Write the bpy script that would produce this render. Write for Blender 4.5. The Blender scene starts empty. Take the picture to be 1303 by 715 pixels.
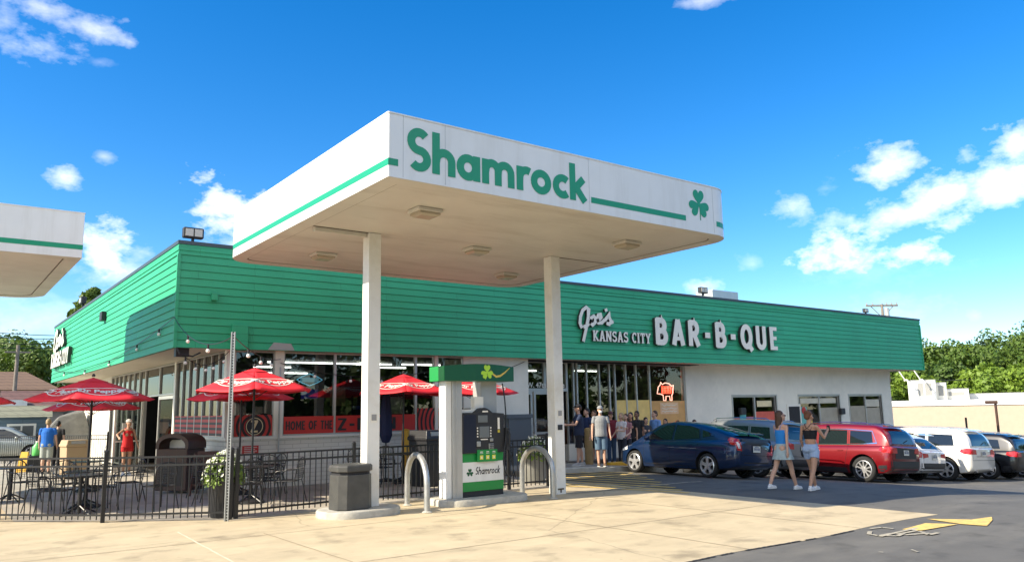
import bpy, bmesh, math, random
import numpy as np
from mathutils import Vector, Matrix, noise
from mathutils.bvhtree import BVHTree
R = math.radians
scene = bpy.context.scene
COL = scene.collection
random.seed(7)

# ------------------------------------------------------------------ camera
IMW, IMH = 1303.0, 715.0
FPX, PITCH, ROLL, YAW, EYE = 1002.2, 0.16229, -0.018615, 0.641009, 1.8
_fw = Vector((math.sin(YAW)*math.cos(PITCH), math.cos(YAW)*math.cos(PITCH), math.sin(PITCH)))
_r = Vector((math.cos(YAW), -math.sin(YAW), 0)); _u = _r.cross(_fw)
_r2 = math.cos(ROLL)*_r + math.sin(ROLL)*_u; _u2 = -math.sin(ROLL)*_r + math.cos(ROLL)*_u
cam = bpy.data.objects.new('camera', bpy.data.cameras.new('camera'))
COL.objects.link(cam)
M = Matrix(((_r2.x, _u2.x, -_fw.x, 0), (_r2.y, _u2.y, -_fw.y, 0), (_r2.z, _u2.z, -_fw.z, EYE), (0, 0, 0, 1)))
cam.matrix_world = M
cam.data.sensor_width = 36; cam.data.lens = FPX/IMW*36
cam.data.clip_start = 0.1; cam.data.clip_end = 3000
scene.camera = cam

def ray(px, py): return _fw + _r2*((px-IMW/2)/FPX) - _u2*((py-IMH/2)/FPX)
def atZ(px, py, z=0.0): d = ray(px, py); return Vector((0, 0, EYE)) + d*((z-EYE)/d.z)
def atY(px, py, y): d = ray(px, py); return Vector((0, 0, EYE)) + d*(y/d.y)
def atX(px, py, x): d = ray(px, py); return Vector((0, 0, EYE)) + d*(x/d.x)
def atD(px, py, dep): return Vector((0, 0, EYE)) + ray(px, py)*dep

# ------------------------------------------------------------------ light
EXPOSURE = 1.05
SUN_DIR = Vector((1.0, -0.2, -0.677)).normalized()     # direction the light travels
sun = bpy.data.objects.new('sun', bpy.data.lights.new('sun', 'SUN'))
COL.objects.link(sun)
sun.data.energy = 4.4; sun.data.angle = R(0.53); sun.data.color = (1.0, 0.89, 0.71)
sun.rotation_euler = SUN_DIR.to_track_quat('-Z', 'Y').to_euler()
scene.view_settings.view_transform = 'Standard'; scene.view_settings.look = 'None'
scene.view_settings.exposure = EXPOSURE; scene.view_settings.gamma = 1
scene.view_settings.use_curve_mapping = False

world = bpy.data.worlds.new('World'); scene.world = world; world.use_nodes = True
nt = world.node_tree; nt.nodes.clear()
def N(t, **k):
    n = nt.nodes.new(t)
    for a, b in k.items(): setattr(n, a, b)
    return n
def L(a, b): nt.links.new(a, b)
def mth(op, a, b=None, c=None, clamp=False):
    n = N('ShaderNodeMath', operation=op); n.use_clamp = clamp
    for i, v in enumerate((a, b, c)):
        if v is None: continue
        if isinstance(v, (int, float)): n.inputs[i].default_value = v
        else: L(v, n.inputs[i])
    return n.outputs[0]
sky = N('ShaderNodeTexSky', sky_type='NISHITA'); sky.sun_disc = False
sky.sun_elevation = math.asin(-SUN_DIR.z); sky.sun_rotation = math.atan2(-SUN_DIR.x, -SUN_DIR.y)
sky.air_density = 1.0; sky.dust_density = 0.25; sky.ozone_density = 3.5; sky.altitude = 300
hs = N('ShaderNodeHueSaturation'); hs.inputs['Saturation'].default_value = 1.38; hs.inputs['Hue'].default_value = 0.504
hs.inputs['Value'].default_value = 1.3
L(sky.outputs[0], hs.inputs['Color'])
tc = N('ShaderNodeTexCoord'); sx = N('ShaderNodeSeparateXYZ'); L(tc.outputs['Generated'], sx.inputs[0])
az = mth('ARCTAN2', sx.outputs[0], sx.outputs[1]); el = mth('ARCSINE', sx.outputs[2])
_mp = N('ShaderNodeMapping'); _mp.inputs['Scale'].default_value = (1, 1, 1.7); L(tc.outputs['Generated'], _mp.inputs[0]); nz = N('ShaderNodeTexNoise'); nz.inputs['Scale'].default_value = 9; nz.inputs['Detail'].default_value = 5; nz.inputs['Roughness'].default_value = .58
L(_mp.outputs[0], nz.inputs['Vector'])
nz2 = N('ShaderNodeTexNoise'); nz2.inputs['Scale'].default_value = 34; nz2.inputs['Detail'].default_value = 5; nz2.inputs['Roughness'].default_value = .62
L(_mp.outputs[0], nz2.inputs['Vector'])
warp = mth('ADD', mth('MULTIPLY', mth('SUBTRACT', nz.outputs[0], .5), 3.4), mth('MULTIPLY', mth('SUBTRACT', nz2.outputs[0], .5), 2.2))
# clouds: centre (photo px), half-size px, softness (1 = crisp cumulus, higher = veil), strength
CL = [(60, 12, 60, 20, 2.0, .9), (110, 36, 62, 22, 1.8, .85), (60, 60, 70, 28, 2.0, .8), (8, 25, 20, 24, 2.4, .7), (128, 80, 26, 10, 3, .4),
      (80, 225, 22, 15, 1.6, .95), (133, 199, 15, 9, 2.2, .6), (290, 272, 60, 46, .8, 1), (330, 260, 30, 26, .8, 1), (132, 322, 34, 42, .9, 1),
      (150, 352, 70, 40, 2.2, .8), (60, 405, 110, 34, 3.2, .6), (300, 320, 90, 40, 1.8, .9),
      (1128, 214, 54, 30, 1.3, .95), (1010, 268, 40, 34, 1.8, .8), (1060, 280, 80, 22, 1.8, .8), (1130, 272, 80, 28, 1.5, .95), (1195, 252, 78, 42, 1.2, 1),
      (1262, 238, 70, 40, 1.3, 1), (1290, 178, 40, 26, 1.2, 1), (1228, 198, 24, 16, 1.6, .9), (1050, 240, 28, 16, 2.8, .45),
      (1062, 314, 72, 38, .9, 1), (1163, 321, 62, 22, .9, 1), (893, 2, 56, 8, 2.4, .7), (955, 336, 18, 12, 2.6, .5), (1240, 401, 14, 9, 2.4, .5),
      (893, 368, 24, 14, 1.8, .8), (1140, 395, 60, 26, 3.4, .5), (1100, 345, 120, 20, 3.6, .3)]
acc = None
wp1 = mth('ADD', warp, 1.0); pv = N('ShaderNodeCombineXYZ'); L(az, pv.inputs[0]); L(el, pv.inputs[1])
for (cx, cy, hx, hy, soft, stg) in CL:
    d = ray(cx, cy).normalized(); d2 = ray(cx+hx, cy).normalized(); d3 = ray(cx, cy-hy).normalized()
    a0 = math.atan2(d.x, d.y); e0 = math.asin(d.z)
    ha = abs(math.atan2(d2.x, d2.y)-a0)+1e-4; he = abs(math.asin(d3.z)-e0)+1e-4
    v1 = N('ShaderNodeVectorMath', operation='MULTIPLY_ADD'); L(pv.outputs[0], v1.inputs[0]); v1.inputs[1].default_value = (1/ha, 1/he, 0); v1.inputs[2].default_value = (-a0/ha, -e0/he, 0)
    v2 = N('ShaderNodeVectorMath', operation='LENGTH'); L(v1.outputs[0], v2.inputs[0])
    f = mth('MULTIPLY_ADD', mth('SUBTRACT', wp1, v2.outputs['Value']), stg/(soft*1.9+.3), 0.0)
    f = mth('MINIMUM', f, stg)
    acc = f if acc is None else mth('MAXIMUM', acc, f)
# unseen clouds added behind the camera to whiten the fill (azimuth, elevation, half sizes)
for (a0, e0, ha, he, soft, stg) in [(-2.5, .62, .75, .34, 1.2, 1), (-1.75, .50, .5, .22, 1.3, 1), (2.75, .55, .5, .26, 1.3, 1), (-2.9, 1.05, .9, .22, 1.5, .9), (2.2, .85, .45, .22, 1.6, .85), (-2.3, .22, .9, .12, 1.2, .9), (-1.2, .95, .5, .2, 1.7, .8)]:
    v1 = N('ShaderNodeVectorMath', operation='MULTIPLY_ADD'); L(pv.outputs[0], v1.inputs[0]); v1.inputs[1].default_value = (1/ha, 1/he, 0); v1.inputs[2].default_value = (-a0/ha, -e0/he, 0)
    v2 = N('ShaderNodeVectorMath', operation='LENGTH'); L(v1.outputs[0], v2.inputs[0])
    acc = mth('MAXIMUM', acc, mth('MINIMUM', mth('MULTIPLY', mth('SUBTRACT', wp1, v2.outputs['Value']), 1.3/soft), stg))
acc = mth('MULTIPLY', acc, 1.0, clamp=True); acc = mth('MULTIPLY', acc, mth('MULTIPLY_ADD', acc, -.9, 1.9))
nz3 = N('ShaderNodeTexNoise'); nz3.inputs['Scale'].default_value = 14; nz3.inputs['Detail'].default_value = 2
L(tc.outputs['Generated'], nz3.inputs['Vector'])
shade = mth('ADD', .80, mth('MULTIPLY', nz3.outputs[0], .35))
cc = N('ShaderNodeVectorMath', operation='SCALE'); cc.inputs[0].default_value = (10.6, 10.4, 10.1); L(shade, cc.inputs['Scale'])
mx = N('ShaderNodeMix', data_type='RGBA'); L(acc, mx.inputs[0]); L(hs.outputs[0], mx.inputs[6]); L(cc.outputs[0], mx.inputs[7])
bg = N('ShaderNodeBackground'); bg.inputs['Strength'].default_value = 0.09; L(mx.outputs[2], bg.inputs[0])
world.cycles.sampling_method = 'MANUAL'; world.cycles.sample_map_resolution = 512
scene.cycles.max_bounces = 5; scene.cycles.transparent_max_bounces = 10; scene.cycles.diffuse_bounces = 3; scene.cycles.glossy_bounces = 3
out = N('ShaderNodeOutputWorld'); L(bg.outputs[0], out.inputs[0])

# ------------------------------------------------------------------ materials
def mat(name, col, rough=.6, metal=0.0, var=0.0, vscale=3.0, bump=0.0, bscale=40.0, spec=None, coat=0.0, emit=0.0, ecol=None, stain=None, sscale=.5, rvar=0.0, stretch=None):
    m = bpy.data.materials.new(name); m.use_nodes = True; t = m.node_tree; b = t.nodes['Principled BSDF']
    b.inputs['Roughness'].default_value = rough; b.inputs['Metallic'].default_value = metal
    b.inputs['Base Color'].default_value = (*col, 1)
    if spec is not None: b.inputs['Specular IOR Level'].default_value = spec
    if coat: b.inputs['Coat Weight'].default_value = coat; b.inputs['Coat Roughness'].default_value = .04
    if emit:
        m.cycles.emission_sampling = 'NONE' if emit < 6 else 'AUTO'
        b.inputs['Emission Color'].default_value = (*(ecol or col), 1); b.inputs['Emission Strength'].default_value = emit
    c = t.nodes.new('ShaderNodeTexCoord')
    if var or stain or rvar:
        n = t.nodes.new('ShaderNodeTexNoise'); n.inputs['Scale'].default_value = vscale; n.inputs['Detail'].default_value = 7; n.inputs['Roughness'].default_value = .62
        t.links.new(c.outputs['Object'], n.inputs['Vector'])
        mr = t.nodes.new('ShaderNodeMapRange'); mr.inputs[1].default_value = .3; mr.inputs[2].default_value = .7; mr.inputs[3].default_value = 1-var; mr.inputs[4].default_value = 1+var
        t.links.new(n.outputs[0], mr.inputs[0])
        v = t.nodes.new('ShaderNodeVectorMath'); v.operation = 'SCALE'; v.inputs[0].default_value = col; t.links.new(mr.outputs[0], v.inputs['Scale'])
        last = v.outputs[0]
        if stain:
            n2 = t.nodes.new('ShaderNodeTexNoise'); n2.inputs['Scale'].default_value = sscale; n2.inputs['Detail'].default_value = 9; n2.inputs['Roughness'].default_value = .68
            if stretch:
                mp_ = t.nodes.new('ShaderNodeMapping'); mp_.inputs['Scale'].default_value = stretch; t.links.new(c.outputs['Object'], mp_.inputs[0]); t.links.new(mp_.outputs[0], n2.inputs['Vector'])
            else: t.links.new(c.outputs['Object'], n2.inputs['Vector'])
            r2 = t.nodes.new('ShaderNodeMapRange'); r2.inputs[1].default_value = .50; r2.inputs[2].default_value = .72; r2.inputs[4].default_value = .75; t.links.new(n2.outputs[0], r2.inputs[0])
            x = t.nodes.new('ShaderNodeMix'); x.data_type = 'RGBA'; t.links.new(r2.outputs[0], x.inputs[0]); t.links.new(last, x.inputs[6]); x.inputs[7].default_value = (*stain, 1); last = x.outputs[2]
        t.links.new(last, b.inputs['Base Color'])
        if rvar:
            r3 = t.nodes.new('ShaderNodeMapRange'); r3.inputs[3].default_value = rough-rvar; r3.inputs[4].default_value = rough+rvar; t.links.new(n.outputs[0], r3.inputs[0]); t.links.new(r3.outputs[0], b.inputs['Roughness'])
    if bump:
        n3 = t.nodes.new('ShaderNodeTexNoise'); n3.inputs['Scale'].default_value = bscale; n3.inputs['Detail'].default_value = 4
        t.links.new(c.outputs['Object'], n3.inputs['Vector'])
        bp = t.nodes.new('ShaderNodeBump'); bp.inputs['Strength'].default_value = bump; bp.inputs['Distance'].default_value = .02
        t.links.new(n3.outputs[0], bp.inputs['Height']); t.links.new(bp.outputs[0], b.inputs['Normal'])
    return m

def glass_mat(name, tint=(.5, .55, .53), refl=.09, rough=.01):
    m = bpy.data.materials.new(name); m.use_nodes = True; t = m.node_tree; t.nodes.clear()
    o = t.nodes.new('ShaderNodeOutputMaterial'); x = t.nodes.new('ShaderNodeMixShader'); tr = t.nodes.new('ShaderNodeBsdfTransparent'); g = t.nodes.new('ShaderNodeBsdfGlossy')
    f = t.nodes.new('ShaderNodeFresnel'); f.inputs['IOR'].default_value = 1.5; a = t.nodes.new('ShaderNodeMath'); a.operation = 'ADD'; a.inputs[1].default_value = refl; a.use_clamp = True
    tr.inputs[0].default_value = (*tint, 1); g.inputs['Roughness'].default_value = rough
    # faint waviness of large panes
    c = t.nodes.new('ShaderNodeTexCoord'); n = t.nodes.new('ShaderNodeTexNoise'); n.inputs['Scale'].default_value = .9; t.links.new(c.outputs['Object'], n.inputs['Vector'])
    bp = t.nodes.new('ShaderNodeBump'); bp.inputs['Strength'].default_value = .05; bp.inputs['Distance'].default_value = .05
    t.links.new(n.outputs[0], bp.inputs['Height']); t.links.new(bp.outputs[0], g.inputs['Normal'])
    t.links.new(f.outputs[0], a.inputs[0]); t.links.new(a.outputs[0], x.inputs[0]); t.links.new(tr.outputs[0], x.inputs[1]); t.links.new(g.outputs[0], x.inputs[2]); t.links.new(x.outputs[0], o.inputs[0])
    return m

# ------------------------------------------------------------------ object helpers
ORG = {}
def tag(o, label=None, cat=None, group=None, kind=None):
    if label: o['label'] = label
    if cat: o['category'] = cat
    if group: o['group'] = group
    if kind: o['kind'] = kind
    return o
def empty(name, loc, rz=0.0, label=None, cat=None, group=None):
    o = bpy.data.objects.new(name, None); COL.objects.link(o); o.location = loc; o.rotation_euler = (0, 0, rz); o.empty_display_size = .2
    ORG[o.name] = Vector(loc); tag(o, label, cat, group); return o
def kids(o): return [c for c in bpy.data.objects if c.parent == o]
def copy_tree(o, parent=None):
    cs = list(o.children)
    c = o.copy(); COL.objects.link(c)
    if parent is not None: c.parent = parent
    for ch in cs: copy_tree(ch, c)
    return c

class MB:
    def __init__(s): s.v = []; s.f = []
    def add(s, vs, fs, M=None):
        k = len(s.v)
        if M is not None: vs = [M @ Vector(p) for p in vs]
        s.v += [tuple(p) for p in vs]; s.f += [tuple(i+k for i in f) for f in fs]; return s
    def box(s, x0, y0, z0, x1, y1, z1, M=None):
        if x0 > x1: x0, x1 = x1, x0
        if y0 > y1: y0, y1 = y1, y0
        if z0 > z1: z0, z1 = z1, z0
        return s.add([(x0,y0,z0),(x1,y0,z0),(x1,y1,z0),(x0,y1,z0),(x0,y0,z1),(x1,y0,z1),(x1,y1,z1),(x0,y1,z1)],
                     [(0,3,2,1),(4,5,6,7),(0,1,5,4),(1,2,6,5),(2,3,7,6),(3,0,4,7)], M)
    def prism(s, poly, a, b, M=None):
        """poly in (x,y) extruded from z=a to z=b (convex or not)"""
        n = len(poly); ar = sum(poly[i][0]*poly[(i+1) % n][1]-poly[(i+1) % n][0]*poly[i][1] for i in range(n))
        if ar < 0: poly = poly[::-1]
        vs = [(p[0], p[1], a) for p in poly]+[(p[0], p[1], b) for p in poly]
        return s.add(vs, [tuple(range(n))[::-1], tuple(range(n, 2*n))]+[(i, (i+1) % n, n+(i+1) % n, n+i) for i in range(n)], M)
    def loft(s, rings, cap=True, M=None, closed=True):
        n = len(rings[0]); vs = [p for r in rings for p in r]; fs = []
        for k in range(len(rings)-1):
            for i in range(n if closed else n-1):
                j = (i+1) % n; fs.append((k*n+i, k*n+j, (k+1)*n+j, (k+1)*n+i))
        if cap and closed: fs.append(tuple(range(n))[::-1]); fs.append(tuple((len(rings)-1)*n+i for i in range(n)))
        return s.add(vs, fs, M)
    def cyl(s, p0, p1, r0, r1=None, n=12, M=None):
        return s.tube([p0, p1], r0, n, r1=r1, M=M)
    def tube(s, path, r, n=8, r1=None, M=None, radii=None):
        path = [Vector(p) for p in path]; rings = []; prev = None
        for i, p in enumerate(path):
            if i == 0: t = path[1]-p
            elif i == len(path)-1: t = p-path[i-1]
            else: t = (path[i+1]-path[i]).normalized()+(p-path[i-1]).normalized()
            t = t.normalized() if t.length > 1e-9 else Vector((0, 0, 1))
            if prev is None:
                a = Vector((0, 0, 1)) if abs(t.z) < .9 else Vector((1, 0, 0)); x = t.cross(a).normalized()
            else: x = (prev-t*prev.dot(t)).normalized()
            prev = x; y = t.cross(x)
            rr = radii[i] if radii else (r if r1 is None else r+(r1-r)*i/(len(path)-1))
            rings.append([p+x*(rr*math.cos(2*math.pi*k/n))+y*(rr*math.sin(2*math.pi*k/n)) for k in range(n)])
        return s.loft(rings, M=M)
    def lathe(s, prof, c=(0, 0, 0), n=16, M=None, axis='z', cap=True):
        rings = []
        for (r, z) in prof:
            ring = []
            for k in range(n):
                a = 2*math.pi*k/n; q = (r*math.cos(a), r*math.sin(a), z)
                if axis == 'x': q = (q[2], q[0], q[1])
                ring.append((q[0]+c[0], q[1]+c[1], q[2]+c[2]))
            rings.append(ring)
        return s.loft(rings, M=M, cap=cap)
    def sphere(s, c, r, n=10, M=None, sc=(1, 1, 1)):
        rings = []
        for i in range(n+1):
            a = -math.pi/2+math.pi*i/n; rr = max(math.cos(a), .02)*r
            rings.append([(c[0]+rr*math.cos(2*math.pi*k/(2*n))*sc[0], c[1]+rr*math.sin(2*math.pi*k/(2*n))*sc[1], c[2]+math.sin(a)*r*sc[2]) for k in range(2*n)])
        return s.loft(rings, M=M)
    def build(s, name, m, parent=None, smooth=None, bevel=0.0, world=True, seg=2):
        me = bpy.data.meshes.new(name)
        vs = s.v
        if parent is not None and world:
            o = ORG.get(parent.name, Vector((0, 0, 0))); vs = [(v[0]-o.x, v[1]-o.y, v[2]-o.z) for v in vs]
        me.from_pydata(vs, [], s.f); me.update()
        ob = bpy.data.objects.new(name, me); COL.objects.link(ob)
        if m is not None:
            for mm in (m if isinstance(m, (list, tuple)) else [m]): me.materials.append(mm)
        if parent is not None:
            ob.parent = parent
            if world: ORG[ob.name] = ORG.get(parent.name, Vector((0, 0, 0)))
        if smooth is not None:
            me.shade_smooth(); me.set_sharp_from_angle(angle=R(smooth))
        if bevel:
            b = ob.modifiers.new('bevel', 'BEVEL'); b.width = bevel; b.segments = seg; b.limit_method = 'ANGLE'; b.angle_limit = R(35)
        return ob

def rotM(loc, rz): return Matrix.Translation(loc) @ Matrix.Rotation(rz, 4, 'Z')
def bake(ob):
    dg = bpy.context.evaluated_depsgraph_get(); dg.update()
    me = bpy.data.meshes.new_from_object(ob.evaluated_get(dg)); old = ob.data; ob.modifiers.clear(); ob.data = me
    me.name = ob.name; bpy.data.meshes.remove(old) if old.users == 0 else None
    return ob

# ------------------------------------------------------------------ lettering: strokes on a (u,v) plane
def arc(cx, cy, rx, ry, a0, a1, n=14): return [(cx+rx*math.cos(R(a0+(a1-a0)*i/n)), cy+ry*math.sin(R(a0+(a1-a0)*i/n))) for i in range(n+1)]
def ribbon(pts, w):
    """2-D polygon strip of width w following pts; returns list of (left,right)"""
    out = []
    for i, p in enumerate(pts):
        a = pts[max(i-1, 0)]; b = pts[min(i+1, len(pts)-1)]
        closed = (abs(pts[0][0]-pts[-1][0])+abs(pts[0][1]-pts[-1][1])) < 1e-6 and len(pts) > 3
        if closed and i in (0, len(pts)-1): a = pts[-2]; b = pts[1]
        dx, dy = b[0]-a[0], b[1]-a[1]; l = math.hypot(dx, dy) or 1; nx, ny = -dy/l, dx/l
        ww = w[i] if isinstance(w, list) else w
        k = 1.0
        if 0 < i < len(pts)-1:
            e = (p[0]-pts[i-1][0], p[1]-pts[i-1][1]); le = math.hypot(*e) or 1
            k = 1/max(.5, abs((-e[1]/le)*nx+(e[0]/le)*ny))
        out.append(((p[0]+nx*ww*k/2, p[1]+ny*ww*k/2), (p[0]-nx*ww*k/2, p[1]-ny*ww*k/2)))
    return out
def strokes_mesh(mb, strokes, w, f, depth, d0=0.0):
    """f(u,v,d) -> world point; each stroke a solid ribbon, staggered 0.6 mm"""
    for si, st in enumerate(strokes):
        ww = w
        if isinstance(st, tuple): st, ww = st
        rb = ribbon(st, ww); top = depth+si*.0006
        vs = []; fs = []
        for (l, r) in rb: vs += [f(l[0], l[1], top), f(r[0], r[1], top), f(l[0], l[1], d0), f(r[0], r[1], d0)]
        n = len(rb)
        for i in range(n-1):
            a = i*4; b = a+4
            fs += [(a, a+1, b+1, b), (a, b, b+2, a+2), (a+1, a+3, b+3, b+1)]
        fs += [(0, 2, 3, 1), ((n-1)*4, (n-1)*4+1, (n-1)*4+3, (n-1)*4+2)]
        mb.add(vs, fs)
def slab(x, y, l=.2): return [(x-l, y), (x+l, y)]
FUT = {  # geometric bold, stroke .17
 'S': (.60, [arc(.29, .700, .205, .215, 38, 270)+arc(.29, .285, .205, .20, 90, -142)[1:]]),
 'h': (.62, [[(.085, 0), (.085, 1.0)], [(.085, .3)]+arc(.30, .34, .205, .20, 180, 0)+[(.505, 0)]]),
 'a': (.66, [arc(.29, .31, .215, .225, 0, 360, 24), [(.535, 0), (.535, .62)]]),
 'm': (.98, [[(.085, 0), (.085, .62)], [(.085, .3)]+arc(.275, .35, .18, .19, 180, 0)+[(.455, 0)], [(.455, .3)]+arc(.65, .35, .19, .19, 180, 0)+[(.84, 0)]]),
 'r': (.40, [[(.085, 0), (.085, .62)], [(.085, .25)]+arc(.30, .33, .21, .21, 180, 62)]),
 'o': (.66, [arc(.31, .31, .225, .225, 0, 360, 24)]),
 'c': (.52, [arc(.31, .31, .225, .225, 48, 312, 20)]),
 'k': (.60, [[(.085, 0), (.085, 1.0)], [(.12, .28), (.46, .62)], [(.20, .36), (.50, 0)]])}
BLK = {  # heavy poster capitals, stroke .2
 'B': (.60, [[(.1, 0), (.1, 1)], [(.05, .92), (.30, .92)]+arc(.30, .725, .16, .195, 90, -90)+[(.05, .53)], [(.05, .52), (.32, .52)]+arc(.32, .30, .19, .22, 90, -90)+[(.05, .08)]]),
 'A': (.66, [[(.09, 0), (.33, 1)], [(.57, 0), (.33, 1)], ([(.17, .26), (.49, .26)], .15)]),
 'R': (.62, [[(.1, 0), (.1, 1)], [(.05, .92), (.30, .92)]+arc(.30, .70, .17, .22, 90, -90)+[(.05, .48)], [(.28, .5), (.52, 0)]]),
 '-': (.42, [[(.06, .46), (.34, .46)]]),
 'Q': (.74, [arc(.36, .5, .26, .42, 0, 360, 26), [(.42, .26), (.68, -.08)]]),
 'U': (.66, [[(.1, 1), (.1, .34)]+arc(.31, .32, .21, .24, 180, 360)+[(.52, 1)]]),
 'E': (.50, [[(.1, 0), (.1, 1)], ([(.05, .92), (.46, .92)], .16), ([(.05, .51), (.42, .51)], .15), ([(.05, .08), (.46, .08)], .16)]),
 'H': (.62, [[(.1, 0), (.1, 1)], [(.52, 0), (.52, 1)], ([(.1, .5), (.52, .5)], .15)]),
 'O': (.70, [arc(.34, .5, .25, .41, 0, 360, 26)]),
 'M': (.80, [[(.1, 0), (.1, 1)], [(.70, 0), (.70, 1)], ([(.12, .98), (.40, .3), (.68, .98)], .17)]),
 'F': (.50, [[(.1, 0), (.1, 1)], ([(.05, .92), (.46, .92)], .16), ([(.05, .5), (.40, .5)], .15)]),
 'T': (.56, [[(.28, 0), (.28, 1)], ([(.02, .92), (.54, .92)], .16)]),
 'N': (.66, [[(.1, 0), (.1, 1)], [(.56, 0), (.56, 1)], ([(.1, .97), (.56, .03)], .18)]),
 'Z': (.56, [([(.04, .92), (.52, .92)], .16), ([(.46, .94), (.10, .06)], .18), ([(.04, .08), (.52, .08)], .16)]),
 ' ': (.34, [])}
SLB = {  # slab serif, stroke .15
 'K': (.72, [([(.14, 0), (.14, 1)], .17), [(.16, .38), (.52, .95)], ([(.26, .5), (.58, .05)], .17), (slab(.14, .05, .14), .1), (slab(.14, .95, .14), .1), (slab(.52, .95, .13), .1), (slab(.60, .05, .13), .1)]),
 'A': (.74, [[(.13, .03), (.36, 1)], ([(.59, .03), (.36, 1)], .17), ([(.2, .3), (.52, .3)], .1), (slab(.13, .05, .13), .1), (slab(.60, .05, .14), .1)]),
 'N': (.74, [[(.14, 0), (.14, 1)], [(.58, 0), (.58, 1)], ([(.14, .98), (.58, .04)], .17), (slab(.14, .05, .13), .1), (slab(.12, .95, .13), .1), (slab(.58, .95, .13), .1)]),
 'S': (.60, [(arc(.30, .72, .20, .21, 30, 270)+arc(.30, .285, .21, .215, 90, -150)[1:], .16), ([(.48, .72), (.48, .98)], .09), ([(.09, .03), (.09, .28)], .09)]),
 'C': (.62, [(arc(.34, .5, .24, .43, 50, 310), .16), ([(.53, .68), (.53, .96)], .09)]),
 'I': (.40, [([(.18, 0), (.18, 1)], .18), (slab(.18, .05, .16), .1), (slab(.18, .95, .16), .1)]),
 'T': (.62, [([(.3, 0), (.3, 1)], .18), ([(.02, .93), (.58, .93)], .13), ([(.05, .7), (.05, .95)], .09), ([(.55, .7), (.55, .95)], .09), (slab(.3, .05, .15), .1)]),
 'Y': (.70, [[(.12, .95), (.34, .42)], [(.56, .95), (.34, .42)], ([(.34, 0), (.34, .5)], .18), (slab(.12, .95, .13), .1), (slab(.57, .95, .13), .1), (slab(.34, .05, .15), .1)]),
 ' ': (.36, [])}
def write(font, text, gap, w):
    """list of (char, strokes, u0) with pen positions; total width"""
    res = []; u = 0
    for ch in text:
        adv, st = font[ch]; o = []
        for s in st:
            if isinstance(s, tuple): o.append(([(x+u, y) for x, y in s[0]], s[1]))
            else: o.append(([(x+u, y) for x, y in s], w))
        res.append((ch, o)); u += adv+gap
    return res, u-gap
def shamrock_polys():
    out = []
    for ang in (90, 210, 330):
        pts = []
        for i in range(33):
            t = -math.pi+2*math.pi*i/32; x = .0165*16*math.sin(t)**3; y = 1.12*.0165*(13*math.cos(t)-5*math.cos(2*t)-2*math.cos(3*t)-math.cos(4*t))
            y = y+.255
            a = R(ang-90); pts.append((x*math.cos(a)-y*math.sin(a), x*math.sin(a)+y*math.cos(a)))
        out.append(pts[:-1])
    return out
def put_shamrock(mb, f, cu, cv, s, depth):
    for k, pl in enumerate(shamrock_polys()):
        n = len(pl); top = depth+k*.0006
        vs = [f(cu+x*s, cv+y*s, top) for x, y in pl]+[f(cu+x*s, cv+y*s, 0) for x, y in pl]
        mb.add(vs, [tuple(range(n))]+[(i, (i+1) % n, n+(i+1) % n, n+i) for i in range(n)])
def text_obj(txt, size, f, name, m, parent, bold=.0, shear=0.0, depth=.003, spacing=1.0):
    """built-in font text mapped through f(u,v,d)"""
    cu = bpy.data.curves.new('t', 'FONT'); cu.body = txt; cu.size = size; cu.offset = bold; cu.shear = shear; cu.resolution_u = 3; cu.align_x = 'CENTER'; cu.align_y = 'CENTER'; cu.space_character = spacing
    to = bpy.data.objects.new('t', cu); COL.objects.link(to)
    dg = bpy.context.evaluated_depsgraph_get(); me = bpy.data.meshes.new_from_object(to.evaluated_get(dg))
    mb = MB(); mb.add([f(v.co.x, v.co.y, depth) for v in me.vertices], [tuple(p.vertices) for p in me.polygons])
    bpy.data.objects.remove(to); bpy.data.meshes.remove(me)
    return mb.build(name, m, parent, world=True) if name else mb
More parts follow.
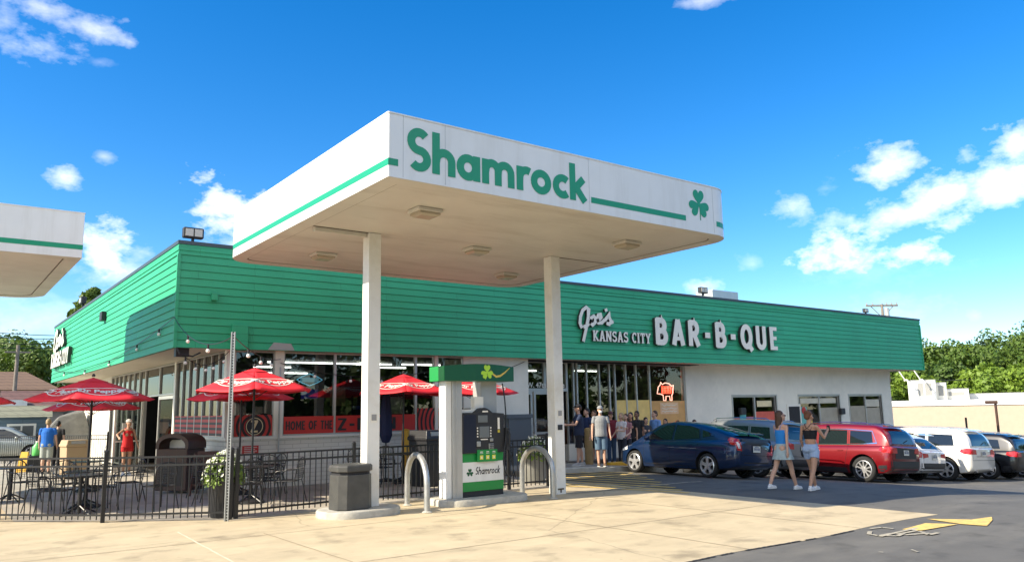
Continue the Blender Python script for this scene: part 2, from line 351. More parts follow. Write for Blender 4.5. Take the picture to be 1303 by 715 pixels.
# ------------------------------------------------------------------ palette
def concrete_mat(name, base, stain=None, cs=1.0):
    m = mat(name, base, .85, var=.12, vscale=1.3, bump=.3, bscale=90, stain=stain or tuple(c*.68 for c in base), sscale=.8, stretch=(.35, 1.0, 1)); t = m.node_tree; b = t.nodes['Principled BSDF']
    c = t.nodes.new('ShaderNodeTexCoord'); src = b.inputs['Base Color'].links[0].from_socket
    # hairline cracks
    vo = t.nodes.new('ShaderNodeTexVoronoi'); vo.feature = 'DISTANCE_TO_EDGE'; vo.inputs['Scale'].default_value = .19*cs
    wn = t.nodes.new('ShaderNodeTexNoise'); wn.inputs['Scale'].default_value = 1.2; wn.inputs['Detail'].default_value = 5
    ad = t.nodes.new('ShaderNodeMix'); ad.data_type = 'VECTOR'; ad.inputs[0].default_value = .28
    t.links.new(c.outputs['Object'], wn.inputs['Vector']); t.links.new(c.outputs['Object'], ad.inputs[4]); t.links.new(wn.outputs['Color'], ad.inputs[5]); t.links.new(ad.outputs[1], vo.inputs['Vector'])
    mr = t.nodes.new('ShaderNodeMapRange'); mr.inputs[1].default_value = 0; mr.inputs[2].default_value = .0028; mr.inputs[3].default_value = .72; mr.inputs[4].default_value = 1
    t.links.new(vo.outputs['Distance'], mr.inputs[0])
    v = t.nodes.new('ShaderNodeVectorMath'); v.operation = 'SCALE'; t.links.new(src, v.inputs[0]); t.links.new(mr.outputs[0], v.inputs['Scale'])
    on = t.nodes.new('ShaderNodeTexNoise'); on.inputs['Scale'].default_value = 1.5; on.inputs['Detail'].default_value = 6; on.inputs['Roughness'].default_value = .55; t.links.new(c.outputs['Object'], on.inputs['Vector'])
    orr = t.nodes.new('ShaderNodeMapRange'); orr.inputs[1].default_value = .54; orr.inputs[2].default_value = .72; orr.inputs[3].default_value = 1; orr.inputs[4].default_value = .60; t.links.new(on.outputs[0], orr.inputs[0])
    sp = t.nodes.new('ShaderNodeTexVoronoi'); sp.inputs['Scale'].default_value = 2.6; t.links.new(c.outputs['Object'], sp.inputs['Vector']); sr = t.nodes.new('ShaderNodeMapRange'); sr.inputs[1].default_value = .03; sr.inputs[2].default_value = .07; sr.inputs[3].default_value = .72; sr.inputs[4].default_value = 1; t.links.new(sp.outputs['Distance'], sr.inputs[0])
    mm = t.nodes.new('ShaderNodeMath'); mm.operation = 'MULTIPLY'; t.links.new(orr.outputs[0], mm.inputs[0]); t.links.new(sr.outputs[0], mm.inputs[1])
    v2 = t.nodes.new('ShaderNodeVectorMath'); v2.operation = 'SCALE'; t.links.new(v.outputs[0], v2.inputs[0]); t.links.new(mm.outputs[0], v2.inputs['Scale'])
    t.links.new(v2.outputs[0], b.inputs['Base Color']); return m
MT = {}
MT['concrete'] = concrete_mat('pale_concrete', (.51, .42, .27))
MT['kerb'] = mat('kerb_concrete', (.46, .44, .38), .85, var=.15, vscale=6, bump=.3, bscale=60, stain=(.25, .24, .21), sscale=2)
MT['patio'] = concrete_mat('patio_concrete', (.40, .36, .29))
MT['asphalt'] = concrete_mat('asphalt', (.115, .110, .098), (.19, .178, .15), 1.6)
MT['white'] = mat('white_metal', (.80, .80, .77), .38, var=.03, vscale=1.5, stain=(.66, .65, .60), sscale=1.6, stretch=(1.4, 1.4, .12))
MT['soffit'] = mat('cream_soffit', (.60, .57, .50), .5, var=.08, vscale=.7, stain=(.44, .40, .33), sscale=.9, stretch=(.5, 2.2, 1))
MT['sofseam'] = mat('soffit_seam', (.10, .07, .04), .7)
MT['stripe'] = mat('green_stripe', (.012, .30, .15), .4)
MT['column'] = mat('column_paint', (.80, .79, .74), .45, var=.04, vscale=3, stain=(.62, .58, .48), sscale=1.2)
MT['siding'] = mat('green_siding', (.032, .395, .195), .55, var=.09, vscale=1.2, bump=.12, bscale=30, stain=(.03, .33, .175), sscale=.4)
MT['cap'] = mat('dark_cap', (.05, .07, .08), .5)
MT['wall'] = mat('cream_wall', (.80, .77, .67), .75, var=.04, vscale=2, bump=.15, bscale=25, stain=(.66, .64, .56), sscale=.6)
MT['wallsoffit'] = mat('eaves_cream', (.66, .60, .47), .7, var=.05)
MT['alu'] = mat('aluminium_frame', (.52, .51, .47), .38, metal=.55, var=.06)
MT['darkframe'] = mat('dark_frame', (.03, .03, .03), .4)
MT['glass'] = glass_mat('window_glass', (.28, .31, .30), .05)
MT['black'] = mat('black_metal', (.015, .015, .016), .42, rvar=.1, vscale=12)
MT['blackpl'] = mat('black_plastic', (.022, .023, .025), .55)
MT['galv'] = mat('galvanised_steel', (.42, .43, .42), .42, metal=.6, var=.12, vscale=9, rvar=.1)
MT['signwhite'] = mat('sign_white', (.82, .79, .70), .45, var=.03)
MT['signside'] = mat('sign_return', (.03, .03, .03), .5)
MT['yellow'] = mat('yellow_paint', (.72, .50, .14), .75, var=.2, vscale=9, stain=(.24, .20, .14), sscale=7)
MT['wornwhite'] = mat('worn_white_paint', (.42, .38, .29), .8, var=.25, vscale=8, stain=(.16, .15, .13), sscale=9)
MT['red'] = mat('red_print', (.55, .030, .022), .5)
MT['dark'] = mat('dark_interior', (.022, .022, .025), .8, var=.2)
MT['brown'] = mat('brown_plastic', (.065, .032, .022), .5, var=.1)
MT['bulb'] = mat('bulb_glass', (.9, .88, .8), .15)
def brick_mat(name, c1, mortar, sc=1.0, w=.4, h=.2, mort=.012, bumpk=.4, axis='xz'):
    m = mat(name, c1, .75); t = m.node_tree; b = t.nodes['Principled BSDF']
    c = t.nodes.new('ShaderNodeTexCoord'); mp = t.nodes.new('ShaderNodeSeparateXYZ'); cb = t.nodes.new('ShaderNodeCombineXYZ'); add = t.nodes.new('ShaderNodeMath')
    t.links.new(c.outputs['Object'], mp.inputs[0]); add.operation = 'ADD'; t.links.new(mp.outputs[0], add.inputs[0]); t.links.new(mp.outputs[1], add.inputs[1])
    t.links.new(add.outputs[0], cb.inputs[0]); t.links.new(mp.outputs[2], cb.inputs[1])
    br = t.nodes.new('ShaderNodeTexBrick'); br.inputs['Scale'].default_value = sc; br.inputs['Brick Width'].default_value = w; br.inputs['Row Height'].default_value = h; br.inputs['Mortar Size'].default_value = mort
    br.inputs['Color1'].default_value = (*c1, 1); br.inputs['Color2'].default_value = (*[x*.93 for x in c1], 1); br.inputs['Mortar'].default_value = (*mortar, 1)
    t.links.new(cb.outputs[0], br.inputs['Vector']); t.links.new(br.outputs['Color'], b.inputs['Base Color'])
    bp = t.nodes.new('ShaderNodeBump'); bp.inputs['Strength'].default_value = bumpk; bp.inputs['Distance'].default_value = .01; bp.invert = True
    t.links.new(br.outputs['Fac'], bp.inputs['Height']); t.links.new(bp.outputs[0], b.inputs['Normal']); return m
MT['brick'] = brick_mat('white_brick', (.78, .75, .66), (.56, .53, .45), w=.42, h=.105, mort=.009)
def zebra_mat(name, cx, cz):
    m = mat(name, (.5, .03, .02), .5); t = m.node_tree; b = t.nodes['Principled BSDF']
    c = t.nodes.new('ShaderNodeTexCoord'); mp = t.nodes.new('ShaderNodeMapping'); mp.inputs['Location'].default_value = (-cx, 0, -cz)
    mp.inputs['Scale'].default_value = (1, 0, 1)
    w = t.nodes.new('ShaderNodeTexWave'); w.wave_type = 'RINGS'; w.rings_direction = 'SPHERICAL'; w.inputs['Scale'].default_value = 2.3; w.inputs['Distortion'].default_value = 1.1; w.inputs['Detail'].default_value = 1
    r = t.nodes.new('ShaderNodeValToRGB'); r.color_ramp.interpolation = 'CONSTANT'; r.color_ramp.elements[0].color = (.02, .01, .01, 1); r.color_ramp.elements[1].position = .45; r.color_ramp.elements[1].color = (.55, .035, .025, 1)
    t.links.new(c.outputs['Object'], mp.inputs[0]); t.links.new(mp.outputs[0], w.inputs['Vector']); t.links.new(w.outputs['Fac'], r.inputs[0]); t.links.new(r.outputs[0], b.inputs['Base Color']); return m

def siding_mat():
    m = mat('green_siding', (.032, .395, .195), .55, var=.06, vscale=1.0, bump=.15, bscale=25, stain=(.030, .32, .16), sscale=.5, stretch=(1, 1, .4)); t = m.node_tree; b = t.nodes['Principled BSDF']; src = b.inputs['Base Color'].links[0].from_socket
    c = t.nodes.new('ShaderNodeTexCoord'); mp = t.nodes.new('ShaderNodeSeparateXYZ'); cb = t.nodes.new('ShaderNodeCombineXYZ'); add = t.nodes.new('ShaderNodeMath')
    t.links.new(c.outputs['Object'], mp.inputs[0]); add.operation = 'ADD'; t.links.new(mp.outputs[0], add.inputs[0]); t.links.new(mp.outputs[1], add.inputs[1]); sb = t.nodes.new('ShaderNodeMath'); sb.operation = 'SUBTRACT'; sb.inputs[1].default_value = 3.4; t.links.new(mp.outputs[2], sb.inputs[0])
    t.links.new(add.outputs[0], cb.inputs[0]); t.links.new(sb.outputs[0], cb.inputs[1])
    br = t.nodes.new('ShaderNodeTexBrick'); br.inputs['Scale'].default_value = 1; br.inputs['Brick Width'].default_value = 3.7; br.inputs['Row Height'].default_value = (5.97-.34-3.4)/12; br.inputs['Mortar Size'].default_value = .004; br.offset = .37; br.offset_frequency = 3
    br.inputs['Color1'].default_value = (1, 1, 1, 1); br.inputs['Color2'].default_value = (.87, .90, .90, 1); br.inputs['Mortar'].default_value = (.45, .45, .45, 1)
    t.links.new(cb.outputs[0], br.inputs['Vector']); v = t.nodes.new('ShaderNodeVectorMath'); v.operation = 'MULTIPLY'; t.links.new(src, v.inputs[0]); t.links.new(br.outputs['Color'], v.inputs[1]); t.links.new(v.outputs[0], b.inputs['Base Color']); return m
MT['siding'] = siding_mat()
MT['clearglass'] = glass_mat('clear_glass', (.74, .76, .72), .03)
# ------------------------------------------------------------------ ground
ZT = [(15, 0), (16.9, -.06), (20, -.28), (23.4, -.57), (28.4, -.87), (34, -1.12), (45, -1.6), (60, -2.2)]
def zg(x, y=0):
    if x <= 15: return 0.0
    for (a, za), (b, zb_) in zip(ZT, ZT[1:]):
        if x <= b: return za+(zb_-za)*(x-a)/(b-a)
    return ZT[-1][1]
def sheet(xs, ys, dz, f=zg):
    mb = MB(); n = len(ys)
    mb.add([(x, y, f(x, y)+dz) for x in xs for y in ys], [(i*n+j, (i+1)*n+j, (i+1)*n+j+1, i*n+j+1) for i in range(len(xs)-1) for j in range(n-1)]); return mb
xs = [-600, -100, -20, 0, 8, 14, 15]+[15+.5*i for i in range(1, 10)]+[20, 21, 22, 23.4, 26, 28.4, 31, 34, 39, 45, 60, 120, 600]
tag(sheet(xs, [-600, -100, -20, 0, 6, 12, 18, 24, 60, 140, 700], 0).build('asphalt_lot', MT['asphalt'], smooth=30), kind='structure')
# concrete apron, with a slightly ragged southern edge
pad = MB(); e = []
random.seed(3)
for i in range(60):
    x = -40+i*(13.42+40)/59; e.append((x, 6.55+.035*math.sin(x*1.7)+random.uniform(-.03, .03)))
top = [(x, y, .004) for x, y in e]+[(13.42, 19.88, .004), (-40, 19.88, .004)]
pad.add(top, [tuple(range(len(top)))])
tag(pad.build('concrete_apron', MT['concrete']), kind='structure')
tag(MB().add([(-40, 19.88, .004), (6.04, 19.88, .004), (6.04, 42, .004), (-40, 42, .004)], [(0, 1, 2, 3)]).build('rear_apron', MT['patio']), kind='structure')
# patio slab behind the fence
tag(MB().add([(1.5, 16.98, .008), (4.55, 14.30, .008), (13.3, 14.95, .008), (13.3, 19.87, .008), (6.04, 19.87, .008), (1.5, 19.87, .008)], [(0, 1, 2, 3, 4, 5)]).build('patio_slab', MT['patio']), kind='structure')
# sawn joints in the apron
jm = mat('joint_filler', (.62, .54, .40), .9, var=.1); jd = mat('joint_dirt', (.32, .26, .17), .95)
def strip(a, b, w, z, m, name):
    a = Vector(a); b = Vector(b); d = (b-a).normalized(); n = Vector((-d.y, d.x, 0))*w/2
    mb = MB(); k = 24; vs = []
    for i in range(k+1):
        p = a.lerp(b, i/k); j = random.uniform(-.006, .006); zz = zg(p.x)+z; vs += [(p.x+n.x+j, p.y+n.y+j, zz), (p.x-n.x+j, p.y-n.y+j, zz)]
    mb.add(vs, [(2*i, 2*i+1, 2*i+3, 2*i+2) for i in range(k)]); return tag(mb.build(name, m), kind='structure')
for y in (9.2, 12.2): strip((-30, y, 0), (13.4, y, 0), .018, .008, jd, 'apron_joint')
for x in (-3.2, .6, 4.4, 8.6, 11.2): strip((x, 6.6, 0), (x, 12.4 if x > 4 else 19.8, 0), .018, .0085, jd, 'apron_joint')
strip(atZ(226, 677), atZ(305, 720), .03, .0095, jm, 'apron_joint')
# worn tar seam along the apron edge
tar = mat('tar_seam', (.03, .028, .026), .7); random.seed(5)
for (x0, x1) in [(7.3, 7.9), (8.0, 8.25), (8.5, 9.6), (9.7, 9.95), (10.3, 10.9)]:
    strip((x0, 6.54+.035*math.sin(x0*1.7), 0), (x1, 6.54+.035*math.sin(x1*1.7), 0), .035, .010, tar, 'tar_seam')
# sidewalk in front of the entrance
def slope_slab(x0, x1, y0, y1, h, m, name, n=12):
    mb = MB(); rings = []
    for i in range(n+1):
        x = x0+(x1-x0)*i/n; z = zg(x); rings.append([(x, y0, z-.3), (x, y1, z-.3), (x, y1, z+h), (x, y0+.02, z+h), (x, y0, z+h-.02)])
    mb.loft(rings); return tag(mb.build(name, m), kind='structure')
slope_slab(13.32, 39.0, 17.7, 20.69, .15, MT['patio'], 'sidewalk')
slope_slab(13.32, 39.0, 17.55, 17.698, .155, MT['kerb'], 'sidewalk_kerb')
# painted markings: yellow hatching, arrow and worn lettering
def paint(polys, m, name, z=.012, grp=None):
    mb = MB()
    for pl in polys:
        P = [atZ(px, py) for px, py in pl]
        mb.add([(p.x, p.y, zg(p.x)+z) for p in P], [tuple(range(len(P)))])
    return tag(mb.build(name, m), kind='structure')
hat = MB()
for i in range(9):
    a = atZ(716, 597+2.6*i); b = atZ(805+i*9, 598.5+3.4*i+1.5)
    d = (b-a).normalized(); n = Vector((-d.y, d.x, 0))*.075; k = 10; vs = []
    for j in range(k+1):
        p = a.lerp(b, j/k); vs += [(p.x+n.x, p.y+n.y, zg(p.x)+.012), (p.x-n.x, p.y-n.y, zg(p.x)+.012)]
    hat.add(vs, [(2*j, 2*j+1, 2*j+3, 2*j+2) for j in range(k)])
tag(hat.build('hatch_marking', MT['yellow']), kind='structure')
strip(atZ(726, 628), atZ(893, 612), .10, .013, MT['wornwhite'], 'bay_line')
paint([[(1148, 674), (1178, 666), (1219, 667.5), (1172, 675.5)], [(1179, 660.5), (1236, 661.5), (1262, 658), (1263, 662), (1256, 669.5), (1222, 667)]], MT['yellow'], 'arrow_marking')
lt = MB(); ps = MT['wornwhite']
LW = [[(1107, 676.5), (1106, 680), (1118, 682), (1135, 679)], [(1107, 673), (1122, 671.5), (1137, 673)], [(1120, 683), (1145, 677), (1168, 672)], [(1128, 682), (1142, 682.5), (1150, 679)],
      [(1142, 680), (1166, 676), (1158, 673)], [(1152, 681), (1183, 679)], [(1170, 676.5), (1182, 681), (1194, 678.5)], [(1170, 686), (1180, 690), (1176, 687)], [(1160, 700), (1168, 703)], [(1073, 707), (1098, 709)], [(1118, 703), (1124, 703.5)], [(1212, 688), (1218, 688.5)]]
for i, st in enumerate(LW[:7]+[LW[8], LW[10]]):
    P = [atZ(*q) for q in st]
    for a, b in zip(P, P[1:]):
        d = (b-a).normalized(); n = Vector((-d.y, d.x, 0))*(.030 if i < 7 else .015); lt.add([(q.x, q.y, .012+i*.0004) for q in (a+n, a-n, b-n, b+n)], [(0, 1, 2, 3)])
tag(lt.build('worn_lettering_marking', ps), kind='structure')

# ------------------------------------------------------------------ restaurant building
BX0, BX1, BY0, BY1, BZ0, BZ1 = 4.69, 40.3, 19.6, 41.4, 3.4, 5.97
WX, WF, WR, WXR, WB = 6.05, 19.9, 20.7, 39.0, 41.2
bld = empty('restaurant_building', (22, 30, 0), 0, 'long low white restaurant wrapped in a green clapboard band above its windows', 'building')
def part(mb, name, m, **k): return mb.build(name, m, k.pop('parent', bld), **k)
# lapped siding ring
prof = []; z = BZ0; nb = 12; H = (BZ1-.34-BZ0)/nb
for i in range(nb):
    prof += [(.026, BZ0+i*H), (.004, BZ0+(i+1)*H-.001)]
prof += [(.030, BZ1-.34), (.028, BZ1-.27), (.012, BZ1-.268), (.012, BZ1-.235), (.034, BZ1-.233), (.030, BZ1-.09)]
def ring(off, z): return [(BX0-off, BY0-off, z), (BX1+off, BY0-off, z), (BX1+off, BY1+off, z), (BX0-off, BY1+off, z)]
sd = MB(); sd.loft([ring(-.06, BZ0)]+[ring(o, z) for o, z in prof]+[ring(-.06, BZ1-.09)], cap=False)
part(sd, 'siding', MT['siding'])
cp = MB(); cp.loft([ring(-.25, BZ1-.088), ring(.05, BZ1-.088), ring(.05, BZ1), ring(-.25, BZ1), ring(-.25, BZ1-.5)], cap=False); part(cp, 'parapet_cap', MT['cap'])
part(MB().box(BX0+.06, BY0+.06, 5.3, BX1-.06, BY1-.06, 5.42), 'roof', mat('roof_felt', (.35, .35, .34), .9, var=.1))
ct = MB()
for (x, y) in ((BX0, BY0), (BX1, BY0)): part(MB().box(x-.045 if x < 10 else x-.03, y-.045, BZ0-.01, x+.03 if x < 10 else x+.045, y+.03, BZ1-.34), 'corner_trim', MT['siding'])
so = MB(); zs = 3.405
so.box(BX0+.02, BY0+.03, zs, WX, BY1-.03, zs+.03); so.box(WX, BY0+.03, zs, 15.42, WF, zs+.03); so.box(15.42, BY0+.03, zs, BX1-.02, WR, zs+.03); so.box(WXR, WR, zs, BX1-.02, BY1-.03, zs+.03)
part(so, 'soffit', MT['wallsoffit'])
# walls
wl = MB()
part(MB().box(12.98, WF, -.2, 15.42, 21.0, zs), 'pier', MT['wall']); part(MB().box(WX, 35.0, -.2, WX+.25, WB, zs), 'wall', MT['wall'])
wl.box(WXR-.25, WR, -2.6, WXR, WB, zs)
def wall_with_holes(x0, x1, z0, z1, holes, y, t=.25):
    xs = sorted({x0, x1}|{h[0] for h in holes}|{h[1] for h in holes})
    for a, b in zip(xs, xs[1:]):
        hs_ = [h for h in holes if h[0] <= a+1e-6 and h[1] >= b-1e-6]
        if not hs_: wl.box(a, y, z0, b, y+t, z1)
        else:
            h = hs_[0]; wl.box(a, y, z0, b, y+t, h[2]); wl.box(a, y, h[3], b, y+t, z1)
RW = [(26.54, 29.45, .25, 2.2), (31.12, 34.3, -.1, 2.2), (35.15, 38.03, -.2, 2.2)]
wall_with_holes(23.75, WXR-.25, -2.6, zs, RW, WR)
part(wl, 'wall', MT['wall'])
bk = MB(); bk.box(WX, WF, -.05, 12.98, WF+.2, 1.20); bk.box(WX, WF+.2, -.05, WX+.2, 25.0, 1.20)
part(bk, 'brick_base', MT['brick'])
bk2 = MB(); bk2.box(15.42, WR, -.2, 15.6, WR+.2, zs); bk2.box(17.72, WR, -.6, 23.75, WR+.2, .62); part(bk2, 'plinth', MT['wall'])
sl = MB(); sl.box(WX-.04, WF-.05, 1.20, 12.98, WF+.18, 1.26); sl.box(WX-.05, WF+.18, 1.20, WX+.18, 25.0, 1.26); part(sl, 'window_ledge', MT['signwhite'])
# window bays: frame + one pane each
def bay_x(x0, x1, y, z0, z1, fw=.05, m='alu', name='window', lab=None, split=None, gl='glass'):
    f = MB(); f.box(x0, y, z0, x0+fw, y+.09, z1); f.box(x1-fw, y, z0, x1, y+.09, z1); f.box(x0+fw, y, z0, x1-fw, y+.09, z0+fw); f.box(x0+fw, y, z1-fw, x1-fw, y+.09, z1)
    if split: f.box(split-.04, y-.003, z0+fw, split+.04, y+.088, z1-fw)
    w = part(f, name, MT[m]); tag(w, lab)
    part(MB().add([(x0+fw, y+.045, z0+fw), (x1-fw, y+.045, z0+fw), (x1-fw, y+.045, z1-fw), (x0+fw, y+.045, z1-fw)], [(0, 1, 2, 3)]), 'pane', MT[gl], parent=w)
    return w
def bay_y(y0, y1, x, z0, z1, fw=.05, m='alu', name='window'):
    f = MB(); f.box(x, y0, z0, x+.09, y0+fw, z1); f.box(x, y1-fw, z0, x+.09, y1, z1); f.box(x, y0+fw, z0, x+.09, y1-fw, z0+fw); f.box(x, y0+fw, z1-fw, x+.09, y1-fw, z1)
    w = part(f, name, MT[m])
    part(MB().add([(x+.045, y1-fw, z0+fw), (x+.045, y0+fw, z0+fw), (x+.045, y0+fw, z1-fw), (x+.045, y1-fw, z1-fw)], [(0, 1, 2, 3)]), 'pane', MT['glass'], parent=w)
    return w
for q in ((5.99, WF-.02, 1.26, 6.20, WF+.17, zs), (7.22, WF-.02, 1.262, 7.45, WF+.12, zs), (11.98, WF-.01, 1.262, 12.08, WF+.12, zs), (WX-.02, 24.9, 0, WX+.12, 25.08, zs)): part(MB().box(*q), 'window_post', MT['signwhite'])
for (a, b) in [(6.20, 7.22), (7.45, 8.88), (8.88, 10.12), (10.12, 11.36), (11.36, 11.98), (12.08, 12.98)]: bay_x(a, b, WF+.02, 1.262, zs-.01, .035)
ys_ = [20.08, 20.75, 21.4, 22.1, 22.8, 23.5, 24.2, 24.9]
for a, b in zip(ys_, ys_[1:]): bay_y(a, b, WX+.0, 1.262, zs-.01, .03)
ys_ = [29.0, 29.9, 30.8, 31.7, 32.6, 33.4, 34.2, 35.0]
for a, b in zip(ys_, ys_[1:]): bay_y(a, b, WX, .1, zs-.01, .05)
for (a, b) in ((25.08, 27.0), (27.0, 29.0)): bay_y(a, b, WX, 2.45, zs-.01, .05)
# left double door, far leaf swung open
def leaf(mbx, u0, u1, fn):
    pass
d1 = MB(); d1.box(WX, 25.08, .06, WX+.06, 25.18, 2.43); d1.box(WX, 26.9, .06, WX+.06, 27.0, 2.43); d1.box(WX, 25.18, .06, WX+.06, 26.9, .2); d1.box(WX, 25.18, 2.33, WX+.06, 26.9, 2.43); d1.box(WX, 25.18, 1.0, WX+.055, 26.9, 1.06)
dd = part(d1, 'door', MT['alu']); part(MB().add([(WX+.03, 26.9, .2), (WX+.03, 25.18, .2), (WX+.03, 25.18, 2.33), (WX+.03, 26.9, 2.33)], [(0, 1, 2, 3)]), 'pane', MT['glass'], parent=dd)
Md = Matrix.Translation((WX-.02, 28.95, 0)) @ Matrix.Rotation(R(200), 4, 'Z')   # open leaf, extends from its hinge
d2 = MB()
for (a, b, c, d) in ((0, .07, .06, 2.43), (.93, 1.0, .06, 2.43), (.07, .93, .06, .2), (.07, .93, 2.35, 2.43), (.07, .93, 1.0, 1.05)): d2.box(a, -.025, c, b, .025, d, Md)
dd = part(d2, 'door', MT['signwhite']); tag(dd, 'white framed glass door leaf held open by the person in red')
part(MB().add([(.07, 0, .2), (.93, 0, .2), (.93, 0, 2.35), (.07, 0, 2.35)], [(0, 1, 2, 3)], Md), 'pane', MT['glass'], parent=dd)
part(MB().box(.35, -.035, 1.25, .70, .03, 1.62, Md), 'notice', MT['signwhite'], parent=dd)
# entrance door and transom, right of the pier
bay_x(15.62, 16.75, WR, 2.45, zs-.01, .05); bay_x(16.75, 17.72, WR, 2.45, zs-.01, .05)
for (a, b) in ((15.62, 16.20), (16.26, 17.2)):
    f = MB(); f.box(a, WR, .15, a+.08, WR+.06, 2.4); f.box(b-.08, WR, .15, b, WR+.06, 2.4); f.box(a+.08, WR, .15, b-.08, WR+.06, .35); f.box(a+.08, WR, 2.3, b-.08, WR+.06, 2.4); f.box(a+.08, WR, 1.0, b-.08, WR+.055, 1.07)
    dd = part(f, 'door', MT['alu']); part(MB().add([(a+.08, WR+.03, .35), (b-.08, WR+.03, .35), (b-.08, WR+.03, 2.3), (a+.08, WR+.03, 2.3)], [(0, 1, 2, 3)]), 'pane', MT['glass'], parent=dd)
    part(MB().tube([(b-.12, WR-.01, .95), (b-.12, WR-.06, 1.0), (b-.12, WR-.06, 1.3), (b-.12, WR-.01, 1.35)], .012), 'handle', MT['galv'], parent=dd)
part(MB().box(15.6, WR-.01, 2.4, 17.74, WR+.1, 2.452), 'door_lintel', MT['alu'])
text_obj('W. 47th Avenue', .24, lambda u, v, d: (16.78+u, WR-.01-d, 2.60+v), 'address_lettering', MT['signwhite'], bld, bold=.006)
gx = [17.74, 18.04, 18.2, 18.65, 19.25, 19.74, 20.01, 20.56, 21.09, 21.79, 23.72]
for a, b in zip(gx, gx[1:]): bay_x(a, b, WR+.02, .62, zs-.01, .03 if b-a < 1 else .04, gl='clearglass' if a > 19.9 else 'glass')
for (a, b, z0, z1) in RW: bay_x(a, b, WR+.03, z0, z1, .05, split=(a+b)/2+.02, gl='clearglass')
rv = MB()
for (a, b, z0, z1) in RW: rv.box(a-.07, WR-.02, z1, b+.07, WR+.03, z1+.06); rv.box(a-.07, WR-.02, z0, a, WR+.03, z1); rv.box(b, WR-.02, z0, b+.07, WR+.03, z1)
part(rv, 'window_surround', MT['alu'])
# interior shell
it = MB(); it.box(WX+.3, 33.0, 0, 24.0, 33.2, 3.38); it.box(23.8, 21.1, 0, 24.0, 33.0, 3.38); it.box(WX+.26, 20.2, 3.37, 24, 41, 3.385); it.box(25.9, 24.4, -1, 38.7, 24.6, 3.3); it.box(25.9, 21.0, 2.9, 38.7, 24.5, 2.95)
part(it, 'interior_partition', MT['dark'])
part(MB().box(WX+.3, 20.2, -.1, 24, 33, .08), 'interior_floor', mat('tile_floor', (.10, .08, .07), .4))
cn = MB(); cn.box(9, 26, .08, 15, 26.6, 1.1); cn.box(13.5, 23, .08, 20, 23.7, 1.15); cn.box(8.6, 22.6, .08, 9.8, 23.4, .82); cn.box(7, 29.6, .08, 8.4, 30.4, 1.8); part(cn, 'interior_counter', mat('counter_wood', (.16, .08, .04), .5))
bx = MB()
random.seed(11)
for i in range(26):
    x = 7.8+i*.45+random.uniform(-.1, .1); w = random.uniform(.12, .4); h = random.uniform(.1, .5); bx.box(x, 21.0+random.random()*1.2, 1.1, x+w, 22.3+random.random()*.3, 1.1+h)
part(bx, 'interior_goods', mat('cardboard', (.28, .20, .13), .8, var=.4, vscale=1.5))
lamp = mat('fluorescent_tube', (1, .98, .9), .4, emit=7)
for (x0, y, w) in [(8.0, 22.6, 3.6), (8.4, 25.0, 1.2), (12.0, 24.2, 1.4), (10.8, 22.6, 1.2), (12.3, 22.4, 1.4), (9.2, 28.5, 2.4), (18.2, 24.5, 1.2), (21, 24, 1.2)]:
    part(MB().box(x0, y, 3.29, x0+w, y+.10, 3.33), 'fluorescent_light', lamp)
# posters, boards, signs inside / on the glass
def board(x0, z0, x1, z1, y, col, name='poster', r=.7, p=None): return part(MB().box(x0, y, z0, x1, y+.01, z1), name, mat(name+'_print', col, r, var=.12, vscale=3), parent=p or bld)
board(9.0, 2.0, 9.45, 2.5, 20.5, (.32, .22, .12)); board(10.9, 1.75, 11.35, 2.25, 20.6, (.65, .66, .62)); board(12.25, 1.8, 12.85, 2.9, 20.25, (.60, .62, .58))
part(MB().lathe([(.0, 0), (.30, 0), (.32, .05), (.3, .1), (.0, .1)], (10.2, 20.9, 1.9), 16), 'blue_hanging_sign', mat('blue_sign', (.02, .06, .30), .5))
board(20.05, .7, 21.75, 2.08, WR+.045, (.84, .60, .20), 'paper_sheet'); board(21.83, .7, 23.68, 2.04, WR+.045, (.66, .37, .13), 'paper_sheet'); board(22.3, 1.55, 23.3, 1.98, WR+.030, (.80, .52, .30), 'paper_notice')
sc = MB(); random.seed(2)
for r_ in range(3):
    st = []
    for i in range(16): st.append((22.38+i*.055, 1.88-r_*.12+random.uniform(-.03, .03)))
    strokes_mesh(sc, [st], .018, lambda u, v, d: (u, WR+.027-d, v), .003)
part(sc, 'handwriting', MT['signwhite'])
board(26.65, .3, 27.9, 1.35, WR+.055, (.55, .16, .12)); board(28.05, .3, 29.35, 1.55, WR+.055, (.62, .12, .08)); board(27.0, 1.0, 27.4, 1.6, WR+.042, (.12, .45, .45)); board(28.2, 1.75, 29.2, 2.0, WR+.055, (.75, .65, .4))
board(31.25, .2, 31.75, 1.7, WR+.055, (.15, .45, .42)); board(31.8, .2, 32.1, 1.2, WR+.040, (.7, .5, .1)); board(32.8, .1, 34.2, 1.65, WR+.057, (.40, .36, .28), 'blind'); board(31.3, 1.85, 34.1, 2.08, WR+.057, (.62, .58, .46), 'blind')
part(MB().cyl((31.5, WR+.035, 1.55), (31.5, WR+.040, 1.55), .16, n=20), 'red_sticker', MT['red'])
board(35.3, .0, 36.55, 1.7, WR+.057, (.38, .34, .26), 'blind'); board(36.7, .0, 37.9, 1.6, WR+.057, (.40, .36, .28), 'blind'); board(36.7, 1.65, 37.9, 2.0, WR+.057, (.60, .56, .45), 'blind')
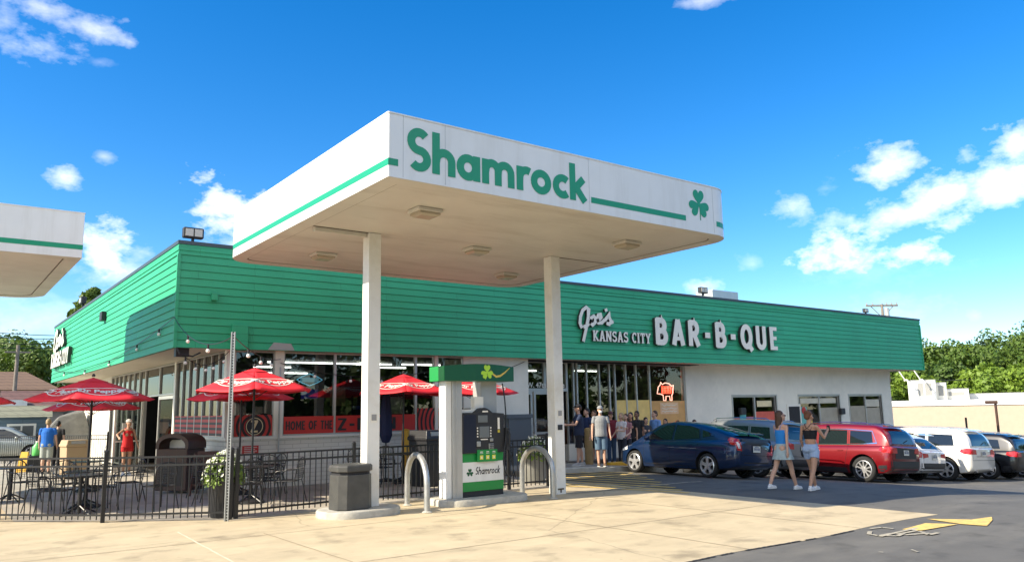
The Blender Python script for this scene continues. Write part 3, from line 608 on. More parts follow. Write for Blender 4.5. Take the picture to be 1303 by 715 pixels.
# red window band with lettering
g = part(MB().box(7.49, WF+.004, 1.30, 8.85, WF+.012, 1.74), 'window_banner', MT['red']); part(MB().box(8.91, WF+.004, 1.30, 11.33, WF+.012, 1.74), 'window_banner', MT['red'])
for (tx, x0, hgt, z0) in (('HOME OF THE', 7.54, .23, 1.40), ('Z-MAN', 8.95, .33, 1.35)):
    gl, wd = write(BLK, tx, .08, .2); mb = MB(); sc_ = hgt*.98; wtot = 1.28 if hgt < .3 else 1.75; kx = wtot/wd
    for ch, st in gl:
        if st: mb = MB(); strokes_mesh(mb, [(s[0], s[1]) for s in st], .2, lambda u, v, d: (x0+u*kx, WF+.003-d, z0+v*sc_), .004); part(mb, 'banner_letter', MT['blackpl'])
zc = mat('cream_print', (.75, .62, .36), .5)
for (x0, x1, cx) in ((6.24, 7.19, 6.72), (12.1, 12.95, 12.35), (11.4, 11.96, 12.35)):
    part(MB().box(x0, WF+.004, 1.28, x1, WF+.012, 1.80 if x0 < 11 else 1.9), 'zebra_banner', zebra_mat('zebra_print', cx-22, 1.5))
for cx in (6.74, 12.36):
    k = part(MB().cyl((cx, WF-.002, 1.52), (cx, WF+.003, 1.52), .235, n=28), 'emblem_disc', MT['blackpl'])
    mb = MB(); strokes_mesh(mb, [arc(0, 0, .205, .205, 0, 360, 28)], .018, lambda u, v, d: (cx+u, WF-.003-d, 1.52+v), .003)
    gl, wd = write(BLK, 'Z', 0, .2); strokes_mesh(mb, gl[0][1], .2, lambda u, v, d: (cx-.105+u*.36, WF-.003-d, 1.37+v*.30), .004)
    part(mb, 'emblem_lettering', zc, parent=k)
zy = mat('zebra_side', (.5, .03, .02), .5)
part(MB().box(WX+.004, 20.1, 1.28, WX+.012, 24.85, 1.80), 'zebra_banner', zebra_mat('zebra_print', WX-22, 1.6)) 
# neon pig
neon = mat('red_neon', (1, .05, .03), .4, emit=5, ecol=(1, .04, .02)); neonw = mat('pink_neon', (1, .6, .5), .4, emit=1.6, ecol=(1, .45, .35))
pc = atY(850, 497, WR-.02)
pg = empty('neon_pig_sign', (pc.x, WR+.11, pc.z), 0, 'glowing red neon pig outline hung in the dark window beside the brown paper', 'neon sign')
def pigf(u, v): return (pc.x+u, WR+.11, pc.z+v)
PO = [(-.42, .02), (-.38, .15), (-.28, .22), (-.24, .33), (-.16, .24), (.0, .30), (.2, .28), (.36, .18), (.46, .22), (.42, .06), (.40, -.1), (.34, -.16), (.34, -.36), (.24, -.36), (.22, -.2), (.02, -.2), (.0, -.36), (-.12, -.36), (-.14, -.16), (-.26, -.12), (-.46, -.1), (-.42, .02)]
MB().tube([pigf(*q) for q in PO], .017, 6).build('neon_outline', neonw, pg)
ri = MB()
for v in (.16, .1, .04, -.02, -.08): ri.tube([pigf(-.18, v), pigf(.30, v)], .016, 6)
for u in (-.18, -.02, .14, .30): ri.tube([pigf(u, .16), pigf(u, -.08)], .018, 6)
ri.build('neon_lettering', neon, pg)
nb_ = mat('blue_neon', (.3, .75, 1), .4, emit=.7, ecol=(.2, .7, 1))
bc = atY(394, 483, 20.35); ns = empty('blue_neon_sign', (bc.x, 20.35, bc.z), 0, 'small pale blue diamond shaped neon sign inside the second patio window', 'neon sign')
MB().tube([(bc.x+u, 20.35, bc.z+v) for u, v in ((-.36, 0), (-.22, .08), (0, .16), (.22, .08), (.36, 0), (.22, -.08), (0, -.16), (-.22, -.08), (-.36, 0))], .011, 6).build('neon_outline', nb_, ns)
MB().box(bc.x-.26, 20.34, bc.z-.06, bc.x+.26, 20.36, bc.z+.06).build('neon_lettering', mat('blue_plate', (.15, .45, .6), .5, emit=.35), ns)
MB().box(bc.x-.22, 20.36, bc.z-.5, bc.x+.25, 20.38, bc.z-.26).build('sign_plate', mat('violet_plate', (.04, .03, .3), .5, emit=.15), ns)
# odds and ends fixed to the building
part(MB().box(5.97, BY0-.14, 3.38, 6.36, BY0+.0, 4.0), 'scupper_box', MT['siding'], bevel=.01)
part(MB().box(5.45, BY0-.13, 4.56, 5.60, BY0-.02, 4.74), 'wall_lamp', MT['siding'], bevel=.01)
part(MB().add([(6.9, BY0-.03, 3.41), (7.6, BY0-.03, 3.41), (7.5, BY0-.03, 3.58), (7.05, BY0-.03, 3.6)], [(0, 1, 2, 3)]), 'peeled_patch', mat('bare_grey', (.35, .36, .34), .8))
part(MB().box(4.52, 28.6, 4.95, 4.66, 29.0, 5.25), 'wall_speaker', MT['blackpl'], bevel=.02)
part(MB().box(14.45, WF-.25, .0, 15.3, WF-.005, 1.55).box(14.38, WF-.28, 1.55, 15.36, WF-.005, 1.67), 'utility_cabinet', mat('grey_cabinet', (.10, .115, .13), .5))
part(MB().box(13.9, WF-.04, 2.35, 14.7, WF-.005, 3.1), 'vent_cover', MT['wall'], bevel=.01)
for px in (945, 1072):
    q = atY(px, 523, WR-.1); part(MB().box(q.x-.17, WR-.16, q.z-.14, q.x+.17, WR-.005, q.z+.14), 'wall_light', MT['blackpl'], bevel=.03)
q = atY(1012, 548, WR); part(MB().box(q.x-.5, WR-.03, q.z-.3, q.x+.5, WR-.005, q.z+1.15), 'menu_case', MT['signwhite'], bevel=.01); part(MB().box(q.x-.4, WR-.035, q.z-.2, q.x+.4, WR-.03, q.z+1.05), 'menu_case_glass', MT['dark'])
es = part(MB().box(6.45, WF-.03, .85, 6.85, WF-.005, 1.05), 'emergency_notice', MT['red'])
for i, v in enumerate((1.01, .965, .92, .88)): part(MB().box(6.49, WF-.033, v-.008, 6.81-.05*(i % 2), WF-.031, v+.006), 'notice_lettering', MT['signwhite'], parent=es)
part(MB().tube([(7.34, WF-.06, .1), (7.34, WF-.06, 3.0)], .02).box(7.26, WF-.12, .55, 7.42, WF-.01, .85), 'conduit', MT['galv'])
# small hanging cables around the corner of the eaves
part(MB().box(4.75, 19.72, 3.2, 5.05, 19.9, 3.4).tube([(4.7, 19.6, 3.45), (4.8, 19.55, 3.25), (5.1, 19.6, 3.2), (5.3, 19.7, 3.3)], .02), 'camera_bracket', MT['blackpl'])

# ------------------------------------------------------------------ wall signs
def letters_on(sign, text, font, f, x0, z0, x1, hgt, gap, w, depth, name='letter'):
    gl, wd = write(font, text, gap, w); kx = (x1-x0)/wd
    for ch, st in gl:
        if not st: continue
        mb = MB(); strokes_mesh(mb, st, w, lambda u, v, d: f(x0+u*kx, z0+v*hgt, d), depth, d0=depth-.012); mb.build(name, MT['signwhite'], sign)
        mb = MB(); strokes_mesh(mb, [(s[0], s[1]*1.02) for s in st], w, lambda u, v, d: f(x0+u*kx, z0+v*hgt, d), depth-.014); 
        mb.build('letter_return', MT['signside'], sign)
sg = empty('main_wall_sign', (22.7, BY0-.05, 4), 0, 'raised cream sign lettering spelling the barbecue name on the long green front', 'sign')
ff = lambda u, v, d: (u, BY0-.05-d, v)
letters_on(sg, 'BAR-B-QUE', BLK, ff, 20.85, 4.02, 28.05, .94, .24, .22, .13)
letters_on(sg, 'KANSAS CITY', SLB, ff, 17.86, 4.03, 20.62, .36, .06, .17, .09)
def zm(px, py): p_ = atY(700+px/4.203, 360+py/4.203, BY0-.2); return (p_.x, p_.z)
JOE = [[(176, 240), (166, 215), (168, 180), (180, 145), (200, 128), (212, 140), (210, 180), (200, 240), (190, 285), (184, 312)],
       [(184, 235), (205, 225), (222, 205), (226, 185), (240, 176), (250, 188), (246, 212), (232, 224), (221, 212), (223, 192)],
       [(250, 205), (268, 196), (280, 182), (276, 168), (264, 170), (258, 190), (264, 212), (282, 212), (298, 196)],
       [(303, 136), (308, 152)],
       [(298, 200), (315, 178), (322, 165), (322, 182), (332, 205), (322, 220), (308, 214)], [(322, 216), (344, 205)]]
def joe(sign, f, mapf, wid, name):
    st = [([mapf(*q) for q in s], wid) for s in JOE]
    mb = MB(); strokes_mesh(mb, st, wid, f, .10, d0=.088); mb.build(name, MT['signwhite'], sign)
    mb = MB(); strokes_mesh(mb, st, wid, f, .086); mb.build('letter_return', MT['signside'], sign)
joe(sg, ff, zm, .115, 'script_lettering')
s2 = empty('side_wall_sign', (BX0-.05, 38, 4), 0, 'raised sign lettering seen edge on at the far end of the sunlit green wall', 'sign')
fl = lambda u, v, d: (BX0-.05-d, 57.6-u, v)
letters_on(s2, 'KANSAS CITY', SLB, fl, 17.2, 3.98, 22.2, .62, .06, .17, .14)
joe(s2, fl, lambda px, py: (17.3+(px-160)*.0165, 5.6-(py-128)*.0082), .16, 'script_lettering')

# ------------------------------------------------------------------ fuel canopies
def canopy_outline(x0, y0, x1, y1, r, sharp, off=0.0, n=8):
    """counter-clockwise from front-left; sharp = set of corner indices left square"""
    cs = [((x0, y0), 180), ((x1, y0), 270), ((x1, y1), 0), ((x0, y1), 90)]; out = []
    for i, ((cx, cy), a0) in enumerate(cs):
        rr = .02 if i in sharp else r
        if i in sharp and off < 0:
            sx0 = 1 if cx == x0 else -1; sy0 = 1 if cy == y0 else -1
            for k in range(n+1):
                a = R(a0+90*k/n); out.append((cx+sx0*(.001-off)+.001*math.cos(a), cy+sy0*(.001-off)+.001*math.sin(a)))
            continue
        sx_ = 1 if cx == x0 else -1; sy_ = 1 if cy == y0 else -1
        ox, oy = cx+sx_*rr, cy+sy_*rr; R0 = rr+off
        for k in range(n+1):
            a = R(a0+90*k/n); out.append((ox+R0*math.cos(a), oy+R0*math.sin(a)))
    return out
def canopy(root, x0, y0, x1, y1, sharp, r=.85, zb=5.18, zt=6.17):
    o = canopy_outline(x0, y0, x1, y1, r, sharp); mb = MB()
    def rg(off, z): return [(x, y, z) for x, y in canopy_outline(x0, y0, x1, y1, r, sharp, off)]
    mb.loft([rg(-.05, zb+.06), rg(0, zb), rg(0, zt-.02), rg(.012, zt-.02), rg(.012, zt), rg(-.06, zt), rg(-.06, zt-.3)], cap=False)
    mb.build('fascia', MT['white'], root, smooth=40)
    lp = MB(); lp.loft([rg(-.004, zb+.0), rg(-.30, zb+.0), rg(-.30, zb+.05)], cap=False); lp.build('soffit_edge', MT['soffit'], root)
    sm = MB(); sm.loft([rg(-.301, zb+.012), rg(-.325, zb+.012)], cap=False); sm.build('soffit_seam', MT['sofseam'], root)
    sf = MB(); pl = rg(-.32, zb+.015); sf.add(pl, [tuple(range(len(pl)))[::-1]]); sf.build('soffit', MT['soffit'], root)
    rf = MB(); pl = rg(-.05, zt-.28); rf.add(pl, [tuple(range(len(pl)))]); rf.build('deck', MT['white'], root)
def lath(root, a, b):  # panel joints of the soffit
    pass
def stripe(root, pts, z0=5.355, z1=5.46, off=.003):
    mb = MB(); vs = []
    for (x, y) in pts: vs += [(x, y, z0), (x, y, z1)]
    mb.add(vs, [(2*i, 2*i+2, 2*i+3, 2*i+1) for i in range(len(pts)-1)]); mb.build('stripe', MT['stripe'], root)
def under_lamp(root, x, y):
    l_ = MB(); l_.box(x-.24, y-.20, 5.13, x+.24, y+.20, 5.19); a = l_.build('lamp_housing', MT['soffit'], root, bevel=.01)
    MB().loft([[(x-.2*k, y-.17*k, z), (x+.2*k, y-.17*k, z), (x+.2*k, y+.17*k, z), (x-.2*k, y+.17*k, z)] for k, z in ((.75, 5.06), (1, 5.09), (1, 5.13))]).build('lamp_lens', mat('lamp_lens', (.42, .36, .27), .25), a)
CX0, CY0, CX1, CY1 = 5.18, 9.9, 13.15, 17.6
cnp = empty('fuel_canopy', (9.2, 13.5, 0), 0, 'large white flat fuel canopy with dark green lettering, standing on two columns', 'canopy')
canopy(cnp, CX0, CY0, CX1, CY1, {0}, r=.62)
ol = canopy_outline(CX0, CY0, CX1, CY1, .62, {0}, .0035)
stripe(cnp, [(CX0-.0035, CY1-.62), (CX0-.0035, CY0-.0035), (5.34, CY0-.0035)])
stripe(cnp, [(9.15, CY0-.0035), (11.62, CY0-.0035)])
stripe(cnp, [q for q in ol[9:27] if True])
stripe(cnp, ol[27:36]+[(CX0-.0035, CY1-.62)])
for x, y in ((6.64, 11.33), (6.70, 15.77), (11.5, 11.4), (11.6, 15.77), (9.2, 13.55)): under_lamp(cnp, x, y)
for x in (6.73, 11.2):
    c_ = MB().box(x-.13, 13.37, 0, x+.13, 13.63, 5.19).build('column', MT['column'], cnp, bevel=.012)
    MB().box(x-.10, 13.36, .10, x+.06, 13.369, .13).box(x-.035, 13.362, .04, x+.0, 13.3695, .10).build('rust_hatch', MT['sofseam'], c_)
    MB().box(x-.06, 13.36, 1.62, x+.07, 13.369, 1.80).build('notice', MT['signwhite'], c_)
    MB().box(x-.045, 13.355, 1.66, x+.055, 13.3595, 1.77).build('notice_print', mat('notice_grey', (.3, .3, .3), .6), c_)
MB().box(11.14, 13.35, 1.36, 11.26, 13.369, 1.47).build('outlet_box', MT['blackpl'], cnp)
MB().box(5.55, 13.44, 5.11, 6.58, 13.56, 5.193).build('drain_channel', MT['soffit'], cnp); MB().box(5.5, 13.41, 5.185, 6.6, 13.435, 5.192).box(11.36, 13.41, 5.185, 13.0, 13.435, 5.192).build('soffit_seam', MT['sofseam'], cnp)
JG = mat('joint_grey', (.42, .43, .42), .6)
for x in (5.42, 6.15, 9.11, 12.45): MB().box(x, CY0-.002, 5.2, x+.006, CY0+.01, 6.15).build('panel_joint', JG, cnp)
for y in (11.3, 14.2): MB().box(CX0-.002, y, 5.2, CX0+.01, y+.006, 6.15).build('panel_joint', JG, cnp)
lf = MB(); gl, wd = write(FUT, 'Shamrock', .045, .2); kx = (9.07-5.50)/wd
for ch, st in gl: strokes_mesh(lf, st, .2, lambda u, v, d: (5.50+u*kx, CY0-.003-d, 5.345+v*.655), .004)
lf.build('lettering', MT['stripe'], cnp)
em = MB(); fz = lambda u, v, d: (u, CY0-.003-d, v)
put_shamrock(em, fz, 12.02, 5.74, .60, .004); strokes_mesh(em, [([(12.05, 5.65), (12.05, 5.42)], .022)], .02, fz, .004); em.build('shamrock_emblem', MT['stripe'], cnp)
LX1, LY0, LY1 = 2.52, 18.75, 25.95
c2 = empty('fuel_canopy', (-1.6, 22.3, 0), 0, 'second white fuel canopy with a green stripe, cut off by the left edge', 'canopy')
canopy(c2, -5.6, LY0, LX1, LY1, {1})
o2 = canopy_outline(-5.6, LY0, LX1, LY1, .85, {1}, .0035); stripe(c2, o2[8:10]+o2[10:28]); 
for x in (-3.9, .25): MB().box(x-.13, 22.2, 0, x+.13, 22.46, 5.19).build('column', MT['column'], c2, bevel=.012)
for x, y in ((.6, 20.3), (.6, 24.4), (-3.9, 20.3)): under_lamp(c2, x, y)
# ------------------------------------------------------------------ pump islands
def rrect(x0, y0, x1, y1, r, n=8): return canopy_outline(x0, y0, x1, y1, r, set(), 0, n)
def island(x0, y0, x1, y1, r, lab):
    mb = MB(); o = rrect(x0, y0, x1, y1, r)
    def rg(off, z): return [(x, y, z) for x, y in canopy_outline(x0, y0, x1, y1, r, set(), off)]
    mb.loft([rg(0, 0), rg(0, .10), rg(-.02, .125), rg(-.10, .13)])
    return tag(mb.build('pump_island', MT['kerb'], smooth=40), lab, 'kerb island', None)
island(5.72, 12.85, 7.22, 13.95, .5, 'rounded concrete island under the trash can and left canopy column')
island(8.12, 12.95, 10.15, 14.0, .4, 'rounded concrete island carrying the green and white fuel pump')
# ------------------------------------------------------------------ fuel pump
pm = empty('fuel_pump', (9.1, 13.5, .13), 0, 'green white and black fuel pump standing between the two canopy columns', 'fuel pump')
GR = mat('pump_green', (.012, .26, .055), .35); DG = mat('pump_dark_green', (.010, .10, .045), .35); LG = mat('leaf_green', (.45, .75, .05), .4); GD = mat('gold_swoosh', (.70, .52, .10), .4)
PS = mat('pump_silver', (.50, .50, .48), .35, metal=.35, var=.05); NV = mat('pump_navy', (.012, .016, .035), .3); SC = mat('screen_grey', (.16, .18, .19), .15)
x0, x1, y0, y1 = 8.62, 9.62, 13.30, 13.90
def pb(mb, name, m, par=None, **k): return mb.build(name, m, par or pm, **k)
pb(MB().box(8.27, 13.32, .13, 8.40, 13.60, 2.40), 'side_column', MT['white'], bevel=.02)
pb(MB().box(8.40, 13.28, .13, 8.62, 13.62, 2.40).box(8.47, 13.25, .13, 8.485, 13.262, 2.40), 'side_column', PS, bevel=.015)
pb(MB().box(x0, 13.32, .13, x1, y1, .24), 'kick_plate', MT['blackpl'])
pb(MB().box(x0, y0, .24, x1, y1, .42), 'lower_panel', GR, bevel=.004); wp = pb(MB().box(x0, y0, .42, x1, y1, .80), 'white_panel', MT['white'], bevel=.004); pb(MB().box(x0, y0, .80, x1, y1, .97), 'lower_panel', GR, bevel=.004)
fp = lambda u, v, d: (u, y0-.002-d, v)
lf = MB(); gl, wd = write(FUT, 'Shamrock', .05, .14); kx = .60/wd
for ch, st in gl: strokes_mesh(lf, st, .13, lambda u, v, d: (8.92+u*kx+.035*v, y0-.002-d, .555+v*.15), .002)
pb(lf, 'lettering', MT['blackpl'], wp); em = MB(); put_shamrock(em, fp, 8.80, .60, .16, .002); pb(em, 'shamrock_emblem', DG, wp)
# electronics head with an arched top
hd = MB(); pts = [(x0, .97), (x0, 1.74)]+[(x0+.28+.02*i, 1.76+.10*math.sin(math.pi*i/22)) for i in range(23)]+[(x1, 1.74), (x1, .97)]
hd.add([(x, y, z) for y in (y0-.05, y1) for x, z in pts], [tuple(range(len(pts))), tuple(range(len(pts), 2*len(pts)))[::-1]]+[(i, len(pts)+i, len(pts)+(i+1) % len(pts), (i+1) % len(pts)) for i in range(len(pts))])
head = pb(hd, 'pump_head', MT['blackpl'], bevel=.01)
yy = y0-.052
pb(MB().box(x0+.01, yy-.004, .99, x0+.30, yy+.003, 1.72), 'side_door', NV, head)
pb(MB().box(8.97, yy-.012, 1.57, 9.20, yy, 1.71), 'display_screen', SC, head, bevel=.004); pb(MB().box(9.0, yy-.012, 1.27, 9.24, yy, 1.49), 'display_screen', SC, head, bevel=.004)
kb = MB()
for i in range(4):
    for x in (8.955, 9.275): kb.box(x-.012, yy-.010, 1.28+i*.055, x+.014, yy, 1.31+i*.055)
kb.box(9.03, yy-.01, 1.225, 9.20, yy, 1.245); pb(kb, 'button_column', MT['signwhite'], head)
pb(MB().box(9.08, yy-.012, 1.77, 9.21, yy-.001, 1.80), 'brand_plate', MT['signwhite'], head)
pb(MB().box(8.93, yy-.025, 1.10, 9.02, yy, 1.20), 'receipt_slot', MT['galv'], head, bevel=.008); kp = pb(MB().box(9.22, yy-.02, 1.04, 9.34, yy, 1.15), 'keypad', MT['galv'], head, bevel=.005); pb(MB().box(9.25, yy-.02, 1.19, 9.33, yy, 1.25), 'card_reader', MT['galv'], head, bevel=.008)
kk = MB()
for i in range(3):
    for j in range(3): kk.box(9.235+i*.035, yy-.026, 1.05+j*.033, 9.258+i*.035, yy-.0195, 1.072+j*.033)
pb(kk, 'key', MT['blackpl'], kp)
gp = pb(MB().box(8.95, yy-.006, .99+.0, 9.42, yy-.0005, 1.02+.0).box(8.95, yy-.006, .995, 9.42, yy-.001, 1.02), 'grade_strip', GR, head) if False else pb(MB().box(8.94, yy-.008, .965, 9.43, yy, 1.035).box(8.94, yy-.008, .80, 9.43, yy, .965), 'grade_panel', GR, head)
yb = MB(); tx = MB()
for i in range(3):
    x = 9.04+i*.15; yb.box(x-.038, yy-.016, .845, x+.038, yy-.008, .925); tx.box(x-.03, yy-.012, .985, x+.035, yy-.008, 1.0).box(x-.035, yy-.012, .96, x+.04, yy-.008, .968).box(x-.015, yy-.02, .865, x+.015, yy-.016, .9)
pb(yb, 'grade_button', mat('button_yellow', (.75, .72, .10), .4), head); pb(tx, 'grade_lettering', MT['signwhite'], head)
text_obj('1', .30, lambda u, v, d: (9.475+u, yy-.002-d, 1.53+v), 'pump_number', MT['signwhite'], head, bold=.012)
pb(MB().box(9.45, yy-.006, 1.36, 9.50, yy-.001, 1.41), 'sticker', mat('sticker_yellow', (.6, .5, .05), .5), head)
# back frame, upright, top tray with paper box
pb(MB().box(9.22, 13.50, 1.75, 9.62, 13.80, 2.42), 'upright_panel', PS, bevel=.01)
pb(MB().box(8.62, 13.36, 1.76, 9.20, 13.85, 1.83), 'top_tray', MT['signwhite'], bevel=.01)
pb(MB().box(8.98, 13.38, 1.83, 9.20, 13.52, 2.08).box(8.995, 13.375, 1.85, 9.185, 13.38, 2.06), 'towel_dispenser', MT['signwhite'], bevel=.008)
va = MB(); n = 10; rings = []
for i in range(n+1):
    x = 8.14+(9.82-8.14)*i/n; b = .10*math.sin(math.pi*i/n); t_ = .045*math.sin(math.pi*i/n)
    rings.append([(x, 13.16-b, 2.385), (x, 13.72, 2.385), (x, 13.72, 2.68+t_), (x, 13.16-b, 2.68+t_)])
va.loft(rings); vv = pb(va, 'valance', DG, bevel=.006)
pb(MB().box(8.128, 13.165, 2.39, 8.143, 13.715, 2.675), 'valance_end', GR, vv)
def fvx(u, v, d):
    t_ = (u-8.14)/1.68; return (u, 13.16-.10*math.sin(math.pi*max(0, min(1, t_)))-.002-d, v)
for nm, m_, pls in (('leaf_emblem', LG, None), ('gold_swoosh', GD, None)):
    mb = MB()
    if pls is None and nm == 'leaf_emblem': put_shamrock(mb, fvx, 9.08, 2.56, .30, .004); strokes_mesh(mb, [([(9.08, 2.50), (9.03, 2.42)], .02)], .02, fvx, .004)
    else: strokes_mesh(mb, [([(9.17, 2.60), (9.23, 2.52), (9.31, 2.475), (9.42, 2.49), (9.55, 2.56), (9.70, 2.66)], [.012, .03, .04, .04, .03, .01])], .03, fvx, .004)
    pb(mb, nm, m_, vv)
hp = [(9.66, 13.35, 2.35), (9.68, 13.3, 2.0), (9.68, 13.27, 1.5), (9.60, 13.2, 1.15), (9.52, 13.16, .80), (9.56, 13.15, .58), (9.68, 13.18, .48), (9.80, 13.22, .55), (9.80, 13.25, .80), (9.72, 13.28, 1.05), (9.68, 13.28, 1.2)]
def smoothpath(p, k=6):
    p = [Vector(q) for q in p]; out = []
    for i in range(len(p)-1):
        a = p[max(i-1, 0)]; b = p[i]; c = p[i+1]; d = p[min(i+2, len(p)-1)]
        for j in range(k):
            t = j/k; out.append(.5*((2*b)+(-a+c)*t+(2*a-5*b+4*c-d)*t*t+(-a+3*b-3*c+d)*t*t*t))
    out.append(p[-1]); return out
pb(MB().tube(smoothpath(hp), .014, 8), 'hose', MT['black'], smooth=60)
pb(MB().box(9.63, 13.20, 1.0, 9.72, 13.34, 1.45).tube([(9.68, 13.2, 1.4), (9.68, 13.14, 1.32), (9.68, 13.16, 1.1)], .018), 'nozzle', MT['blackpl'], bevel=.008)
# ------------------------------------------------------------------ galvanised hoop barriers
for i, (a, b) in enumerate((((7.50, 12.75), (7.78, 13.98)), ((10.50, 12.80), (10.62, 14.0)))):
    A = Vector((*a, 0)); B = Vector((*b, 0)); c = (A+B)/2; h = (B-A)/2; rr = h.length; zc_ = 1.0-rr*.8
    path = [A, A+Vector((0, 0, zc_))]+[c-h*math.cos(math.pi*k/14)+Vector((0, 0, zc_+rr*.8*math.sin(math.pi*k/14))) for k in range(1, 14)]+[B+Vector((0, 0, zc_)), B]
    e = empty('hoop_barrier', (c.x, c.y, 0), 0, ['galvanised steel hoop beside the dark trash can', 'galvanised steel hoop at the right canopy column'][i], 'barrier', 'steel hoops guarding the pump')
    MB().tube(path, .055, 14).build('hoop', MT['galv'], e, smooth=50)
    for P in (A, B): MB().lathe([(.09, 0), (.10, .012), (.06, .03)], (P.x, P.y, .004), 14).build('foot_collar', MT['kerb'], e)
# ------------------------------------------------------------------ trash can
tcn = empty('trash_can', (6.27, 13.33, .13), R(4), 'dark grey faceted trash can standing left of the first white column', 'trash can')
def octo(w, d, c, z): return [(-w+c, -d, z), (w-c, -d, z), (w, -d+c, z), (w, d-c, z), (w-c, d, z), (-w+c, d, z), (-w, d-c, z), (-w, -d+c, z)]
PLA = mat('trash_panel', (.060, .060, .056), .5, var=.25, vscale=4, bump=.25, bscale=50)
MB().loft([octo(.33, .27, .12, 0), octo(.34, .28, .12, .02), octo(.33, .275, .12, .60)]).build('body', PLA, tcn, bevel=.008, world=False)
MB().loft([octo(.30, .25, .1, .60), octo(.30, .25, .1, .66)]).build('opening', MT['dark'], tcn, world=False)
MB().loft([octo(.345, .29, .12, .655), octo(.345, .29, .12, .74), octo(.32, .265, .11, .77), octo(.2, .16, .08, .785)]).build('hood', PLA, tcn, bevel=.008, world=False)
# ------------------------------------------------------------------ fences
def fence(name, pts, label, h=1.13, posts=None, sp=.115, lamp=False):
    P = [Vector((*p, 0)) for p in pts]; e = empty(name, (P[0].x, P[0].y, 0), 0, label, 'fence')
    for q in (posts or P): MB().box(q[0]-.032, q[1]-.032, 0, q[0]+.032, q[1]+.032, h+.07).lathe([(.045, h+.07), (.045, h+.085), (.02, h+.11), (.001, h+.115)], (q[0], q[1], 0), 8).build('post', MT['black'], e)
    for z_ in (.13, h-.17, h-.03):
        mb = MB()
        for a, b in zip(P, P[1:]):
            d = (b-a); Lh = d.length; mb.box(0, -.014, z_-.017, Lh, .014, z_+.017, rotM((a.x, a.y, 0), math.atan2(d.y, d.x)))
        mb.build('rail', MT['black'], e)
    mb = MB()
    for a, b in zip(P, P[1:]):
        d = b-a; n_ = int(d.length/sp)
        for i in range(1, n_):
            q = a+d*(i/n_); mb.box(q.x-.0085, q.y-.0085, .05, q.x+.0085, q.y+.0085, h-.03)
    mb.build('picket_panel', MT['black'], e); return e
fl0, fl1, fl2 = atZ(-60, 664), atZ(130, 665), atZ(292, 661)
fence('metal_fence', [(fl0.x, fl0.y), (fl1.x, fl1.y), (fl2.x, fl2.y)], 'black picket fence running left from the perforated steel post')
fence('metal_fence', [(fl2.x+.12, fl2.y+.05), (7.0, 14.75), (9.3, 14.95), (11.0, 15.0), (12.15, 15.0)], 'black picket fence behind the trash can and fuel pump')
b0, b1 = atZ(-40, 590), atZ(135, 591)
fence('metal_fence', [(b0.x, b0.y), ((b0.x+b1.x)/2, (b0.y+b1.y)/2), (b1.x, b1.y)], 'far black picket fence behind the left patio tables, before the shed', h=1.15)
# perforated steel post
fpz = atZ(288, 663)
MB_ = MB(); sp_ = empty('steel_post', (fpz.x, fpz.y, 0), R(-35), 'tall perforated galvanised post rising from the fence corner by the flower pot', 'post')
mb = MB(); mb.box(-.022, -.0, 0, .022, .006, 3.27).box(-.036, -.026, 0, -.022, .006, 3.27).box(.022, -.026, 0, .036, .006, 3.27); ch_ = mb.build('channel', mat('punched_steel', (.42, .43, .42), .42, metal=.5), sp_, world=False)
t_ = ch_.data.materials[0].node_tree; c_ = t_.nodes.new('ShaderNodeTexCoord'); x_ = t_.nodes.new('ShaderNodeSeparateXYZ'); t_.links.new(c_.outputs['Object'], x_.inputs[0])
def nm_(op, a, b):
    n_ = t_.nodes.new('ShaderNodeMath'); n_.operation = op
    for i_, v_ in enumerate((a, b)):
        if isinstance(v_, float): n_.inputs[i_].default_value = v_
        else: t_.links.new(v_, n_.inputs[i_])
    return n_.outputs[0]
hole = nm_('MULTIPLY', nm_('LESS_THAN', nm_('MODULO', x_.outputs[2], .05), .024), nm_('LESS_THAN', nm_('ABSOLUTE', x_.outputs[0], 0.0), .013))
mx_ = t_.nodes.new('ShaderNodeMix'); mx_.data_type = 'RGBA'; t_.links.new(hole, mx_.inputs[0]); mx_.inputs[6].default_value = (.42, .43, .42, 1); mx_.inputs[7].default_value = (.02, .02, .02, 1); t_.links.new(mx_.outputs[2], t_.nodes['Principled BSDF'].inputs['Base Color'])
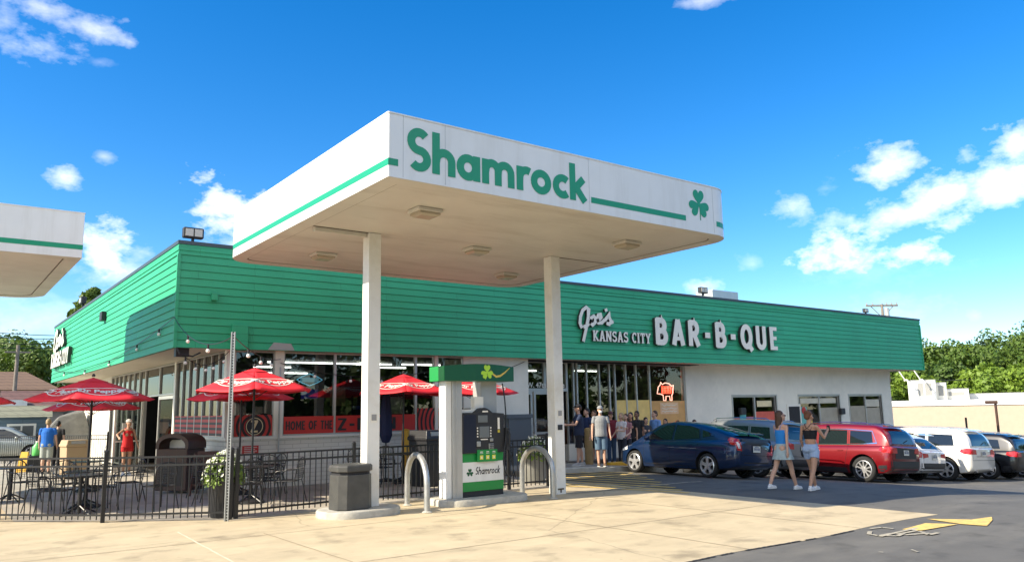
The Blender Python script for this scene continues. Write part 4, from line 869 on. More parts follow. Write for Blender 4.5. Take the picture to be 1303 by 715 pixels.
# ------------------------------------------------------------------ umbrellas
URED = mat('umbrella_red', (.80, .022, .035), .7, var=.06, bump=.1, bscale=120)
def umbrella_proto():
    e = empty('patio_umbrella', (0, 0, 0)); n = 6; Rr = 1.22; zr, za = 2.17, 2.62
    mb = MB(); u8 = 8
    for k in range(n):
        a0, a1 = 2*math.pi*k/n, 2*math.pi*(k+1)/n; vs = []
        for i in range(9):
            t = i/8; r_ = .10+(Rr-.10)*t; z_ = za-.04-(za-.04-zr)*(t**1.12)
            for j in range(u8+1):
                s = j/u8; x = r_*((1-s)*math.cos(a0)+s*math.cos(a1)); y = r_*((1-s)*math.sin(a0)+s*math.sin(a1)); sag = -.05*t*math.sin(math.pi*s)
                vs.append((x, y, z_+sag))
        mb.add(vs, [(i*(u8+1)+j, (i+1)*(u8+1)+j, (i+1)*(u8+1)+j+1, i*(u8+1)+j+1) for i in range(8) for j in range(u8)])
    c = mb.build('canopy', URED, e, smooth=25, world=False); sm = c.modifiers.new('s', 'SOLIDIFY'); sm.thickness = .004
    mb = MB(); vs = [(0, 0, za+.0)]+[(.28*math.cos(2*math.pi*k/n), .28*math.sin(2*math.pi*k/n), za-.085) for k in range(n)]; mb.add(vs, [(0, k+1, (k+1) % n+1) for k in range(n)])
    v_ = mb.build('vent', URED, c, world=False); v_.modifiers.new('s', 'SOLIDIFY').thickness = .004
    MB().lathe([(.03, za+.02), (.035, za+.05), (.012, za+.08)], n=8).build('finial', MT['blackpl'], e, world=False)
    MB().cyl((0, 0, .0), (0, 0, za), .022, n=10).build('pole', MT['black'], e, world=False, smooth=50)
    for k in range(n):
        a = 2*math.pi*k/n; MB().tube([(.03*math.cos(a), .03*math.sin(a), za-.07), (Rr*.985*math.cos(a), Rr*.985*math.sin(a), zr-.005)], .008, 5).tube([(.03*math.cos(a), .03*math.sin(a), 2.02), (Rr*.5*math.cos(a), Rr*.5*math.sin(a), zr+.19)], .007, 5).build('rib', MT['black'], e, world=False)
    MB().lathe([(.27, 0), (.27, .04), (.10, .07), (.04, .09), (.04, .28)], n=18).build('base', MT['blackpl'], e, world=False, smooth=40)
    # oval logo with the drink name on each panel
    for k in range(n):
        am = 2*math.pi*(k+.5)/n; ca, sa = math.cos(am), math.sin(am); Rm = Rr*math.cos(math.pi/n)
        def f(u, v, d, ca=ca, sa=sa, Rm=Rm):
            rr = Rm*.66-v*.92; t = rr/Rm; z_ = za-.04-(za-.04-zr)*(min(1, max(0, (t*Rm/math.cos(math.pi/6)-.1)/(Rr-.1)))**1.12) if True else 0
            half = rr*math.tan(math.pi/6); s = min(1, max(0, .5+.5*u/half)); tt = (rr/math.cos(math.pi/6)-.1)/(Rr-.1); z_ = za-.04-(za-.04-zr)*(tt**1.12)-.05*tt*math.sin(math.pi*s)
            return (rr*ca-(-u)*(-sa)*-1 if False else rr*ca-u*sa, rr*sa+u*ca, z_+.006+d)
        mb = MB(); strokes_mesh(mb, [([(.37*math.cos(R(i*12)), .155*math.sin(R(i*12))) for i in range(31)], .022)], .02, f, .002)
        t_ = text_obj('Dr Pepper', .205, f, None, None, None, bold=.007, shear=.2, depth=.003); mb.add(t_.v, t_.f); mb.build('logo', MT['signwhite'], c, world=False)
    return e
um = umbrella_proto()
# (photo x of the pole, distance, height scale, spin)
US = [((111, 600), 16.1, 1.0, 4, 'large red umbrella with white oval lettering nearest the left end'),
      ((112, 600), 19.6, .93, 40, 'red umbrella mostly hidden behind the nearest left umbrella'),
      ((-62, 600), 17.0, 1.0, 22, 'red umbrella whose tip just enters at the left edge'),
      ((320, 600), 16.4, 1.06, 12, 'red umbrella in front of the corner window beside the steel post'),
      ((304, 600), 18.2, 1.0, 50, 'red umbrella tucked behind the one beside the steel post'),
      ((513, 600), 20.3, 1.06, 5, 'red umbrella showing just right of the first white column'),
      ((603, 600), 21.0, 1.04, 33, 'red umbrella seen behind the top of the fuel pump')]
UP = []
for i, ((px, py), dep, s, sp0, lab) in enumerate(US):
    o = um if i == 0 else copy_tree(um); w = atD(px, py, dep); o.location = (w.x, w.y, .008); o.scale = (s, s, s) if i else (s*1.02, s*1.02, s); o.rotation_euler.z = R(sp0); UP.append((w.x, w.y))
    tag(o, lab, 'umbrella', 'red drink brand umbrellas over the patio tables')
# closed dark umbrella beside column
w = atD(491, 560, 21.0)
e = empty('closed_umbrella', (w.x, w.y, 0), 0, 'folded dark blue umbrella hanging closed just right of the first column', 'umbrella')
MB().lathe([(.03, 2.45), (.10, 2.3), (.16, 1.7), (.17, 1.2), (.10, 1.02), (.05, 1.0)], (w.x, w.y, 0), 9).build('folded_canopy', mat('navy_cloth', (.012, .018, .06), .8), e); MB().cyl((w.x, w.y, 0), (w.x, w.y, 2.6), .02).build('pole', MT['black'], e); MB().lathe([(.25, 0), (.25, .05), (.04, .1)], (w.x, w.y, 0)).build('base', MT['blackpl'], e)
# ------------------------------------------------------------------ patio furniture
def chair_proto():
    e = empty('patio_chair', (0, 0, 0))
    mb = MB(); n = 9
    for i in range(n): 
        t = -.2+.4*i/(n-1); mb.box(t-.004, -.2, .442, t+.004, .2, .448); mb.box(-.2, t-.004, .443, .2, t+.004, .449)
    mb.tube([(-.21, -.21, .445), (.21, -.21, .445), (.22, .2, .445), (-.22, .2, .445), (-.21, -.21, .445)], .011, 6).build('seat', MT['black'], e, world=False)
    mb = MB(); arch = [(-.22, .2, .445), (-.23, .26, .75)]+[(-.23*math.cos(math.pi*k/8), .27+.01*math.sin(math.pi*k/8), .75+.16*math.sin(math.pi*k/8)) for k in range(1, 8)]+[(.23, .26, .75), (.22, .2, .445)]
    mb.tube(arch, .011, 6)
    for i in range(7):
        t = -.17+.34*i/6; mb.box(t-.004, .228, .50, t+.004, .236, .75+.13*math.cos(t*5)*1.0)
    for i in range(7): mb.box(-.215, .23, .5+i*.045, .215, .238, .507+i*.045)
    mb.build('backrest', MT['black'], e, world=False)
    for sx_ in (-1, 1):
        MB().tube([(sx_*.21, -.2, .44), (sx_*.25, -.27, .0)], .011, 6).build('leg', MT['black'], e, world=False); MB().tube([(sx_*.22, .2, .44), (sx_*.26, .30, .0)], .011, 6).build('leg', MT['black'], e, world=False)
        MB().tube(smoothpath([(sx_*.23, .25, .68), (sx_*.27, .05, .66), (sx_*.27, -.16, .64), (sx_*.25, -.22, .55), (sx_*.21, -.2, .45)], 4), .012, 6).build('armrest', MT['black'], e, world=False)
    return e
def table_proto():
    e = empty('patio_table', (0, 0, 0)); mb = MB().lathe([(.44, .715), (.455, .72), (.455, .735), (.03, .737), (.0, .737)], n=24)
    mb.build('tabletop', MT['black'], e, world=False, smooth=40); MB().cyl((0, 0, .03), (0, 0, .715), .035).build('pedestal', MT['black'], e, world=False)
    for k in range(4):
        a = math.pi/2*k+.4; MB().tube([(.03*math.cos(a), .03*math.sin(a), .16), (.22*math.cos(a), .22*math.sin(a), .07), (.34*math.cos(a), .34*math.sin(a), .01)], .016, 6).build('foot', MT['black'], e, world=False)
    return e
ch = chair_proto(); tb = table_proto(); uc = [0, 0]
def putc(x, y, rz, lab):
    o = ch if uc[0] == 0 else copy_tree(ch); uc[0] += 1; o.location = (x, y, .008); o.rotation_euler.z = rz; tag(o, lab, 'chair', 'black mesh chairs on the patio')
def putt(x, y, lab):
    o = tb if uc[1] == 0 else copy_tree(tb); uc[1] += 1; o.location = (x, y, .008); tag(o, lab, 'table', 'round black tables on the patio')
random.seed(21)
names = ['under the nearest left umbrella', 'under the hidden left umbrella', 'at the left edge', 'by the steel post umbrella', 'by the corner window', 'behind the first column', 'behind the fuel pump']
# furniture follows the umbrellas
for k, (x, y) in enumerate(UP):
    putt(x, y, 'round black mesh table '+names[k])
    for j, an in enumerate([20, 130, 250] if k in (1, 2, 4, 6) else [15, 100, 195, 280]):
        a = R(an+random.uniform(-14, 14)+k*17); r_ = .80; cx_, cy_ = x+r_*math.cos(a), y+r_*math.sin(a)
        if cy_ > 19.5 or cy_ < 15.2 and cx_ > 4: continue
        side = 'right' if math.cos(a) > .5 else 'left' if math.cos(a) < -.5 else 'far' if math.sin(a) > 0 else 'near'
        putc(cx_, cy_, math.atan2(cy_-y, cx_-x)-math.pi/2, 'black mesh chair on the %s side of the table %s' % (side, names[k]))
for (px, py, rz, lab) in [(70, 655, 150, 'black mesh chair turned away beside the front fence at left'), (28, 640, 30, 'black mesh chair near the left end of the front fence'), (200, 648, 200, 'black mesh chair right of the fence post'), (345, 628, 80, 'black mesh chair right of the flower pot'), (333, 640, 20, 'black mesh chair close beside the flower pot'), (455, 618, -20, 'black mesh chair just above the trash can'), (545, 612, 190, 'black mesh chair seen through the left hoop')]:
    q = atZ(px, py); putc(q.x, q.y, R(rz), lab)
for (px, py, lab) in [(100, 655, 'round black table close behind the front fence post'), (12, 638, 'round black table cut off at the left edge')]:
    q = atZ(px, py); putt(q.x, q.y, lab)
q = atZ(108, 652); o = copy_tree(ch); o.location = (q.x+.1, q.y+.5, .008); o.rotation_euler.z = R(100); tag(o, 'black mesh chair piled against the table behind the fence post', 'chair', 'black mesh chairs on the patio')
# ------------------------------------------------------------------ planters
LEAF = mat('leaf_green_plant', (.15, .23, .03), .6, var=.35, vscale=9); PET = mat('white_petals', (.75, .75, .62), .7, var=.1)
def planter(px, py, dep_dx, label, r0, h, pm_, seed, petal=150):
    q = atZ(px, py); random.seed(seed); e = empty('flower_planter', (q.x, q.y, .008), 0, label, 'planter')
    MB().lathe([(r0*.66, 0), (r0*.7, .02), (r0, h-.04), (r0*1.07, h-.035), (r0*1.07, h), (r0*.95, h), (r0*.93, h-.05), (0.01, h-.05)], n=24).build('pot', pm_, e, world=False, smooth=30)
    lv = MB(); pt = MB()
    def quad(mb, c, s, nrm):
        a = nrm.orthogonal().normalized(); b = nrm.cross(a); an = random.uniform(0, 6.28); a2 = a*math.cos(an)+b*math.sin(an); b2 = nrm.cross(a2)
        mb.add([c-a2*s*.5, c+b2*s*.28+nrm*s*.08, c+a2*s*.6, c-b2*s*.28+nrm*s*.08], [(0, 1, 2, 3)])
    for i in range(1500):
        a = random.uniform(0, 6.28); t = random.random()**.5; rr = r0*1.18*t; z_ = h-.1+(.36*(1-t*t)+.10)*random.random()+(-.16*random.random() if t > .85 else 0)
        n_ = Vector((math.cos(a)*t, math.sin(a)*t, .7)).normalized(); n_ = (n_+Vector((random.uniform(-.7, .7),)*3)).normalized(); quad(lv, Vector((rr*math.cos(a), rr*math.sin(a), z_)), random.uniform(.05, .09), n_)
    for i in range(petal):
        a = random.uniform(0, 6.28); t = random.random()**.5; rr = r0*1.25*t; z_ = h-.02+.32*(1-t*t)+random.uniform(-.02, .08)-(.15*random.random() if t > .8 else 0)
        c = Vector((rr*math.cos(a), rr*math.sin(a), z_))
        for k in range(3): quad(pt, c+Vector((random.uniform(-.012, .012),)*3), random.uniform(.035, .055), (Vector((math.cos(a)*t*.6-.5, math.sin(a)*t*.6-.6, .7))+Vector((random.uniform(-.5, .5), random.uniform(-.5, .5), 0))).normalized())
    f_ = lv.build('foliage', LEAF, e, world=False); pt.build('blossom', PET, f_, world=False); return e
planter(291, 661, 0, 'tall black pot of white flowers at the fence corner', .31, .80, mat('pot_charcoal', (.030, .032, .036), .45, var=.15), 4)
bpy.data.objects['flower_planter'].location.x += .02; bpy.data.objects['flower_planter'].location.y += .42
planter(681, 614, 0, 'grey pot of pale flowers behind the right steel hoop', .36, .78, mat('pot_grey', (.22, .22, .20), .7, var=.15), 9)
# ------------------------------------------------------------------ litter bins, high chairs, bollards
def bin_arch(px, py, rz, label, s=1.0):
    q = atX(px, py, 5.15); q.z = .006; e = empty('arched_litter_bin', (q.x, q.y, .006), rz, label, 'litter bin'); w, d, h = .43*s, .30*s, .98*s
    MB().box(-w, -d, .06, w, d, h).build('cabinet', MT['brown'], e, bevel=.02, world=False)
    MB().box(-w*.72, -d-.012, .18, w*.72, -d+.01, h*.70).build('front_panel', mat('bin_panel', (.03, .022, .02), .5), e, world=False)
    pts = [(-w*1.05, h), (-w*1.05, h+.12)]+[(-w*1.05*math.cos(math.pi*k/12), h+.12+.24*math.sin(math.pi*k/12)) for k in range(1, 12)]+[(w*1.05, h+.12), (w*1.05, h), (w*.85, h), (w*.85, h+.08)]+[(w*.85*math.cos(math.pi*k/12), h+.08+.19*math.sin(math.pi*k/12)) for k in range(1, 12)]+[(-w*.85, h+.08), (-w*.85, h)]
    n = len(pts); mb = MB(); mb.add([(x, y, z) for y in (-d, d) for x, z in pts], [(i, n+i, n+(i+1) % n, (i+1) % n) for i in range(n)])
    half = 15
    # front and back rims as quads
    outer = pts[:half]; inner = pts[half:][::-1]
    for yv, fl in ((-d, 0), (d, 1)):
        vs = [(x, yv, z) for x, z in outer]+[(x, yv, z) for x, z in inner]; fs = [(i, i+1, half+i+1, half+i) for i in range(half-1)]
        mb.add(vs, fs if fl else [f[::-1] for f in fs])
    mb.build('hood', MT['brown'], e, world=False, smooth=40)
    MB().box(-w*.8, .02, h+.01, w*.8, .04, h+.2).build('hood_notice', MT['signwhite'], e, world=False); return e
bin_arch(229, 600, R(-55), 'brown arched trash receptacle standing near the open left door', 1.05)
q = atX(262, 600, 5.45); e = empty('high_chair', (q.x, q.y, 0), R(-30), 'stack of dark red brown wooden high chairs beside the arched receptacle', 'high chair')
HC = mat('dark_wood', (.085, .035, .025), .5, var=.15)
for sx_ in (-1, 1):
    for sy_ in (-1, 1): MB().tube([(sx_*.27, sy_*.27, 0), (sx_*.2, sy_*.2, .95)], .026, 6).build('leg', HC, e, world=False)
MB().box(-.26, -.2, .48, .26, .2, .51).build('seat', HC, e, world=False, bevel=.006); MB().box(-.25, .17, .55, .25, .21, .98).build('backrest', HC, e, world=False, bevel=.01)
MB().box(-.28, -.26, .62, .28, -.2, .68).box(-.27, -.24, .22, .27, -.2, .27).box(-.24, -.23, .86, .24, -.19, .92).build('crossbar', HC, e, world=False, bevel=.006)
def square_bin(px, py, label, w=.30, h=1.15, m=None):
    q = atZ(px, py); e = empty('litter_bin', (q.x, q.y, 0), R(10), label, 'litter bin'); m = m or mat('bin_black', (.018, .018, .02), .45)
    MB().loft([[(-w*k, -w*k, z), (w*k, -w*k, z), (w*k, w*k, z), (-w*k, w*k, z)] for k, z in ((.86, 0), (.95, h*.82))]).build('body', m, e, world=False, bevel=.015)
    MB().loft([[(-w*k, -w*k, z), (w*k, -w*k, z), (w*k, w*k, z), (-w*k, w*k, z)] for k, z in ((1.04, h*.82), (1.04, h*.88), (.98, h*.90), (.9, h))]).build('lid', m, e, world=False, bevel=.02)
    MB().box(-w*.6, -w*1.0, h*.90, w*.6, -w*.9, h*.97).build('flap', MT['galv'], e, world=False); return e
square_bin(545, 618, 'tall black litter bin behind the left hoop', .36, 1.35)
square_bin(92, 608, 'tan sided litter bin beside the man in blue', .33, 1.15, mat('bin_tan', (.42, .30, .17), .6))
def bollard(px, py, label, h=1.05, m='yellow', r=.075):
    q = atZ(px, py); e = empty('bollard', (q.x, q.y, 0), 0, label, 'bollard')
    MB().cyl((0, 0, 0), (0, 0, h), r, n=14).build('post', MT[m] if isinstance(m, str) else m, e, world=False, smooth=50); MB().sphere((0, 0, h), r, 6, sc=(1, 1, .5)).build('cap', MT[m] if isinstance(m, str) else m, e, world=False, smooth=60)
MT['byel'] = mat('bollard_yellow', (.72, .40, .03), .5, var=.08)
bollard(516, 610, 'yellow bollard against the brick wall behind the left hoop', 1.3, 'byel', .11)
bollard(750, 593, 'weathered tan bollard standing among the waiting people', 1.15, mat('tan_paint', (.30, .20, .08), .7, var=.2), .13)
for px, py in ((779, 592),):
    q = atZ(px, py); e = MB().box(-.45, -.09, 0, .45, .09, .13).build('wheel_stop', MT['byel'], bevel=.02); e.location = (q.x, q.y-.3, .0); tag(e, 'short yellow wheel stop in front of the blue hatchback', 'wheel stop')
# A-frame boards / clutter at far left
q = atZ(30, 600); e = empty('caution_sign', (q.x, q.y, 0), R(-30), 'small yellow folding caution sign near the silver car', 'sign')
for s_ in (-1, 1): MB().add([(-.17, s_*.22, 0), (.17, s_*.22, 0), (.11, s_*.01, .68), (-.11, s_*.01, .68), (-.17, s_*.235, 0), (.17, s_*.235, 0), (.11, s_*.03, .68), (-.11, s_*.03, .68)], [(0, 1, 2, 3), (7, 6, 5, 4), (0, 4, 5, 1), (2, 6, 7, 3), (1, 5, 6, 2), (3, 7, 4, 0)]).build('board', MT['byel'], e, world=False)
q = atZ(45, 600); e = empty('green_bottle', (q.x, q.y, 0), 0, 'bright green jug standing beside the yellow folding sign', 'jug')
MB().lathe([(.13, .55), (.15, .6), (.15, .85), (.07, .95), (.05, 1.0)], n=12).build('body', mat('lime_plastic', (.12, .55, .12), .4), e, world=False, smooth=40); MB().lathe([(.055, 1.0), (.055, 1.04), (.0, 1.045)], n=10).build('cap', MT['signwhite'], e, world=False); MB().box(-.25, -.25, 0, .25, .25, .55).build('stand', MT['blackpl'], e, world=False)
# ------------------------------------------------------------------ string lights
def catenary(a, b, sag, n=20):
    a = Vector(a); b = Vector(b); return [a.lerp(b, i/n)-Vector((0, 0, 4*sag*(i/n)*(1-i/n))) for i in range(n+1)]
def string(a, b, sag, ts, label):
    p = catenary(a, b, sag); e = empty('string_light', tuple(p[0]), 0, label, 'string lights', 'patio string lights')
    MB().tube(p, .009, 5).build('cable', MT['black'], e)
    for t in ts:
        k = t*20; i = min(int(k), 19); q = p[i].lerp(p[i+1], k-i)
        s = MB().cyl(q, q-Vector((0, 0, .09)), .022, n=8).build('socket', MT['blackpl'], e); MB().sphere((q.x, q.y, q.z-.13), .042, 5).build('bulb', MT['bulb'], s, smooth=60)
A = (BX0-.06, BY0-.06, 4.1); PT = (fpz.x, fpz.y, 3.2)
string(A, PT, .35, (.3, .65), 'pale string light cable from the green corner to the steel post')
string((BX0+.1, BY0+.1, 3.36), (6.0, 19.75, 3.36), .35, (.15, .35, .55, .7, .9), 'string light cable drooping under the eaves at the corner')
string(A, (BX0-.08, 40, 3.9), .5, (.07, .19, .38, .6, .85), 'string light cable along the sunlit side wall')
string(PT, (7.34, WF-.05, 3.2), .15, (.25, .5, .75), 'string light cable from the steel post to the window post')
string((7.34, WF-.05, 3.1), (12.0, WF-.05, 3.0), .28, (.2, .42, .62, .8), 'string light cable across the patio windows')
string((12.0, WF-.05, 3.0), (15.2, WF-.1, 3.3), .25, (.3, .6, .85), 'string light cable crossing the white pier')
# flood lights on the parapet
def flood(px, y, label, s=1.0, x=None, rz=0, z=5.99):
    q = atY(px, 350, y) if x is None else Vector((x, y, 0)); e = empty('flood_light', (q.x, y, z), rz, label, 'flood light')
    h_ = MB().box(-.24*s, -.10*s, .08*s, .24*s, .08*s, .34*s).build('housing', MT['blackpl'], e, world=False, bevel=.03*s)
    for k in (-1, 1): MB().box(k*.105*s-.09*s, -.115*s, .12*s, k*.105*s+.09*s, -.10*s, .30*s).build('lens', mat('lamp_glass', (.55, .52, .45), .2), h_, world=False)
    MB().box(-.03, -.03, -.02, .03, .03, .10*s).build('bracket', MT['blackpl'], e, world=False)
flood(243, BY0+.12, 'black twin flood light on the parapet above the building corner', 1.0)
flood(893, BY0+.2, 'flood light on the parapet above the big letters', .9, z=6.05)
flood(1097, BY0+.2, 'small flood light on the parapet at the right end', .75)
flood(0, 33.5, 'dark flood light leaning over the sunlit left parapet', 1.0, x=BX0-.05, rz=R(-90))
q = atY(910, 371, 24); MB_ = tag(MB().box(q.x-.7, 23.6, 5.42, q.x+1.2, 24.6, q.z).build('rooftop_unit', MT['alu'], bevel=.02), 'low pale rooftop unit just behind the parapet flood light', 'air conditioner')
# ------------------------------------------------------------------ cars
CG = mat('car_glass', (.012, .016, .018), .03, spec=.8); TYR = mat('tyre_rubber', (.018, .018, .018), .85, bump=.3, bscale=60); LIN = mat('arch_liner', (.008, .008, .008), .9)
ALY = mat('alloy_rim', (.62, .62, .62), .28, metal=.7); TRIM = mat('black_trim', (.022, .022, .024), .5); CHR = mat('chrome', (.75, .75, .76), .12, metal=1.0)
TL = mat('tail_red', (.45, .01, .015), .12, coat=1); TLC = mat('tail_clear', (.65, .60, .60), .1, coat=1); PLT = mat('plate_cream', (.62, .62, .55), .4); PLB = mat('plate_print', (.05, .08, .2), .5); HLM = mat('headlamp', (.7, .72, .74), .08, coat=1); ORM = mat('marker_orange', (.7, .18, .02), .2)
def paintmat(n, c, metal=.2): return mat(n, c, .32, metal=metal, coat=1.0)
def interp(tab, y, k):
    ys = [t[0] for t in tab]
    if y <= ys[0]: return tab[0][k]
    if y >= ys[-1]: return tab[-1][k]
    for i in range(len(tab)-1):
        if ys[i] <= y <= ys[i+1]:
            t = (y-ys[i])/(ys[i+1]-ys[i]); p0 = tab[max(i-1, 0)][k]; p1 = tab[i][k]; p2 = tab[i+1][k]; p3 = tab[min(i+2, len(tab)-1)][k]
            # monotone-ish hermite with finite tangents
            def tan(a, b, c, ya, yb, yc): 
                s1 = (b-a)/(yb-ya) if yb != ya else 0; s2 = (c-b)/(yc-yb) if yc != yb else 0
                return 0 if s1*s2 <= 0 else 2*s1*s2/(s1+s2)
            h = ys[i+1]-ys[i]; y0 = ys[max(i-1, 0)]; y3 = ys[min(i+2, len(ys)-1)]
            m1 = tan(p0, p1, p2, y0, ys[i], ys[i+1]) if i > 0 else (p2-p1)/h; m2 = tan(p1, p2, p3, ys[i], ys[i+1], y3) if i+2 < len(tab) else (p2-p1)/h
            return (2*t**3-3*t*t+1)*p1+(t**3-2*t*t+t)*h*m1+(-2*t**3+3*t*t)*p2+(t**3-t*t)*h*m2
def make_car(name, spec, paint_m, label, group='cars parked in front of the restaurant'):
    S = spec; W = S['W']/2; hL = S['L']/2; root = empty(name, (0, 0, 0), 0, label, 'car', group)
    tab = S['body']      # y, width factor, zbottom, zbelt, zdeck
    ys = sorted(set([round(-hL+2*hL*i/46, 3) for i in range(47)]+[t[0] for t in tab]+[-hL+.03, -hL+.08, hL-.03, hL-.08]))
    mb = MB(); rings = []
    for y in ys:
        w = W*interp(tab, y, 1); zb = interp(tab, y, 2); zt = interp(tab, y, 3); zc = interp(tab, y, 4); h = zt-zb
        half = [(0, zb), (w*.82, zb), (w*.93, zb+.03), (w*.975, zb+.16*h), (w, zb+.38*h), (w*.995, zb+.60*h), (w*.985, zb+.78*h), (w*.955, zt-.05*h), (w*.90, zt+.0), (w*.72, zt+(zc-zt)*.55), (w*.4, zt+(zc-zt)*.9), (0, zc)]
        rings.append([(x, y, z) for x, z in half]+[(-x, y, z) for x, z in half[-2:0:-1]])
    mb.loft(rings); body = mb.build('body', paint_m, root, smooth=42, world=False)
    cut = MB()
    for wy_ in S['wheels']:
        for s in (-1, 1): cut.cyl((s*(W+.2), wy_, S['r']), (s*(W-.30), wy_, S['r']), S['r']+S.get('gap', .06), n=40)
    co = cut.build('cutter', LIN, None); bo = body.modifiers.new('b', 'BOOLEAN'); bo.object = co; bo.operation = 'DIFFERENCE'; bo.solver = 'EXACT'; bo.material_mode = 'TRANSFER'
    bake(body); bpy.data.objects.remove(co); body.data.set_sharp_from_angle(angle=R(42))
    # greenhouse
    gt = S['roof']; belt = lambda y: interp(tab, y, 3)-.02; rw = S['rw']; bw = S.get('bw', .90); zmax = max(t[1] for t in gt)
    gm = MB(); gr = []
    y0, y1 = gt[0][0], gt[-1][0]
    def xs(y, z):
        b = belt(y); t = max(0, min(1, (z-b)/(zmax-b))); w = W*interp(tab, y, 1)*bw; return w*(1-t)+min(w, W*rw)*t
    for i in range(49):
        y = y0+(y1-y0)*i/48; b = belt(y)-.03; z = max(interp(gt, y, 1), b+.012); h = z-b; c = min(.12, h*.5); cr = S.get('crown', .03)*min(1, h/.3)
        half = [(xs(y, b), b), (xs(y, b+h*.33), b+h*.33), (xs(y, b+h*.66), b+h*.66), (xs(y, z-c), z-c), (xs(y, z-c*.45)-.012, z-c*.42), (xs(y, z)-.05, z-c*.10), (xs(y, z)*.62, z+cr*.6), (xs(y, z)*.3, z+cr), (0, z+cr*1.1)]
        gr.append([(x, y, q) for x, q in half]+[(-x, y, q) for x, q in half[-2::-1]])
    gm.loft(gr); ghs = gm.build('cabin', paint_m, root, smooth=42, world=False)
    # projection surface
    bm = bmesh.new(); bm.from_mesh(body.data); bm.from_mesh(ghs.data); bvh = BVHTree.FromBMesh(bm); bm.free()
    AX = {'L': (lambda a, b: Vector((-3, a, b)), Vector((1, 0, 0))), 'R': (lambda a, b: Vector((3, a, b)), Vector((-1, 0, 0))), 'B': (lambda a, b: Vector((a, -4, b)), Vector((0, 1, 0))), 'F': (lambda a, b: Vector((a, 4, b)), Vector((0, -1, 0))), 'T': (lambda a, b: Vector((a, b, 3)), Vector((0, 0, -1)))}
    def decal(mbx, poly, side, off=.004, step=.09, raised=0):
        o, d = AX[side]; b = bmesh.new(); b.faces.new([b.verts.new((p[0], p[1], 0)) for p in poly])
        for ax in (0, 1):
            lo = min(p[ax] for p in poly); hi = max(p[ax] for p in poly); k = int((hi-lo)/step)+1
            for i in range(1, k):
                no = [0, 0, 0]; no[ax] = 1; cc_ = [0, 0, 0]; cc_[ax] = lo+(hi-lo)*i/k
                bmesh.ops.bisect_plane(b, geom=b.verts[:]+b.edges[:]+b.faces[:], plane_co=cc_, plane_no=no)
        bmesh.ops.triangulate(b, faces=b.faces[:]); b.verts.index_update(); vs = []; ok = []
        for v in b.verts:
            P = o(v.co.x, v.co.y); hit, nn, _, _ = bvh.ray_cast(P, d)
            if hit is None: hit, nn, _, _ = bvh.find_nearest(P+d*(3 if side in 'LRT' else 4-hL))
            if nn.dot(d) > 0: nn = -nn
            nn = (nn*.5-d*.5).normalized(); vs.append(hit+nn*off)
        mbx.add(vs, [tuple(v.index for v in f.verts) for f in b.faces]); b.free(); return mbx
    def thin(pts, w): 
        rb = ribbon(pts, w); return [[rb[i][0], rb[i+1][0], rb[i+1][1], rb[i][1]] for i in range(len(rb)-1)]
    for s in ('L', 'R'):
        for poly in S['side_win']: decal(MB(), poly, s, .006).build('side_window', CG, root, smooth=60, world=False)
        if 'win_trim' in S:
            t = MB(); [decal(t, q, s, .009, .12) for q in thin(S['win_trim'], .022)]; t.build('window_trim', S.get('trim_m', CHR), root, world=False)
        t = MB()
        for ln in S['seams']: [decal(t, q, s, .003, .15) for q in thin(ln, .009)]
        t.build('door_seam', LIN, root, world=False)
        for (a, b) in S['handles']: decal(MB(), [(a-.09, b-.014), (a+.09, b-.014), (a+.09, b+.018), (a-.09, b+.018)], s, .028).build('door_handle', S.get('handle_m', paint_m), root, smooth=60, world=False)
        for pl in S.get('cladding', []): decal(MB(), pl, s, .005, .12).build('lower_cladding', S.get('clad_m', TRIM), root, smooth=60, world=False)
        for pl in S['tail_side']: decal(MB(), pl, s, .012, .05).build('tail_light', S.get('tail_m', TL), root, smooth=60, world=False)
        for pl in S.get('head_side', []): decal(MB(), pl, s, .010, .05).build('headlight', HLM, root, smooth=60, world=False)
        sg_ = -1 if s == 'L' else 1; my = S['mirror'][0]; mz = S['mirror'][1]
        MB().sphere((sg_*(W+.06), my, mz), .11, 6, sc=(.9, .62, .72)).tube([(sg_*(W*.86), my+.02, mz-.06), (sg_*(W+.02), my, mz-.03)], .022, 6).build('side_mirror', S.get('mirror_m', paint_m), root, smooth=60, world=False)
    mi = lambda pl: [(-x, z) for x, z in pl][::-1]
    for pl in S['tail_back']:
        for q in (pl, mi(pl)): decal(MB(), q, 'B', .012, .05).build('tail_light', S.get('tail_m', TL), root, smooth=60, world=False)
    for pl in S.get('tail_clear', []):
        for q in (pl, mi(pl)): decal(MB(), q, 'B', .016, .05).build('tail_light_lens', TLC, root, smooth=60, world=False)
    rwn = decal(MB(), S['rear_win'], 'B', .007).build('rear_window', CG, root, smooth=60, world=False)
    t = MB(); [decal(t, q, 'B', .014, .2) for q in thin([(.0, S['rear_win'][0][1]+.03), (.30, S['rear_win'][0][1]+.12)], .02)]; t.build('wiper', LIN, rwn, world=False)
    decal(MB(), S['wind'], 'F', .007, .12).build('windscreen', CG, root, smooth=60, world=False)
    for pl in S.get('back_trim', []): decal(MB(), pl, 'B', .008, .1).build('bumper_trim', S.get('clad_m', TRIM), root, smooth=60, world=False)
    for pl in S.get('back_chrome', []): decal(MB(), pl, 'B', .018, .1).build('chrome_strip', CHR, root, smooth=60, world=False)
    px_, pz_ = 0, S['plate']; pl = decal(MB(), [(-.155, pz_-.08), (.155, pz_-.08), (.155, pz_+.08), (-.155, pz_+.08)], 'B', .022, .4).build('number_plate', PLT, root, world=False)
